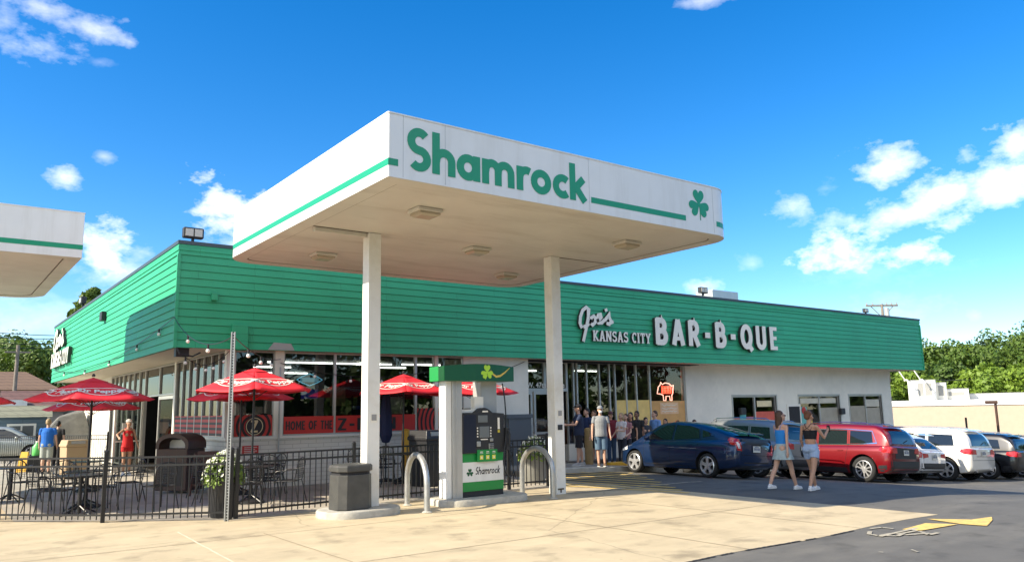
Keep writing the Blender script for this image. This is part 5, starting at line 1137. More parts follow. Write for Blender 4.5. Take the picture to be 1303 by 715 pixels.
    t = MB(); [decal(t, [(a, pz_-.03), (a+.025, pz_-.03), (a+.025, pz_+.035), (a, pz_+.035)], 'B', .025, .4) for a in (-.115, -.075, -.035, .02, .06, .10)]; decal(t, [(-.09, pz_+.05), (.09, pz_+.05), (.09, pz_+.065), (-.09, pz_+.065)], 'B', .025, .4); t.build('plate_lettering', PLB, pl, world=False)
    t = MB()
    for ln in S['back_seams']: [decal(t, q, 'B', .004, .15) for q in thin(ln, .010)]
    t.build('tailgate_seam', LIN, root, world=False)
    decal(MB(), S['grille'], 'F', .01, .12).build('grille', TRIM, root, world=False)
    for pl in S['head']:
        for q in (pl, mi(pl)): decal(MB(), q, 'F', .012, .06).build('headlight', HLM, root, smooth=60, world=False)
    if S.get('rails'):
        for s in (-1, 1):
            yA, yB = S['rails']; P = [(s*W*(rw-.04), yA+(yB-yA)*t, interp(gt, yA+(yB-yA)*t, 1)+(.055 if 0 < t < 1 else .01)) for t in (0, .06, .3, .6, .94, 1)]
            MB().tube(P, .016, 6).build('roof_rail', S.get('rail_m', TRIM), root, smooth=60, world=False)
    if S.get('spoiler'):
        ysp, zsp, wsp, dsp = S['spoiler']; MB().loft([[(-wsp, ysp, zsp-.02), (wsp, ysp, zsp-.02), (wsp, ysp, zsp+.02), (-wsp, ysp, zsp+.02)], [(-wsp*.94, ysp-dsp, zsp-.035), (wsp*.94, ysp-dsp, zsp-.035), (wsp*.94, ysp-dsp, zsp-.02), (-wsp*.94, ysp-dsp, zsp-.02)]]).build('spoiler', S.get('spoiler_m', paint_m), root, bevel=.008, world=False)
    MB().tube([(.2*W, -hL*.35, zmax+.02), (.2*W, -hL*.35-.03, zmax+.09)], .012, 6, r1=.006).build('roof_antenna', TRIM, root, world=False)
    MB().box(-W*.7, -hL+.5, S['body'][2][2]-.03, W*.7, hL-.5, S['body'][2][2]+.05).build('underbody', LIN, root, world=False)
    if S.get('exhaust'):
        for s in (-1, 1): MB().cyl((s*W*.6, -hL+.25, .36), (s*W*.6, -hL-.02, .36), .045, n=14).build('exhaust_pipe', CHR, root, smooth=60, world=False)
    # wheels
    rr = S['r']; ri = rr*S.get('rimk', .70)
    for wy_ in S['wheels']:
        for s in (-1, 1):
            xo = s*(W-.02); xi = s*(W-.24); t = MB(); pr = [(ri, xo-s*.02), (ri+.015, xo), (rr-.035, xo), (rr-.008, xo-s*.025), (rr, xo-s*.06), (rr, xi+s*.04), (rr-.03, xi), (ri, xi)]
            t.lathe(pr, (0, wy_, rr), 36, axis='x', cap=False); w_ = t.build('wheel', TYR, root, smooth=50, world=False)
            rm = MB(); rm.lathe([(ri, xo-s*.02), (ri-.022, xo-s*.008), (ri-.03, xo-s*.02), (ri-.035, xi)], (0, wy_, rr), 36, axis='x', cap=False)
            for k in range(S.get('spokes', 5)):
                a = 2*math.pi*k/S.get('spokes', 5)+.3; ca, sa = math.cos(a), math.sin(a); rings = []
                for (rad, hw, x_) in ((.03, S.get('hub', .055), xo-s*.03), (ri*.5, S.get('sw', .04), xo-s*.026), (ri-.01, S.get('sw2', .055), xo-s*.022)):
                    c0 = (wy_+rad*ca, rr+rad*sa); q = [(c0[0]-hw*sa, c0[1]+hw*ca), (c0[0]+hw*sa, c0[1]-hw*ca)]
                    rings.append([(x_, q[0][0], q[0][1]), (x_, q[1][0], q[1][1]), (x_-s*.03, q[1][0], q[1][1]), (x_-s*.03, q[0][0], q[0][1])])
                rm.loft(rings)
            rm.lathe([(.0, xo-s*.018), (.06, xo-s*.020), (.065, xo-s*.05)], (0, wy_, rr), 20, axis='x')
            rm.build('rim', S.get('rim_m', ALY), w_, smooth=35, world=False)
            bd = MB(); bd.lathe([(.0, xo-s*.07), (ri-.03, xo-s*.07), (ri-.03, xo-s*.075), (0, xo-s*.075)], (0, wy_, rr), 24, axis='x'); bd.build('brake_disc', LIN, w_, world=False)
    return root
def flat(tab): return tab
HATCH = dict(L=4.48, W=1.75, r=.316, wheels=(-1.29, 1.41), rw=.66, bw=.90, crown=.025,
    body=[(-2.24, .80, .36, .93, .98), (-2.16, .90, .30, .97, 1.03), (-1.9, .965, .24, .99, 1.06), (-1.3, 1.0, .20, .97, 1.04), (0, 1.0, .18, .93, .95), (1.0, .99, .18, .89, .93), (1.5, .96, .19, .82, .90), (1.95, .88, .22, .72, .78), (2.15, .74, .27, .63, .68), (2.24, .55, .32, .54, .58)],
    roof=[(-2.20, 1.04), (-1.9, 1.15), (-1.35, 1.31), (-.6, 1.44), (.05, 1.475), (.45, 1.44), (.95, 1.22), (1.40, .97), (1.62, .86)],
    side_win=[[(.02, .97), (.02, 1.38), (.30, 1.37), (.62, 1.24), (.92, 1.06), (1.02, .96)], [(-.98, 1.02), (-.90, 1.28), (-.55, 1.36), (-.06, 1.385), (-.06, .97)], [(-1.48, 1.10), (-1.20, 1.21), (-1.02, 1.25), (-1.08, 1.05)]],
    seams=[[(.0, 1.38), (.0, .95), (.02, .6), (-.02, .28)], [(-.94, 1.3), (-1.02, 1.0), (-.95, .75), (-.9, .3)], [(1.05, .92), (1.0, .6), (.98, .3)], [(-.9, .28), (.98, .28)]],
    handles=[(-.72, .83), (.22, .81)], mirror=(.82, 1.0),
    tail_side=[[(-2.20, .86), (-2.20, 1.02), (-1.98, 1.07), (-1.93, 1.02), (-2.05, .88)]], tail_back=[[(.60, .72), (.74, .74), (.78, 1.02), (.66, 1.02)]], tail_clear=[[(.66, .78), (.72, .79), (.745, .98), (.70, .98)]],
    rear_win=[(-.52, 1.10), (.52, 1.10), (.50, 1.33), (-.50, 1.33)], wind=[(-.66, .97), (.66, .97), (.50, 1.38), (-.50, 1.38)],
    back_trim=[[(-.55, .34), (.55, .34), (.50, .44), (-.50, .44)], [(-.56, .90), (.56, .90), (.56, 1.04), (-.56, 1.04)]], plate=.78, back_seams=[[(-.62, .62), (.62, .62)], [(-.62, .62), (-.58, 1.0)], [(.62, .62), (.58, 1.0)], [(-.2, .68), (.2, .68), (.2, .89), (-.2, .89), (-.2, .68)]],
    grille=[(-.35, .32), (.35, .32), (.3, .42), (-.3, .42)], head=[[(.42, .56), (.66, .60), (.74, .76), (.60, .72)]], head_side=[[(1.72, .66), (1.78, .80), (2.08, .68), (2.12, .58)]], spoiler=(-1.95, 1.20, .56, .16), rimk=.76, sw=.035, sw2=.06)
def suv(L, W, H, ht=1.0, **k):
    """upright wagon body; z values scale with H (H = roof height)"""
    hL = L/2; b = H*.63; r = k.get('r', .37)
    d = dict(L=L, W=W, r=r, wheels=(-hL+.98, hL-.92), rw=.74, bw=.92, crown=.03, gap=.07,
      body=[(-hL, .84, .42, b-.06, b-.05), (-hL+.06, .93, .36, b, b+.0), (-hL+.25, .985, .28, b, b), (-hL+.9, 1, .24, b-.01, b), (0, 1, .23, b-.04, b-.03), (hL-1.25, .99, .23, b-.06, b), (hL-.7, .97, .24, b-.10, b-.02), (hL-.25, .90, .28, b-.18, b-.10), (hL-.06, .76, .34, b-.28, b-.22), (hL, .66, .42, b-.36, b-.32)],
      roof=[(-hL+.05, b+.0), (-hL+.14, b+.30), (-hL+.36, H-.13), (-hL+.62, H-.04), (-.3, H), (.35, H-.03), (.75, H-.15), (1.15, b+.16), (1.45, b-.05)],
      side_win=[[(.12, b), (.12, H-.20), (.45, H-.22), (.80, H-.40), (1.0, b+.02)], [(-.95, b+.03), (-.93, H-.20), (.04, H-.19), (.04, b)], [(-hL+.55, b+.06), (-hL+.62, H-.24), (-1.03, H-.21), (-1.05, b+.04)]],
      seams=[[(.08, H-.17), (.08, b-.1), (.06, .40)], [(-.98, H-.17), (-1.0, b-.1), (-.92, .6), (-.88, .42)], [(1.08, b-.05), (1.04, .6), (1.0, .42)], [(-.88, .40), (1.0, .40)]],
      handles=[(-.75, b-.17), (.28, b-.18)], mirror=(.85, b+.06),
      tail_side=[[(-hL+.02, b-.22), (-hL+.02, b-.02), (-hL+.30, b-.05), (-hL+.34, b-.14), (-hL+.2, b-.2)]], tail_back=[[(W/2*.52, b-.22), (W/2*.86, b-.22), (W/2*.86, b-.03), (W/2*.55, b-.07)]],
      rear_win=[(-W/2*.66, b+.06), (W/2*.66, b+.06), (W/2*.56, H-.20), (-W/2*.56, H-.20)], wind=[(-W/2*.76, b+.04), (W/2*.76, b+.04), (W/2*.60, H-.14), (-W/2*.60, H-.14)],
      back_trim=[[(-W/2*.86, .36), (W/2*.86, .36), (W/2*.88, .56), (-W/2*.88, .56)]], plate=b-.20,
      back_seams=[[(-W/2*.8, b-.42), (W/2*.8, b-.42)], [(-W/2*.8, b-.42), (-W/2*.78, b)], [(W/2*.8, b-.42), (W/2*.78, b)]],
      cladding=[[(-hL+.05, .34), (-hL+.05, .52), (-hL+.46, .50), (-hL+.52, .34)], [(-hL+1.46, .25), (-hL+1.44, .38), (hL-1.40, .38), (hL-1.42, .25)]],
      grille=[(-.45, b-.42), (.45, b-.42), (.5, b-.24), (-.5, b-.24)], head=[[(.52, b-.36), (.74, b-.34), (.76, b-.22), (.56, b-.26)]], head_side=[[(hL-.62, b-.20), (hL-.55, b-.12), (hL-.2, b-.22), (hL-.14, b-.34)]],
      rails=(-hL+.7, .45), spoiler=(-hL+.36, H-.06, W/2*.60, .16), spokes=5, rimk=.70, sw=.028, sw2=.04)
    d.update(k); return d
def atG(px, py):
    z = 0
    for _ in range(30): q = atZ(px, py, z); z = .5*z+.5*zg(q.x)
    return atZ(px, py, z)
def place(car, spec, wheel_px=None, tail=None, xl=None, dy=0, rz=0.0):
    W = spec['W']/2; hL = spec['L']/2; x = xl+W
    if wheel_px: y = atX(wheel_px[0], wheel_px[1]-10, xl).y-spec['wheels'][0]
    else: y = atX(tail[0], tail[1], xl).y+hL-.1
    car.location = (x, y+dy, zg(x)+.002); car.rotation_euler = (0, math.atan2(zg(x-.8)-zg(x+.8), 1.6), rz); print('CAR', car.name, round(x, 2), round(y, 2))
BLUE = paintmat('navy_paint', (.003, .019, .068), .3)
pr = make_car('parked_car', HATCH, BLUE, 'dark blue fastback hatchback with clear tail lights, nearest the entrance'); place(pr, HATCH, wheel_px=(898, 608), xl=16.9)
SGR = suv(4.6, 1.84, 1.68, tail_m=TL, rail_m=CHR); GRY = paintmat('graphite_paint', (.24, .25, .26), .5)
c = make_car('parked_car', SGR, GRY, 'graphite grey crossover between the blue hatchback and the two walking women'); place(c, SGR, tail=(992, 560), xl=19.75)
SRD = suv(4.70, 1.94, 1.76, r=.385, wheels=(-1.49, 1.45), spokes=10, sw=.016, sw2=.028, hub=.04, rail_m=CHR, win_trim=None, handle_m=None)
SRD.pop('handle_m'); SRD['win_trim'] = [(1.05, SRD['body'][3][3]+.0), (.80, 1.76-.38), (.45, 1.76-.18), (-.9, 1.76-.165), (-1.75, 1.76-.22), (-1.92, 1.18), (-1.3, 1.13), (1.0, 1.09)]
SRD['cladding'] = [[(-2.30, .34), (-2.30, .54), (-1.99, .52), (-1.93, .34)], [(-.98, .27), (-.95, .42), (1.05, .42), (1.0, .27)]]
SRD['back_trim'] = [[(-.83, .36), (.83, .36), (.86, .66), (-.86, .66)], [(-.62, .72), (.62, .72), (.60, 1.02), (-.60, 1.06)]]
RED = paintmat('cherry_paint', (.19, .002, .006), .3)
c = make_car('parked_car', SRD, RED, 'bright red large four wheel drive car right of the walking women'); place(c, SRD, wheel_px=(1098, 613.5), xl=23.3)
SWC = suv(4.35, 1.78, 1.58, r=.35, roof=None)
b = 1.58*.63; SWC['roof'] = [(-2.12, b+.02), (-1.9, b+.20), (-1.55, 1.58-.16), (-1.1, 1.58-.05), (-.3, 1.58), (.35, 1.55), (.75, 1.43), (1.15, b+.16), (1.4, b-.05)]
SWC['back_trim'] = [[(-.78, .34), (.78, .34), (.80, .60), (-.80, .60)]]; SWC['tail_back'] = [[(.40, b-.20), (.74, b-.24), (.75, b-.08), (.42, b-.10)]]
WHT = paintmat('white_paint', (.78, .78, .76), 0)
c = make_car('parked_car', SWC, WHT, 'small white crossover squeezed between the red car and the large white one'); place(c, SWC, tail=(1166, 574), xl=25.9)
SWL = suv(4.95, 2.0, 1.80, wheels=(-1.62, 1.5), r=.385, exhaust=True, spokes=6, sw=.03, sw2=.04, rail_m=ALY, cladding=[], clad_m=WHT); SWL['back_trim'] = []; b = 1.8*.63
SWL['back_chrome'] = [[(-.55, b-.30), (.55, b-.30), (.55, b-.275), (-.55, b-.275)]]
CRM = paintmat('pearl_paint', (.76, .73, .66), 0)
c = make_car('parked_car', SWL, CRM, 'large pearl white sport utility car with twin exhausts'); place(c, SWL, wheel_px=(1203, 612), xl=28.6)
SBK = suv(4.6, 1.86, 1.66, rail_m=ALY); BLK_ = paintmat('black_paint', (.010, .010, .012), .2)
c = make_car('parked_car', SBK, BLK_, 'black crossover parked right of the large white car'); place(c, SBK, tail=(1288, 578), xl=31.6)
c = make_car('parked_car', SWC, WHT, 'white car cut off by the right edge of the photo'); place(c, SWC, tail=(1330, 578), xl=34.8)
# silver car behind the far fence
SLV = paintmat('silver_paint', (.45, .48, .44), .4)
c = make_car('parked_car', HATCH, SLV, 'pale silver car nosing in at the left edge before the blue shed', None); q = atD(-6, 588, 35.5); c.location = (q.x, q.y, 0); c.rotation_euler = (0, 0, R(-100))
if 'group' in c: del c['group']
# light pole and post by the tan building come later
# ------------------------------------------------------------------ people
SK = {'fair': mat('skin_fair', (.56, .33, .23), .55, var=.04), 'tan': mat('skin_tan', (.48, .26, .16), .55, var=.04), 'brown': mat('skin_brown', (.20, .10, .06), .55, var=.04)}
CM = {}
def cl(name, col, rough=.85):
    if name not in CM: CM[name] = mat(name, col, rough, var=.10, vscale=14, bump=.25, bscale=60)
    return CM[name]
HAIR = {'brown': cl('brown_hair', (.07, .035, .018), .6), 'dark': cl('dark_hair', (.012, .009, .008), .6), 'auburn': cl('auburn_hair', (.14, .05, .02), .6), 'blond': cl('blond_hair', (.35, .24, .12), .6), 'grey': cl('grey_hair', (.35, .33, .30), .7)}
EYEM = cl('eye_dark', (.01, .008, .006), .2); LIP = cl('lips', (.35, .09, .08), .5)
def caps(mb, p0, p1, r0, r1, n=10, flat=False):
    p0 = Vector(p0); p1 = Vector(p1); d = p1-p0; Ln = d.length; d = d/Ln if Ln > 1e-6 else Vector((0, 0, 1))
    path = []; rad = []
    if not flat:
        for a in (80, 55, 25): path.append(p0-d*(r0*math.sin(R(a)))); rad.append(r0*math.cos(R(a)))
    for t in (0, .5, 1): path.append(p0+d*(Ln*t)); rad.append(r0+(r1-r0)*t)
    if not flat:
        for a in (25, 55, 80): path.append(p1+d*(r1*math.sin(R(a)))); rad.append(r1*math.cos(R(a)))
    mb.tube(path, 0, n, radii=rad)
def ell(mb, c, r, M=None): mb.sphere(c, 1, 8, sc=r) if M is None else mb.sphere((0, 0, 0), 1, 8, sc=r, M=Matrix.Translation(c) @ M)
def rem(mb, name, m, parent, vox, sm=4):
    o = mb.build(name, m, parent, world=False); r_ = o.modifiers.new('r', 'REMESH'); r_.mode = 'VOXEL'; r_.voxel_size = vox; r_.use_smooth_shade = True
    s_ = o.modifiers.new('s', 'SMOOTH'); s_.iterations = sm; s_.factor = .5
    bake(o); o.data.shade_smooth(); return o
def person(label, loc, rz, h=1.75, sex='m', skin='fair', legs=((0, 0), (0, 0)), arms=((0, 8, 10), (0, 8, 10)), head=(0, 0), lean=0, hair='brown', hstyle='short',
           shirt=('grey_tee', (.3, .3, .3)), sleeve=.45, bottom=('navy_shorts', (.02, .03, .07)), blen=.55, shoes=('white_shoe', (.7, .7, .7)), cap=None, glasses=False, mask=False, top='tee', vox=.010, sit=False, extra=None, fat=1.0):
    k = h/1.75; f = sex == 'f'; sh = .165 if f else .190; hp_ = .088 if f else .085; loc = Vector(loc)
    P = lambda x, y, z: Vector((x*k, y*k, z*k))
    hipz = .90 if not sit else .52; J = {}
    # legs
    zmin = 9
    for i, s in enumerate((-1, 1)):
        sw, kn = legs[i]; hip = P(s*hp_, 0, hipz); a = R(sw); thigh = .42*k; shin = .40*k
        knee = hip+Vector((s*.004, math.sin(a)*thigh, -math.cos(a)*thigh)); b = R(sw-kn); ank = knee+Vector((0, math.sin(b)*shin, -math.cos(b)*shin)); J[i] = (hip, knee, ank); zmin = min(zmin, ank.z)
    dz = .085*k-zmin
    for i in (0, 1): J[i] = tuple(p+Vector((0, 0, dz)) for p in J[i])
    base = Vector((0, 0, dz)); lm = R(lean)
    def T(x, y, z):   # torso point with lean about the hips
        q = P(x, y, z-.90); return Vector((q.x, q.y*math.cos(lm)+q.z*math.sin(lm), q.z*math.cos(lm)-q.y*math.sin(lm)))+Vector((0, 0, hipz*k))+base
    mb = MB(); tw = (.125 if f else .14)*fat
    ell(mb, T(0, -.01, .93), (.155*k*(1.05 if f else 1)*fat, .115*k, .12*k)); ell(mb, T(0, .005, 1.10), (tw*k*.92, .10*k*fat, .16*k)); ell(mb, T(0, 0, 1.29), ((.145 if f else .17)*k, .11*k, .17*k)); ell(mb, T(0, -.005, 1.40), (sh*.95*k, .085*k, .075*k))
    if f:
        for s in (-1, 1): ell(mb, T(s*.065, .085, 1.26), (.058*k, .05*k, .058*k))
    for s in (-1, 1): ell(mb, T(s*.07, -.07, .92), (.085*k, .075*k, .09*k))
    caps(mb, T(0, -.01, 1.42), T(0, .012, 1.56), .055*k, .050*k)
    for i, s in enumerate((-1, 1)):
        hip, knee, ank = J[i]; caps(mb, hip+Vector((0, 0, -.01)), knee, .088*k*fat, .054*k); mid = knee.lerp(ank, .33)+Vector((0, -.018*k, 0)); caps(mb, knee, mid, .052*k, .054*k); caps(mb, mid, ank, .053*k, .035*k)
        caps(mb, ank+P(0, -.02, -.03), ank+P(0, .13, -.055), .036*k, .028*k)
    HN = []
    for i, s in enumerate((-1, 1)):
        sw, ab, elb = arms[i]; S_ = T(s*sh, 0, 1.405); a = R(sw); b = R(ab); d1_ = Vector((s*math.sin(b)*math.cos(a)*1.0, math.sin(a)*math.cos(b), -math.cos(a)*math.cos(b))).normalized(); E_ = S_+d1_*.285*k
        a2 = R(sw+elb); d2_ = Vector((s*math.sin(b)*.4*math.cos(a2) - s*.0, math.sin(a2), -math.cos(a2))).normalized(); W_ = E_+d2_*.25*k
        caps(mb, S_, E_, .047*k*(.86 if f else 1), .037*k*(.88 if f else 1)); caps(mb, E_, W_, .038*k*(.88 if f else 1), .025*k); J['a%d' % i] = (S_, E_, W_)
        sd_ = Vector((0, 1, 0))-d2_*d2_.y; sd_ = sd_.normalized() if sd_.length > .2 else Vector((0, 0, 1)); pn_ = d2_.cross(sd_).normalized()
        pc_ = W_+d2_*.05*k; caps(mb, W_, pc_+d2_*.03*k, .024*k, .022*k); caps(mb, pc_-sd_*.02*k, pc_+sd_*.022*k, .018*k, .018*k)
        for q in range(4):
            o_ = W_+d2_*.078*k+sd_*(.030-.020*q)*k; ln = (.068, .078, .072, .056)[q]*k; m_ = o_+d2_*ln*.55; caps(mb, o_, m_, .0095*k, .0088*k, 6); caps(mb, m_, m_+(d2_*.85-pn_*s*.5)*ln*.5, .0088*k, .0075*k, 6)
        caps(mb, W_+d2_*.03*k+sd_*.02*k, W_+d2_*.07*k+sd_*.052*k, .011*k, .009*k, 6); HN.append(W_+d2_*.09*k)
    # head
    yawh, pit = R(head[0]), R(head[1]); Hc = T(0, .018, 1.635); MH = Matrix.Rotation(yawh, 4, 'Z') @ Matrix.Rotation(-pit, 4, 'X')
    HM = lambda x, y, z: Hc+MH @ (Vector((x, y, z))*k)
    def he(c, r): mb.sphere((0, 0, 0), 1, 8, sc=tuple(q*k for q in r), M=Matrix.Translation(HM(*c)) @ MH)
    he((0, -.012, .015), (.074, .092, .10)); he((0, .03, -.045), (.055, .062, .065)); he((0, .075, -.085), (.028, .022, .022)); he((0, .095, -.012), (.012, .018, .022)); he((0, .082, .03), (.045, .014, .012))
    for s in (-1, 1): he((s*.078, -.008, -.01), (.010, .018, .030)); he((s*.04, .06, -.04), (.025, .03, .03))
    tmp = mb; body = rem(tmp, 'person', SK[skin], None, vox); tag(body, label, 'person'); body.location = loc; body.rotation_euler = (0, 0, rz); 
    # eyes, brows, mouth
    e_ = MB()
    for s in (-1, 1): e_.sphere((0, 0, 0), 1, 5, sc=(.012*k, .008*k, .007*k), M=Matrix.Translation(HM(s*.030, .082, .008)) @ MH)
    e_.build('eyes', EYEM, body, world=False, smooth=60); MB().sphere((0, 0, 0), 1, 5, sc=(.024*k, .008*k, .007*k), M=Matrix.Translation(HM(0, .088, -.055)) @ MH).build('mouth', LIP, body, world=False, smooth=60)
    if glasses:
        g_ = MB()
        for s in (-1, 1): g_.sphere((0, 0, 0), 1, 6, sc=(.027*k, .006*k, .020*k), M=Matrix.Translation(HM(s*.032, .098, .006)) @ MH); g_.tube([HM(s*.055, .09, .012), HM(s*.08, 0, .008)], .003, 4)
        g_.build('glasses', EYEM, body, world=False)
    if mask: MB().sphere((0, 0, 0), 1, 6, sc=(.055*k, .03*k, .045*k), M=Matrix.Translation(HM(0, .082, -.055)) @ MH).build('face_mask', cl('mask_white', (.75, .75, .75)), body, world=False, smooth=60)
    # hair
    hb = MB()
    def hh(c, r): hb.sphere((0, 0, 0), 1, 8, sc=tuple(q*k for q in r), M=Matrix.Translation(HM(*c)) @ MH)
    if hstyle != 'bald':
        hh((0, -.028, .040), (.083, .094, .092)); hh((0, -.065, -.005), (.074, .062, .075))
    if hstyle == 'long':
        for j in range(7):
            t = j/6; hh((0, -.075-.02*math.sin(t*3)-.0*t, -.02-.34*t), (.085-.025*t, .045-.012*t, .07))
        for s in (-1, 1): hh((s*.075, -.03, -.06), (.022, .04, .09)); hh((s*.07, -.05, -.18), (.02, .03, .09))
    if hstyle == 'bob':
        hh((0, -.05, -.06), (.088, .07, .09)); [hh((s*.07, -.01, -.05), (.022, .045, .07)) for s in (-1, 1)]
    if hstyle == 'bun': hh((.01, -.10, .085), (.045, .042, .042)); hh((.03, -.06, .11), (.03, .03, .028)); hh((0, -.085, -.03), (.06, .04, .05))
    if hstyle != 'bald': rem(hb, 'hair', HAIR[hair], body, .010, 3)
    if cap:
        c_ = MB(); c_.sphere((0, 0, 0), 1, 8, sc=(.090*k, .105*k, .075*k), M=Matrix.Translation(HM(0, -.01, .060)) @ MH); c_.sphere((0, 0, 0), 1, 8, sc=(.065*k, .075*k, .010*k), M=Matrix.Translation(HM(0, .11, .045)) @ MH); c_.build('cap', cl(*cap), body, world=False, smooth=60)
    # clothes
    s_ = MB(); q = 1.11*fat
    if top == 'tee':
        ell(s_, T(0, .0, 1.30), ((.158 if f else .188)*k, .128*k*fat, .17*k)); ell(s_, T(0, -.004, 1.405), (sh*1.02*k, .095*k, .075*k))
        rings = []
        for (z_, wx, wy2) in ((.86, .178, .140), (.95, .176, .142), (1.08, .160, .130), (1.22, .172, .130), (1.34, .175, .12)):
            if f: wx *= .9
            rings.append([T(wx*fat*math.cos(2*math.pi*j/16), wy2*fat*math.sin(2*math.pi*j/16), z_) for j in range(16)])
        s_.loft(rings)
        for i in (0, 1):
            S_, E_, W_ = J['a%d' % i]; en = S_.lerp(E_, min(1, sleeve*1.3)); caps(s_, S_, S_.lerp(E_, .12), .062*k, .062*k); caps(s_, S_, en, .064*k*(.85 if f else 1), .060*k*(.85 if f else 1), flat=True)
            if sleeve > .8: caps(s_, E_, E_.lerp(W_, .9), .050*k, .040*k)
    elif top in ('cami', 'crop'):
        z0_ = .98 if top == 'cami' else 1.14
        rings = [[T(wx*math.cos(2*math.pi*j/18), wy2*math.sin(2*math.pi*j/18)+.004, z_) for j in range(18)] for (z_, wx, wy2) in ((z0_, .136, .112), ((z0_+1.3)/2, .140, .120), (1.24, .152, .128), (1.33, .150, .118))]
        s_.loft(rings); [ell(s_, T(s*.065, .090, 1.26), (.062*k, .052*k, .06*k)) for s in (-1, 1)]
    elif top == 'tank':
        rings = [[T(wx*math.cos(2*math.pi*j/18), wy2*math.sin(2*math.pi*j/18), z_) for j in range(18)] for (z_, wx, wy2) in ((.86, .180, .145), (1.0, .168, .140), (1.15, .150, .125), (1.28, .160, .128), (1.40, .125, .10))]
        s_.loft(rings)
        for s in (-1, 1): caps(s_, T(s*.09, .0, 1.38), T(s*.085, 0, 1.455), .055*k, .030*k)
    sho = rem(s_, 'shirt', cl(*shirt), body, .010, 3)
    if top == 'crop':
        st = MB()
        for s in (-1, 1): st.tube([T(s*.115, -.105, 1.31), T(-s*.02, -.118, 1.38), T(-s*.075, -.07, 1.465), T(-s*.08, 0, 1.478)], .006*k, 5)
        for s in (-1, 1): st.tube([T(s*.05, -.128, 1.25), T(s*.10, -.09, 1.40)], .004*k, 5)
        st.build('strap', cl(*shirt), sho, world=False)
    if top == 'cami':
        st = MB()
        for s in (-1, 1): st.tube([T(s*.07, -.118, 1.31), T(s*.078, -.085, 1.42), T(s*.08, -.02, 1.47), T(s*.075, .08, 1.36)], .005*k, 5)
        st.build('strap', cl(*shirt), sho, world=False)
    b_ = MB(); hz = .90
    if blen == 'skirt':
        rings = []
        for (z_, w_, d_) in ((1.03, .135, .115), (.96, .160, .135), (.86, .195, .165), (.76, .225, .19), (.69, .245, .21)):
            rings.append([T(w_*(1+.05*math.sin(j*2.5)*(1.03-z_)*4)*math.cos(2*math.pi*j/32), w_*d_/w_*(1+.05*math.sin(j*2.5)*(1.03-z_)*4)*math.sin(2*math.pi*j/32), z_) for j in range(32)])
        b_.loft(rings); bo = b_.build('skirt', cl(*bottom), body, world=False, smooth=60)
    else:
        ell(b_, T(0, -.01, .93), (.168*k*fat, .130*k, .115*k)); [ell(b_, T(s*.07, -.072, .92), (.088*k, .078*k, .09*k)) for s in (-1, 1)]
        b_.loft([[T(w_*math.cos(2*math.pi*j/16)*fat, d_*math.sin(2*math.pi*j/16)-.005, z_) for j in range(16)] for (z_, w_, d_) in ((.88, .165, .135), (.97, .155, .125), (1.03, .140, .115))])
        for i in (0, 1):
            hip, knee, ank = J[i]
            if blen <= 1: caps(b_, hip, hip.lerp(knee, blen), .100*k*fat, (.098 if not f else .100)*k, 14, flat=True)
            else: caps(b_, hip, knee, .100*k*fat, .072*k, 14, flat=True); caps(b_, knee, knee.lerp(ank, blen-1), .074*k, .066*k, 14, flat=True)
        bo = rem(b_, 'shorts' if blen <= 1 else 'trousers', cl(*bottom), body, .010, 3)
    for i in (0, 1):
        ank = J[i][2]; z0_ = -.085*k; lift = ank.z-.085*k; sm_ = MB(); caps(sm_, ank+P(0, -.03, -.045), ank+P(0, .05, -.045), .040*k, .042*k); caps(sm_, ank+P(0, .05, -.050), ank+P(0, .145, -.058), .042*k, .032*k); caps(sm_, ank+P(0, 0, -.01), ank+P(0, .0, -.04), .042*k, .044*k)
        so_ = rem(sm_, 'shoe', cl(*shoes), body, .009, 2)
        MB().loft([[ank+P(x, y, z_) for x, y in [(.042*math.cos(a), -.035+.04*math.sin(a)) for a in [math.pi+math.pi*j/6 for j in range(7)]]+[(.043, .10), (.030, .165), (0, .18), (-.030, .165), (-.043, .10)]] for z_ in (-.087, -.068)]).build('sole', cl('sole_white', (.72, .72, .70)), so_, world=False)
    if extra: extra(body, T, J, HN, k)
    return body
def pos(px, py, z=None): 
    q = atG(px, py) if z is None else atZ(px, py, z); return q
def sidewalk(px, py):
    z = .15
    for _ in range(20): q = atZ(px, py, z); z = zg(q.x)+.15
    return atZ(px, py, z)
DEN = ('light_denim', (.34, .44, .60))
def w1x(b, T, J, HN, k):
    mb = MB(); mb.tube([HN[1], HN[1]+Vector((0, .02, -.07))], .03, 8); mb.build('held_jacket', cl('grey_cloth', (.22, .25, .25)), b, world=False)
person('woman walking right in a bright blue camisole with long brown hair and sunglasses', pos(999, 622.5), R(-98), 1.72, 'f', 'fair', legs=((-20, 10), (20, 4)), arms=((14, 7, 14), (-12, 8, 8)), head=(-28, -2), hair='brown', hstyle='long',
       shirt=('blue_cami', (.02, .22, .62)), bottom=('patterned_skirt', (.36, .44, .44)), blen='skirt', top='cami', glasses=True, vox=.008)
def w2x(b, T, J, HN, k):
    h_ = HN[0]; MB().sphere((0, 0, 0), 1, 6, sc=(.05, .10, .085), M=Matrix.Translation(h_+Vector((-.02, 0, -.02)))).tube([h_+Vector((-.02, .05, .05)), T(-.14, .08, 1.1), T(-.12, .1, 1.35)], .006, 5).build('shoulder_bag', cl('bag_black', (.012, .012, .014), .5), b, world=False, smooth=60)
    MB().box(-.035, -.004, -.07, .035, .004, .07, Matrix.Translation(HN[1])).build('phone', cl('bag_black', (.012, .012, .014), .5), b, world=False)
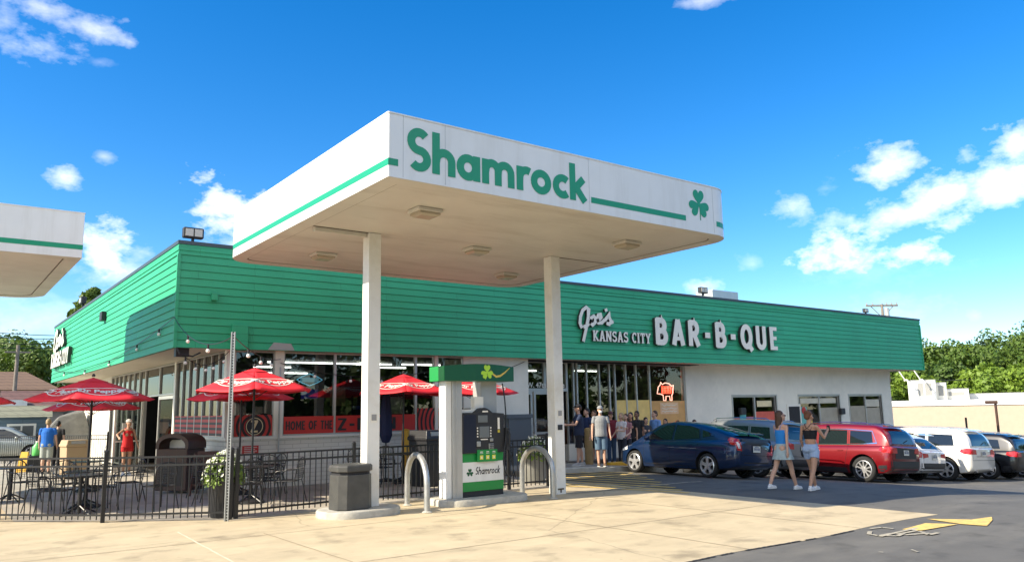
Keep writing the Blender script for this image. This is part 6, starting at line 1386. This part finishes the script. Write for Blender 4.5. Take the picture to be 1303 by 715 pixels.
person('woman seen from behind in a black crossed strap crop top and light denim shorts', pos(1036, 624), R(-84), 1.72, 'f', 'tan', legs=((20, 4), (-18, 12)), arms=((4, 12, 25), (28, 22, 95)), head=(-12, 0), hair='auburn', hstyle='bun',
       shirt=('black_crop', (.010, .010, .012)), bottom=DEN, blen=.42, top='crop', vox=.008, extra=w2x, fat=1.04)
S = sidewalk
def facing(px, py, toward):    # heading so that the figure faces a photo direction: angle from 'towards the camera'
    q = atZ(px, py); return math.atan2(-q.y, -q.x)-math.pi/2+R(toward)
def P_(label, px, py, tw, **k):
    q = S(px, py)
    if px > 783: q = atY(px, 545, 18.9 if px < 815 else 19.4); q.z = zg(q.x)+.15
    return person(label, q, facing(px, py, tw), **k)
P_('man in navy shirt and cap with black shorts, leftmost of the waiting line', 738, 592, -75, h=1.82, shirt=('navy_tee', (.018, .03, .07)), bottom=('black_shorts', (.012, .013, .02)), blen=.95, cap=('cap_black', (.02, .02, .025)), arms=((35, 10, 55), (30, 10, 60)), hstyle='short', shoes=('grey_shoe', (.4, .4, .4)), legs=((8, 4), (-6, 2)), fat=1.1)
P_('man in dark blue behind the man with the cap', 749, 590, -60, h=1.74, shirt=('dark_blue_tee', (.015, .03, .09)), bottom=('dark_shorts', (.02, .02, .03)), blen=.95, hair='dark', fat=1.1)
P_('man in heather grey tee, cap and white face mask facing out', 766, 593, 8, h=1.76, shirt=('heather_tee', (.24, .25, .26)), bottom=('denim_shorts', (.09, .15, .22)), blen=1.0, cap=('cap_grey', (.25, .26, .27)), mask=True, arms=((5, 12, 10), (4, 12, 12)), shoes=('brown_shoe', (.12, .07, .04)), fat=1.12)
P_('man in a maroon tee and jeans next to the grey shirted man', 779, 590, 25, h=1.74, shirt=('maroon_tee', (.16, .012, .02)), bottom=('blue_jeans', (.04, .08, .15)), blen=1.95, hair='dark', cap=('cap_dark', (.10, .04, .05)), arms=((4, 9, 10), (4, 9, 8)), fat=1.1)
P_('woman in a white top holding a purse beside the maroon shirt', 791, 589, -40, h=1.66, sex='f', shirt=('white_top', (.62, .58, .56)), bottom=('dark_jeans', (.02, .025, .04)), blen=1.9, hair='blond', hstyle='bob', arms=((20, 8, 75), (10, 8, 40)))
P_('man in a charcoal tee standing between the grey and maroon shirts', 758, 589, -40, h=1.77, shirt=('slate_tee', (.06, .07, .08)), bottom=('dark_shorts', (.02, .02, .03)), blen=.95, hair='brown', skin='tan')
P_('woman with brown hair in a dusty pink top near the white topped woman', 797, 586, -30, h=1.64, sex='f', shirt=('pink_top', (.35, .16, .17)), bottom=('dark_jeans', (.02, .025, .04)), blen=1.9, hair='brown', hstyle='long', arms=((10, 8, 60), (10, 8, 30)))
P_('person with long dark hair in black, behind the blue hatchback bonnet', 803, 587, -20, h=1.70, sex='f', skin='tan', shirt=('black_top', (.015, .012, .014)), bottom=('black_trousers', (.012, .012, .014)), blen=1.9, hair='dark', hstyle='long')
P_('tall person in black with dark hair further back in line', 811, 583, -30, h=1.76, skin='brown', shirt=('charcoal_top', (.02, .02, .022)), bottom=('black_trousers', (.012, .012, .014)), blen=1.9, hair='dark')
P_('woman in dark floral top looking down beside the blue shirted man', 822, 587, 20, h=1.60, sex='f', skin='fair', shirt=('dark_floral', (.035, .04, .05)), bottom=('black_trousers', (.012, .012, .014)), blen=1.9, hair='dark', hstyle='bob', head=(0, 15), arms=((15, 8, 70), (15, 8, 70)))
P_('man in a light blue shirt standing behind the blue hatchback', 834, 586, -50, h=1.86, shirt=('sky_shirt', (.14, .28, .55)), bottom=('khaki_trousers', (.25, .2, .13)), blen=1.9, hair='brown', sleeve=.9)
P_('dark haired person mostly hidden behind the blue car roof', 847, 584, -20, h=1.62, sex='f', skin='tan', shirt=('maroon_top', (.08, .02, .03)), bottom=('black_trousers', (.012, .012, .014)), blen=1.9, hair='dark', hstyle='long')
P_('person with only brown hair showing above the blue car roof', 863, 582, 0, h=1.60, skin='tan', shirt=('tan_top', (.3, .2, .15)), bottom=('black_trousers', (.012, .012, .014)), blen=1.9, hair='brown')
P_('dark haired head showing just above the blue car roof at right', 884, 580, 15, h=1.68, skin='brown', shirt=('plum_top', (.06, .02, .04)), bottom=('black_trousers', (.012, .012, .014)), blen=1.9, hair='dark')
q = atZ(680, 592); person('pale haired person seated behind the fence near the entrance', (q.x, q.y, .01), facing(680, 592, -70), 1.62, 'f', legs=((84, 84), (84, 84)), sit=True, hair='grey', hstyle='bob', shirt=('pale_top', (.6, .56, .5)), bottom=('tan_shorts', (.4, .3, .2)), blen=.9, arms=((30, 8, 60), (30, 8, 60)))
o = copy_tree(ch); o.location = (q.x, q.y, .008); o.rotation_euler.z = facing(680, 592, -70)+math.pi*0; o.rotation_euler.z = facing(680, 592, -70)+math.pi; tag(o, 'black mesh chair under the seated pale haired person', 'chair', 'black mesh chairs on the patio')
q = atZ(160, 604); person('woman in a red sleeveless top, red shorts and pale cap reaching for the open door', (q.x, q.y, .006), facing(160, 604, 20), 1.72, 'f', 'tan', shirt=('red_tank', (.55, .012, .015)), top='tank', bottom=('red_shorts', (.48, .012, .015)), blen=.40, cap=('cap_pale', (.55, .52, .46)), hair='brown', hstyle='short', arms=((5, 16, 25), (45, 60, 25)), fat=1.08)
q = atZ(57, 603); person('man in a bright blue tee and light shorts standing with his back turned', (q.x, q.y, .006), facing(57, 603, 165), 1.78, 'm', 'fair', shirt=('royal_tee', (.012, .13, .50)), bottom=('pale_shorts', (.34, .37, .33)), blen=.95, hair='blond', hstyle='short', arms=((6, 10, 12), (6, 10, 15)), shoes=('dark_shoe', (.05, .05, .05)), fat=1.1)
q = atZ(68, 600); person('person in dark clothes partly hidden beside the man in bright blue', (q.x+.2, q.y+1.2, .006), facing(68, 600, 150), 1.70, 'm', 'fair', shirt=('black_tee', (.02, .02, .022)), bottom=('black_trousers', (.012, .012, .014)), blen=1.9, hair='dark')
# ------------------------------------------------------------------ foliage
def leaf_mat(name, c1, c2):
    m = bpy.data.materials.new(name); m.use_nodes = True; t = m.node_tree; b = t.nodes['Principled BSDF']; b.inputs['Roughness'].default_value = .6
    oi = t.nodes.new('ShaderNodeTexCoord'); n = t.nodes.new('ShaderNodeTexNoise'); n.inputs['Scale'].default_value = .55; n.inputs['Detail'].default_value = 8; n.inputs['Roughness'].default_value = .7
    t.links.new(oi.outputs['Object'], n.inputs['Vector']); r = t.nodes.new('ShaderNodeValToRGB'); r.color_ramp.elements[0].position = .35; r.color_ramp.elements[1].position = .65; r.color_ramp.elements[0].color = (*c1, 1); r.color_ramp.elements[1].color = (*c2, 1)
    t.links.new(n.outputs[0], r.inputs[0]); t.links.new(r.outputs[0], b.inputs['Base Color'])
    tr = t.nodes.new('ShaderNodeBsdfTranslucent'); t.links.new(r.outputs[0], tr.inputs[0]); mx_ = t.nodes.new('ShaderNodeMixShader'); mx_.inputs[0].default_value = .25
    o = t.nodes['Material Output']; t.links.new(b.outputs[0], mx_.inputs[1]); t.links.new(tr.outputs[0], mx_.inputs[2]); t.links.new(mx_.outputs[0], o.inputs[0]); return m
LMS = [leaf_mat('leaf_mid', (.045, .10, .010), (.14, .21, .025)), leaf_mat('leaf_dark', (.035, .080, .010), (.09, .15, .02)), leaf_mat('leaf_bright', (.10, .18, .012), (.21, .31, .03))]
BARK = mat('bark', (.09, .065, .045), .9, var=.25, vscale=6, bump=.6, bscale=20)
def tree(x, y, z0, h, cr, seed, lm, label, leaf=.22, nl=9000, group='trees along the horizon', squash=1.0):
    rg = np.random.default_rng(seed); e = empty('broadleaf_tree', (x, y, z0), 0, label, 'tree', group); random.seed(seed)
    t = MB(); t.tube([(0, 0, 0), (.1, .05, h*.25), (-.1, .1, h*.5), (.1, 0, h*.8)], 0, 8, radii=[.035*h, .026*h, .018*h, .006*h])
    cl_ = []
    nc = 34
    for i in range(nc):
        a = random.uniform(0, 6.283); u = random.random()**.6; ph = random.uniform(-.55, 1.0)
        rr = cr*u*math.cos(ph*1.25)*random.uniform(.85, 1.12); zc_ = h*.60+h*.34*math.sin(ph*1.4)*random.uniform(.8, 1.1)*squash
        cl_.append((rr*math.cos(a), rr*math.sin(a), zc_, cr*random.uniform(.14, .36)))
        if i % 3 == 0: t.tube([(0, 0, h*random.uniform(.25, .5)), (rr*.5*math.cos(a), rr*.5*math.sin(a), (zc_+h*.4)/2), (rr*.9*math.cos(a), rr*.9*math.sin(a), zc_)], 0, 5, radii=[.012*h, .007*h, .003*h])
    t.build('trunk', BARK, e, world=False, smooth=60)
    C = np.array(cl_); idx = rg.integers(0, nc, nl); d = rg.normal(size=(nl, 3)); d /= np.linalg.norm(d, axis=1)[:, None]; rad = C[idx, 3]*(rg.random(nl)**.35)
    c = C[idx, :3]+d*rad[:, None]*np.array([1, 1, .8]); nrm = d+rg.normal(size=(nl, 3))*.7+np.array([0, 0, .3]); nrm /= np.linalg.norm(nrm, axis=1)[:, None]
    ax = np.cross(nrm, rg.normal(size=(nl, 3))); ax /= np.linalg.norm(ax, axis=1)[:, None]; bx_ = np.cross(nrm, ax); s = leaf*rg.uniform(.4, 1.5, nl)[:, None]
    V = np.stack([c-ax*s, c+bx_*s*.55, c+ax*s, c-bx_*s*.55], 1).reshape(-1, 3)
    me = bpy.data.meshes.new('crown'); me.vertices.add(len(V)); me.vertices.foreach_set('co', V.ravel().astype(np.float32)); me.loops.add(nl*4); me.loops.foreach_set('vertex_index', np.arange(nl*4, dtype=np.int32)); me.polygons.add(nl); me.polygons.foreach_set('loop_start', np.arange(0, nl*4, 4, dtype=np.int32)); me.update(calc_edges=True); me.validate()
    me.materials.append(LMS[lm]); o = bpy.data.objects.new('crown', me); COL.objects.link(o); o.parent = e; return e
# right horizon: (photo x, top y, distance, crown radius, material, label)
RT = [(1150, 448, 92, 6.0, 1, 'dark leafy tree directly right of the green band corner'), (1184, 441, 88, 6.2, 0, 'broad mid green tree behind the rooftop unit'), (1218, 447, 84, 5.8, 0, 'mid green tree second from the rooftop unit'), (1245, 440, 97, 7.2, 1, 'tall darker tree rising behind the mid green ones'), (1262, 446, 86, 6, 0, 'rounded green tree left of the tallest one'), (1292, 424, 95, 8.5, 1, 'tallest tree at the right edge of the horizon'),
      (1288, 470, 68, 3.6, 2, 'bright yellow green low tree at the right edge'), (1160, 478, 74, 3.4, 2, 'small bright tree beside the white wall end'), (1330, 430, 88, 8, 0, 'tree crown cut by the right edge'), (1200, 470, 80, 4.6, 1, 'low dark tree between the rooftop unit and the bright tree'), (1240, 472, 76, 4.4, 2, 'low bright tree over the tan building roof'), (1125, 455, 96, 6.5, 0, 'tree half hidden behind the building end')]
for i, (px, py, dep, cr, lm, lab) in enumerate(RT):
    q = atD(px, py, dep); g = -2.0; tree(q.x, q.y, g, (q.z-g)*1.02, cr, 50+i, lm, lab, leaf=.20, nl=11000)
LT = [(45, 437, 62, 5.0, 0, 'sunlit green tree behind the brown roofed house'), (10, 434, 70, 5.5, 1, 'darker tree at the left edge behind the power pole'), (68, 446, 70, 4.5, 0, 'green tree touching the end of the green side wall'), (122, 362, 50, 1.5, 0, 'sparse tree top poking above the sunlit parapet'), (-30, 440, 66, 6, 1, 'dark tree cut by the left edge')]
for i, (px, py, dep, cr, lm, lab) in enumerate(LT):
    q = atD(px, py, dep); tree(q.x, q.y, 0, q.z*1.02, cr, 90+i, lm, lab, leaf=.16, nl=9000, group='trees behind the left houses')
# the far side of the street, seen only in the windows
for i, (x, y, h, cr) in enumerate([(-6, -22, 10, 5.5), (4, -30, 12, 6.5), (14, -27, 11, 6), (24, -30, 12, 6.5), (35, -27, 11, 6), (47, -30, 12, 7), (59, -28, 13, 7), (71, -26, 13, 7), (84, -24, 14, 8), (98, -20, 14, 8), (112, -12, 14, 8), (124, 0, 14, 8), (-16, -20, 11, 6), (-30, 20, 9, 5), (-34, 32, 10, 6)]):
    tree(x, y, 0 if x < 20 else -.8, h, cr, 130+i, 1, 'dark street tree across the road, mirrored in the windows', leaf=.30, nl=5000, group='trees across the street')
for i in range(19):
    x = -28+i*8.4; y = -21+4*math.sin(i*1.7) if x < 90 else -21+(x-90)*.6
    tree(x, y, 0 if x < 20 else -1.2, 5.6, 4.9, 160+i, 1, 'low dense shrub tree across the road, mirrored in the windows', leaf=.34, nl=3200, group='trees across the street')
# ------------------------------------------------------------------ tan building on the right
def frame_at(px, dep, z0):
    q = atD(px, 500, dep); q.z = z0; d = ray(px, 500); return q, math.atan2(d.y, d.x)-math.pi/2
q, rz = frame_at(1240, 60, -2.2); tb_ = empty('tan_commercial_building', tuple(q), rz, 'long low tan rendered building with a white roof edge beyond the parked cars', 'building')
zt_ = atD(1240, 508, 60).z-q.z
TAN = mat('tan_render', (.50, .40, .30), .8, var=.05, stain=(.45, .36, .27), sscale=.3)
MB().box(-9, 0, 0, 16, 14, zt_-.42).build('wall', TAN, tb_, world=False); MB().box(-9.1, -.08, zt_-.42, 16.1, 14.1, zt_).build('parapet', MT['white'], tb_, world=False)
MB().box(-9, -.02, .9, 16, -.005, .96).build('wall_band', mat('tan_band', (.44, .34, .24), .8), tb_, world=False)
for (px, w, h, lab) in [(1175, 1.0, 1.5, 'white rooftop air conditioner with a dark side grille'), (1198, .45, 1.3, 'narrow grey rooftop unit beside the white one'), (1214, 1.1, .8, 'low white rooftop box on the tan building'), (1262, 2.7, .45, 'long low white rooftop duct on the tan building')]:
    d = ray(px, 500); q2 = atD(px, 508, 64); e = empty('rooftop_unit', (q2.x, q2.y, q2.z-.4), rz, lab, 'rooftop unit')
    MB().box(-w, -.7, 0, w, .7, h+.4).build('casing', MT['signwhite'], e, world=False, bevel=.03); MB().box(-w*.3, -.72, .7, w*.7, -.695, h+.2).build('grille', mat('grille_grey', (.3, .3, .28), .6), e, world=False)
    MB().box(-w-.02, -.72, h+.4, w+.02, .72, h+.46).build('lid', MT['alu'], e, world=False)
e = None
q2 = atD(1158, 508, 63); e = empty('rooftop_pipes', tuple(q2), rz, 'pair of curved white vent pipes with a slanted brace on the tan roof', 'pipes')
for dx in (0, 1.1): MB().tube([(dx, 0, -.5), (dx, 0, 1.4), (dx-.1, 0, 1.55), (dx-.3, 0, 1.5)], .07, 8).build('pipe', MT['signwhite'], e, world=False, smooth=60); MB().cyl((dx-.2, 0, 1.5), (dx-1.1, 0, 3.2), .04).build('brace', MT['signwhite'], e, world=False)
# pole lights and posts before it
def pole(px, top, bot, dep, label, name='lamp_post', head=True, r=.07, m='brown'):
    a = atD(px, bot, dep); b = atD(px, top, dep); g = zg(a.x); e = empty(name, (a.x, a.y, g), rz, label, 'lamp post' if head else 'post'); Hh = b.z-g
    MB().cyl((0, 0, 0), (0, 0, Hh), r, n=10).build('pole', MT[m], e, world=False, smooth=60)
    if head: MB().box(-.5, -.14, Hh-.02, .12, .14, Hh+.16).build('lamp_head', MT[m], e, world=False, bevel=.03)
    return e
pole(1272, 513, 560, 44, 'brown lamp post standing before the tan wall at right'); pole(1232, 531, 560, 40, 'short dark post before the tan wall', 'metal_post', False, .05, 'black')
# utility pole behind the roof, wires
q = atD(1122, 388, 78); up = empty('utility_pole', (q.x, q.y, -2), R(-35), 'wooden utility pole with crossarm rising behind the green parapet', 'utility pole'); Hh = q.z+2
WD = mat('weathered_wood', (.22, .19, .16), .9, var=.2); MB().cyl((0, 0, 0), (0, 0, Hh+.1), .17, .13).build('pole', WD, up, world=False); MB().box(-1.6, -.08, Hh-.15, 1.6, .08, Hh+.02).build('crossarm', WD, up, world=False)
for s in (-1, 1): MB().tube([(s*1.1, 0, Hh-.15), (0, 0, Hh-1.3)], .05, 5).build('brace', WD, up, world=False)
for s in (-1.5, -.9, .5, 1.0, 1.5): MB().lathe([(.05, Hh), (.08, Hh+.08), (.05, Hh+.14), (.07, Hh+.2), (0, Hh+.25)], (s, 0, 0), 8).build('insulator', MT['alu'], up, world=False)
MB().lathe([(.22, Hh-1.2), (.24, Hh-1.15), (.24, Hh-.4), (.18, Hh-.32)], (.35, -.2, 0), 10).build('transformer', MT['alu'], up, world=False)
q = atD(22, 455, 50); u2 = empty('utility_pole', (q.x, q.y, 0), 0, 'thin grey utility pole at the left behind the brown roof', 'utility pole'); MB().cyl((0, 0, 0), (0, 0, q.z+.8), .13, .10).build('pole', WD, u2, world=False); MB().box(-.7, -.06, q.z+.3, .7, .06, q.z+.4).build('crossarm', WD, u2, world=False)
for i, (ya, yb) in enumerate([(418, 427), (425, 431), (433, 437), (440, 441)]):
    a = atD(-60, ya, 46); b = atD(100, yb, 56); MB_ = MB().tube(catenary(a, b, .12, 10), .022, 5).build('power_line', MT['black']); tag(MB_, ['highest', 'second highest', 'third', 'lowest'][i]+' power line crossing the sky at left', 'cable', 'power lines at left')
a = atD(1170, 483, 70); b = atD(1320, 476, 70); tag(MB().tube(catenary(a, b, .2, 12), .03, 5).build('power_line', MT['black']), 'power line sagging before the right hand trees', 'cable')
# ------------------------------------------------------------------ houses at left
def house(name, px0, px1, pyb, pyt, dep, depth, roofh, wallm, roofm, label, hip=True, over=.4, z0=0):
    pc_ = (px0+px1)/2; q, rz_ = frame_at(pc_, dep, z0); a = atD(px0, pyt, dep); b = atD(px1, pyt, dep); w = (a-b).length/2; ht = a.z-z0
    e = empty(name, tuple(q), rz_, label, 'building'); MB().box(-w, 0, 0, w, depth, ht).build('wall', wallm, e, world=False)
    o = over; mb = MB(); ins = depth/2 if hip else 0
    mb.add([(-w-o, -o, ht), (w+o, -o, ht), (w+o, depth+o, ht), (-w-o, depth+o, ht), (-w-o+min(ins, w*.8), depth/2, ht+roofh), (w+o-min(ins, w*.8), depth/2, ht+roofh)], [(0, 1, 5, 4), (1, 2, 5), (2, 3, 4, 5), (3, 0, 4), (0, 3, 2, 1)])
    mb.build('roof', roofm, e, world=False); return e, w, ht
def shingle(name, c): return brick_mat(name, c, tuple(x*.6 for x in c), w=.5, h=.22, mort=.02, bumpk=.6)
e, w, ht = house('brown_roof_house', -40, 62, 560, 497, 50, 8, 1.35, mat('buff_siding', (.36, .30, .22), .8), shingle('brown_shingle', (.20, .125, .075)), 'house with a wide brown hipped roof at the left edge')
MB().box(w*.1, -.03, ht-1.15, w*.1+1.5, -.005, ht-.35).build('window', MT['signwhite'], e, world=False); MB().box(w*.1+.1, -.04, ht-1.05, w*.1+1.4, -.031, ht-.45).build('pane', CG, e, world=False)
e, w, ht = house('shingle_house', 16, 78, 560, 521, 43, 4.0, 1.05, mat('pinkish_wall', (.40, .33, .28), .8), shingle('red_brown_shingle', (.17, .095, .08)), 'lower building with a reddish brown shingle roof behind the blue shed', hip=False)
tag(MB().box(-1.0, 0, 0, 1.0, 2, 2.8).build('white_panel_wall', MT['white']), 'plain white wall at the left edge behind the shed', 'wall').location = atD(2, 560, 40.5); bpy.data.objects['white_panel_wall'].location.z = 0; bpy.data.objects['white_panel_wall'].rotation_euler.z = R(-5)
SHB = brick_mat('blue_grey_siding', (.105, .16, .20), (.06, .09, .12), w=30, h=.18, mort=.012, bumpk=.5)
e, w, ht = house('garden_shed', 4, 60, 590, 531, 37, 2.4, .55, SHB, shingle('grey_green_shingle', (.26, .26, .18)), 'small blue grey shed with white trim and a white framed window', hip=False, over=.15)
MB().box(-.62, -.05, ht-1.15, .55, -.004, ht-.30).build('window', MT['signwhite'], e, world=False); MB().box(-.52, -.06, ht-1.05, -.07, -.051, ht-.40).box(-.0, -.06, ht-1.05, .45, -.051, ht-.40).build('pane', mat('shed_glass', (.12, .13, .13), .1), e, world=False)
for s in (-1, 1): MB().box(s*w-.06, -.02, 0, s*w+.06, .0-.001, ht).build('corner_board', MT['signwhite'], e, world=False)
e, w, ht = house('awning_building', 58, 122, 590, 524, 46, 5, .3, mat('dark_wall', (.06, .055, .05), .8), mat('flat_roof', (.35, .32, .28), .9), 'dark fronted building with a pale awning between the shed and the white wall', hip=False, over=.1)
MB().box(-w-.1, -.7, ht-.15, w+.1, -.05, ht+.35).build('awning', mat('awning_cloth', (.48, .44, .37), .9, var=.35, vscale=4), e, world=False, bevel=.05)
for i in range(3): MB().box(-w+.3+i*w*.65, -.06, .9, -w+.3+i*w*.65+w*.55, -.01, ht-.5).build('window', mat('dull_window', (.05, .06, .06), .2), e, world=False)
MB().box(-w, -.08, ht-1.25, w, -.065, ht-1.12).box(0, -.08, .5, .1, -.065, ht-.4).build('window_frame', MT['alu'], e, world=False)
TRP = mat('grey_tarpaulin', (.16, .16, .15), .8, var=.3, vscale=2, bump=.6, bscale=6)
q = atZ(88, 588); e = MB().loft([[(-1.0, -.6, 0), (1.0, -.6, 0), (1.1, .7, 0), (-1.0, .7, 0)], [(-1.0, -.55, 1.0), (1.0, -.5, 1.1), (1.0, .6, 1.2), (-.9, .6, 1.0)], [(-.3, -.3, 1.9), (.7, -.35, 2.1), (.6, .4, 2.2), (-.2, .3, 1.9)]]).build('covered_stack', TRP, bevel=.08); e.location = (q.x, q.y+2, 0); tag(e, 'tall stack covered by a grey tarpaulin beside the white side wall', 'covered stack')
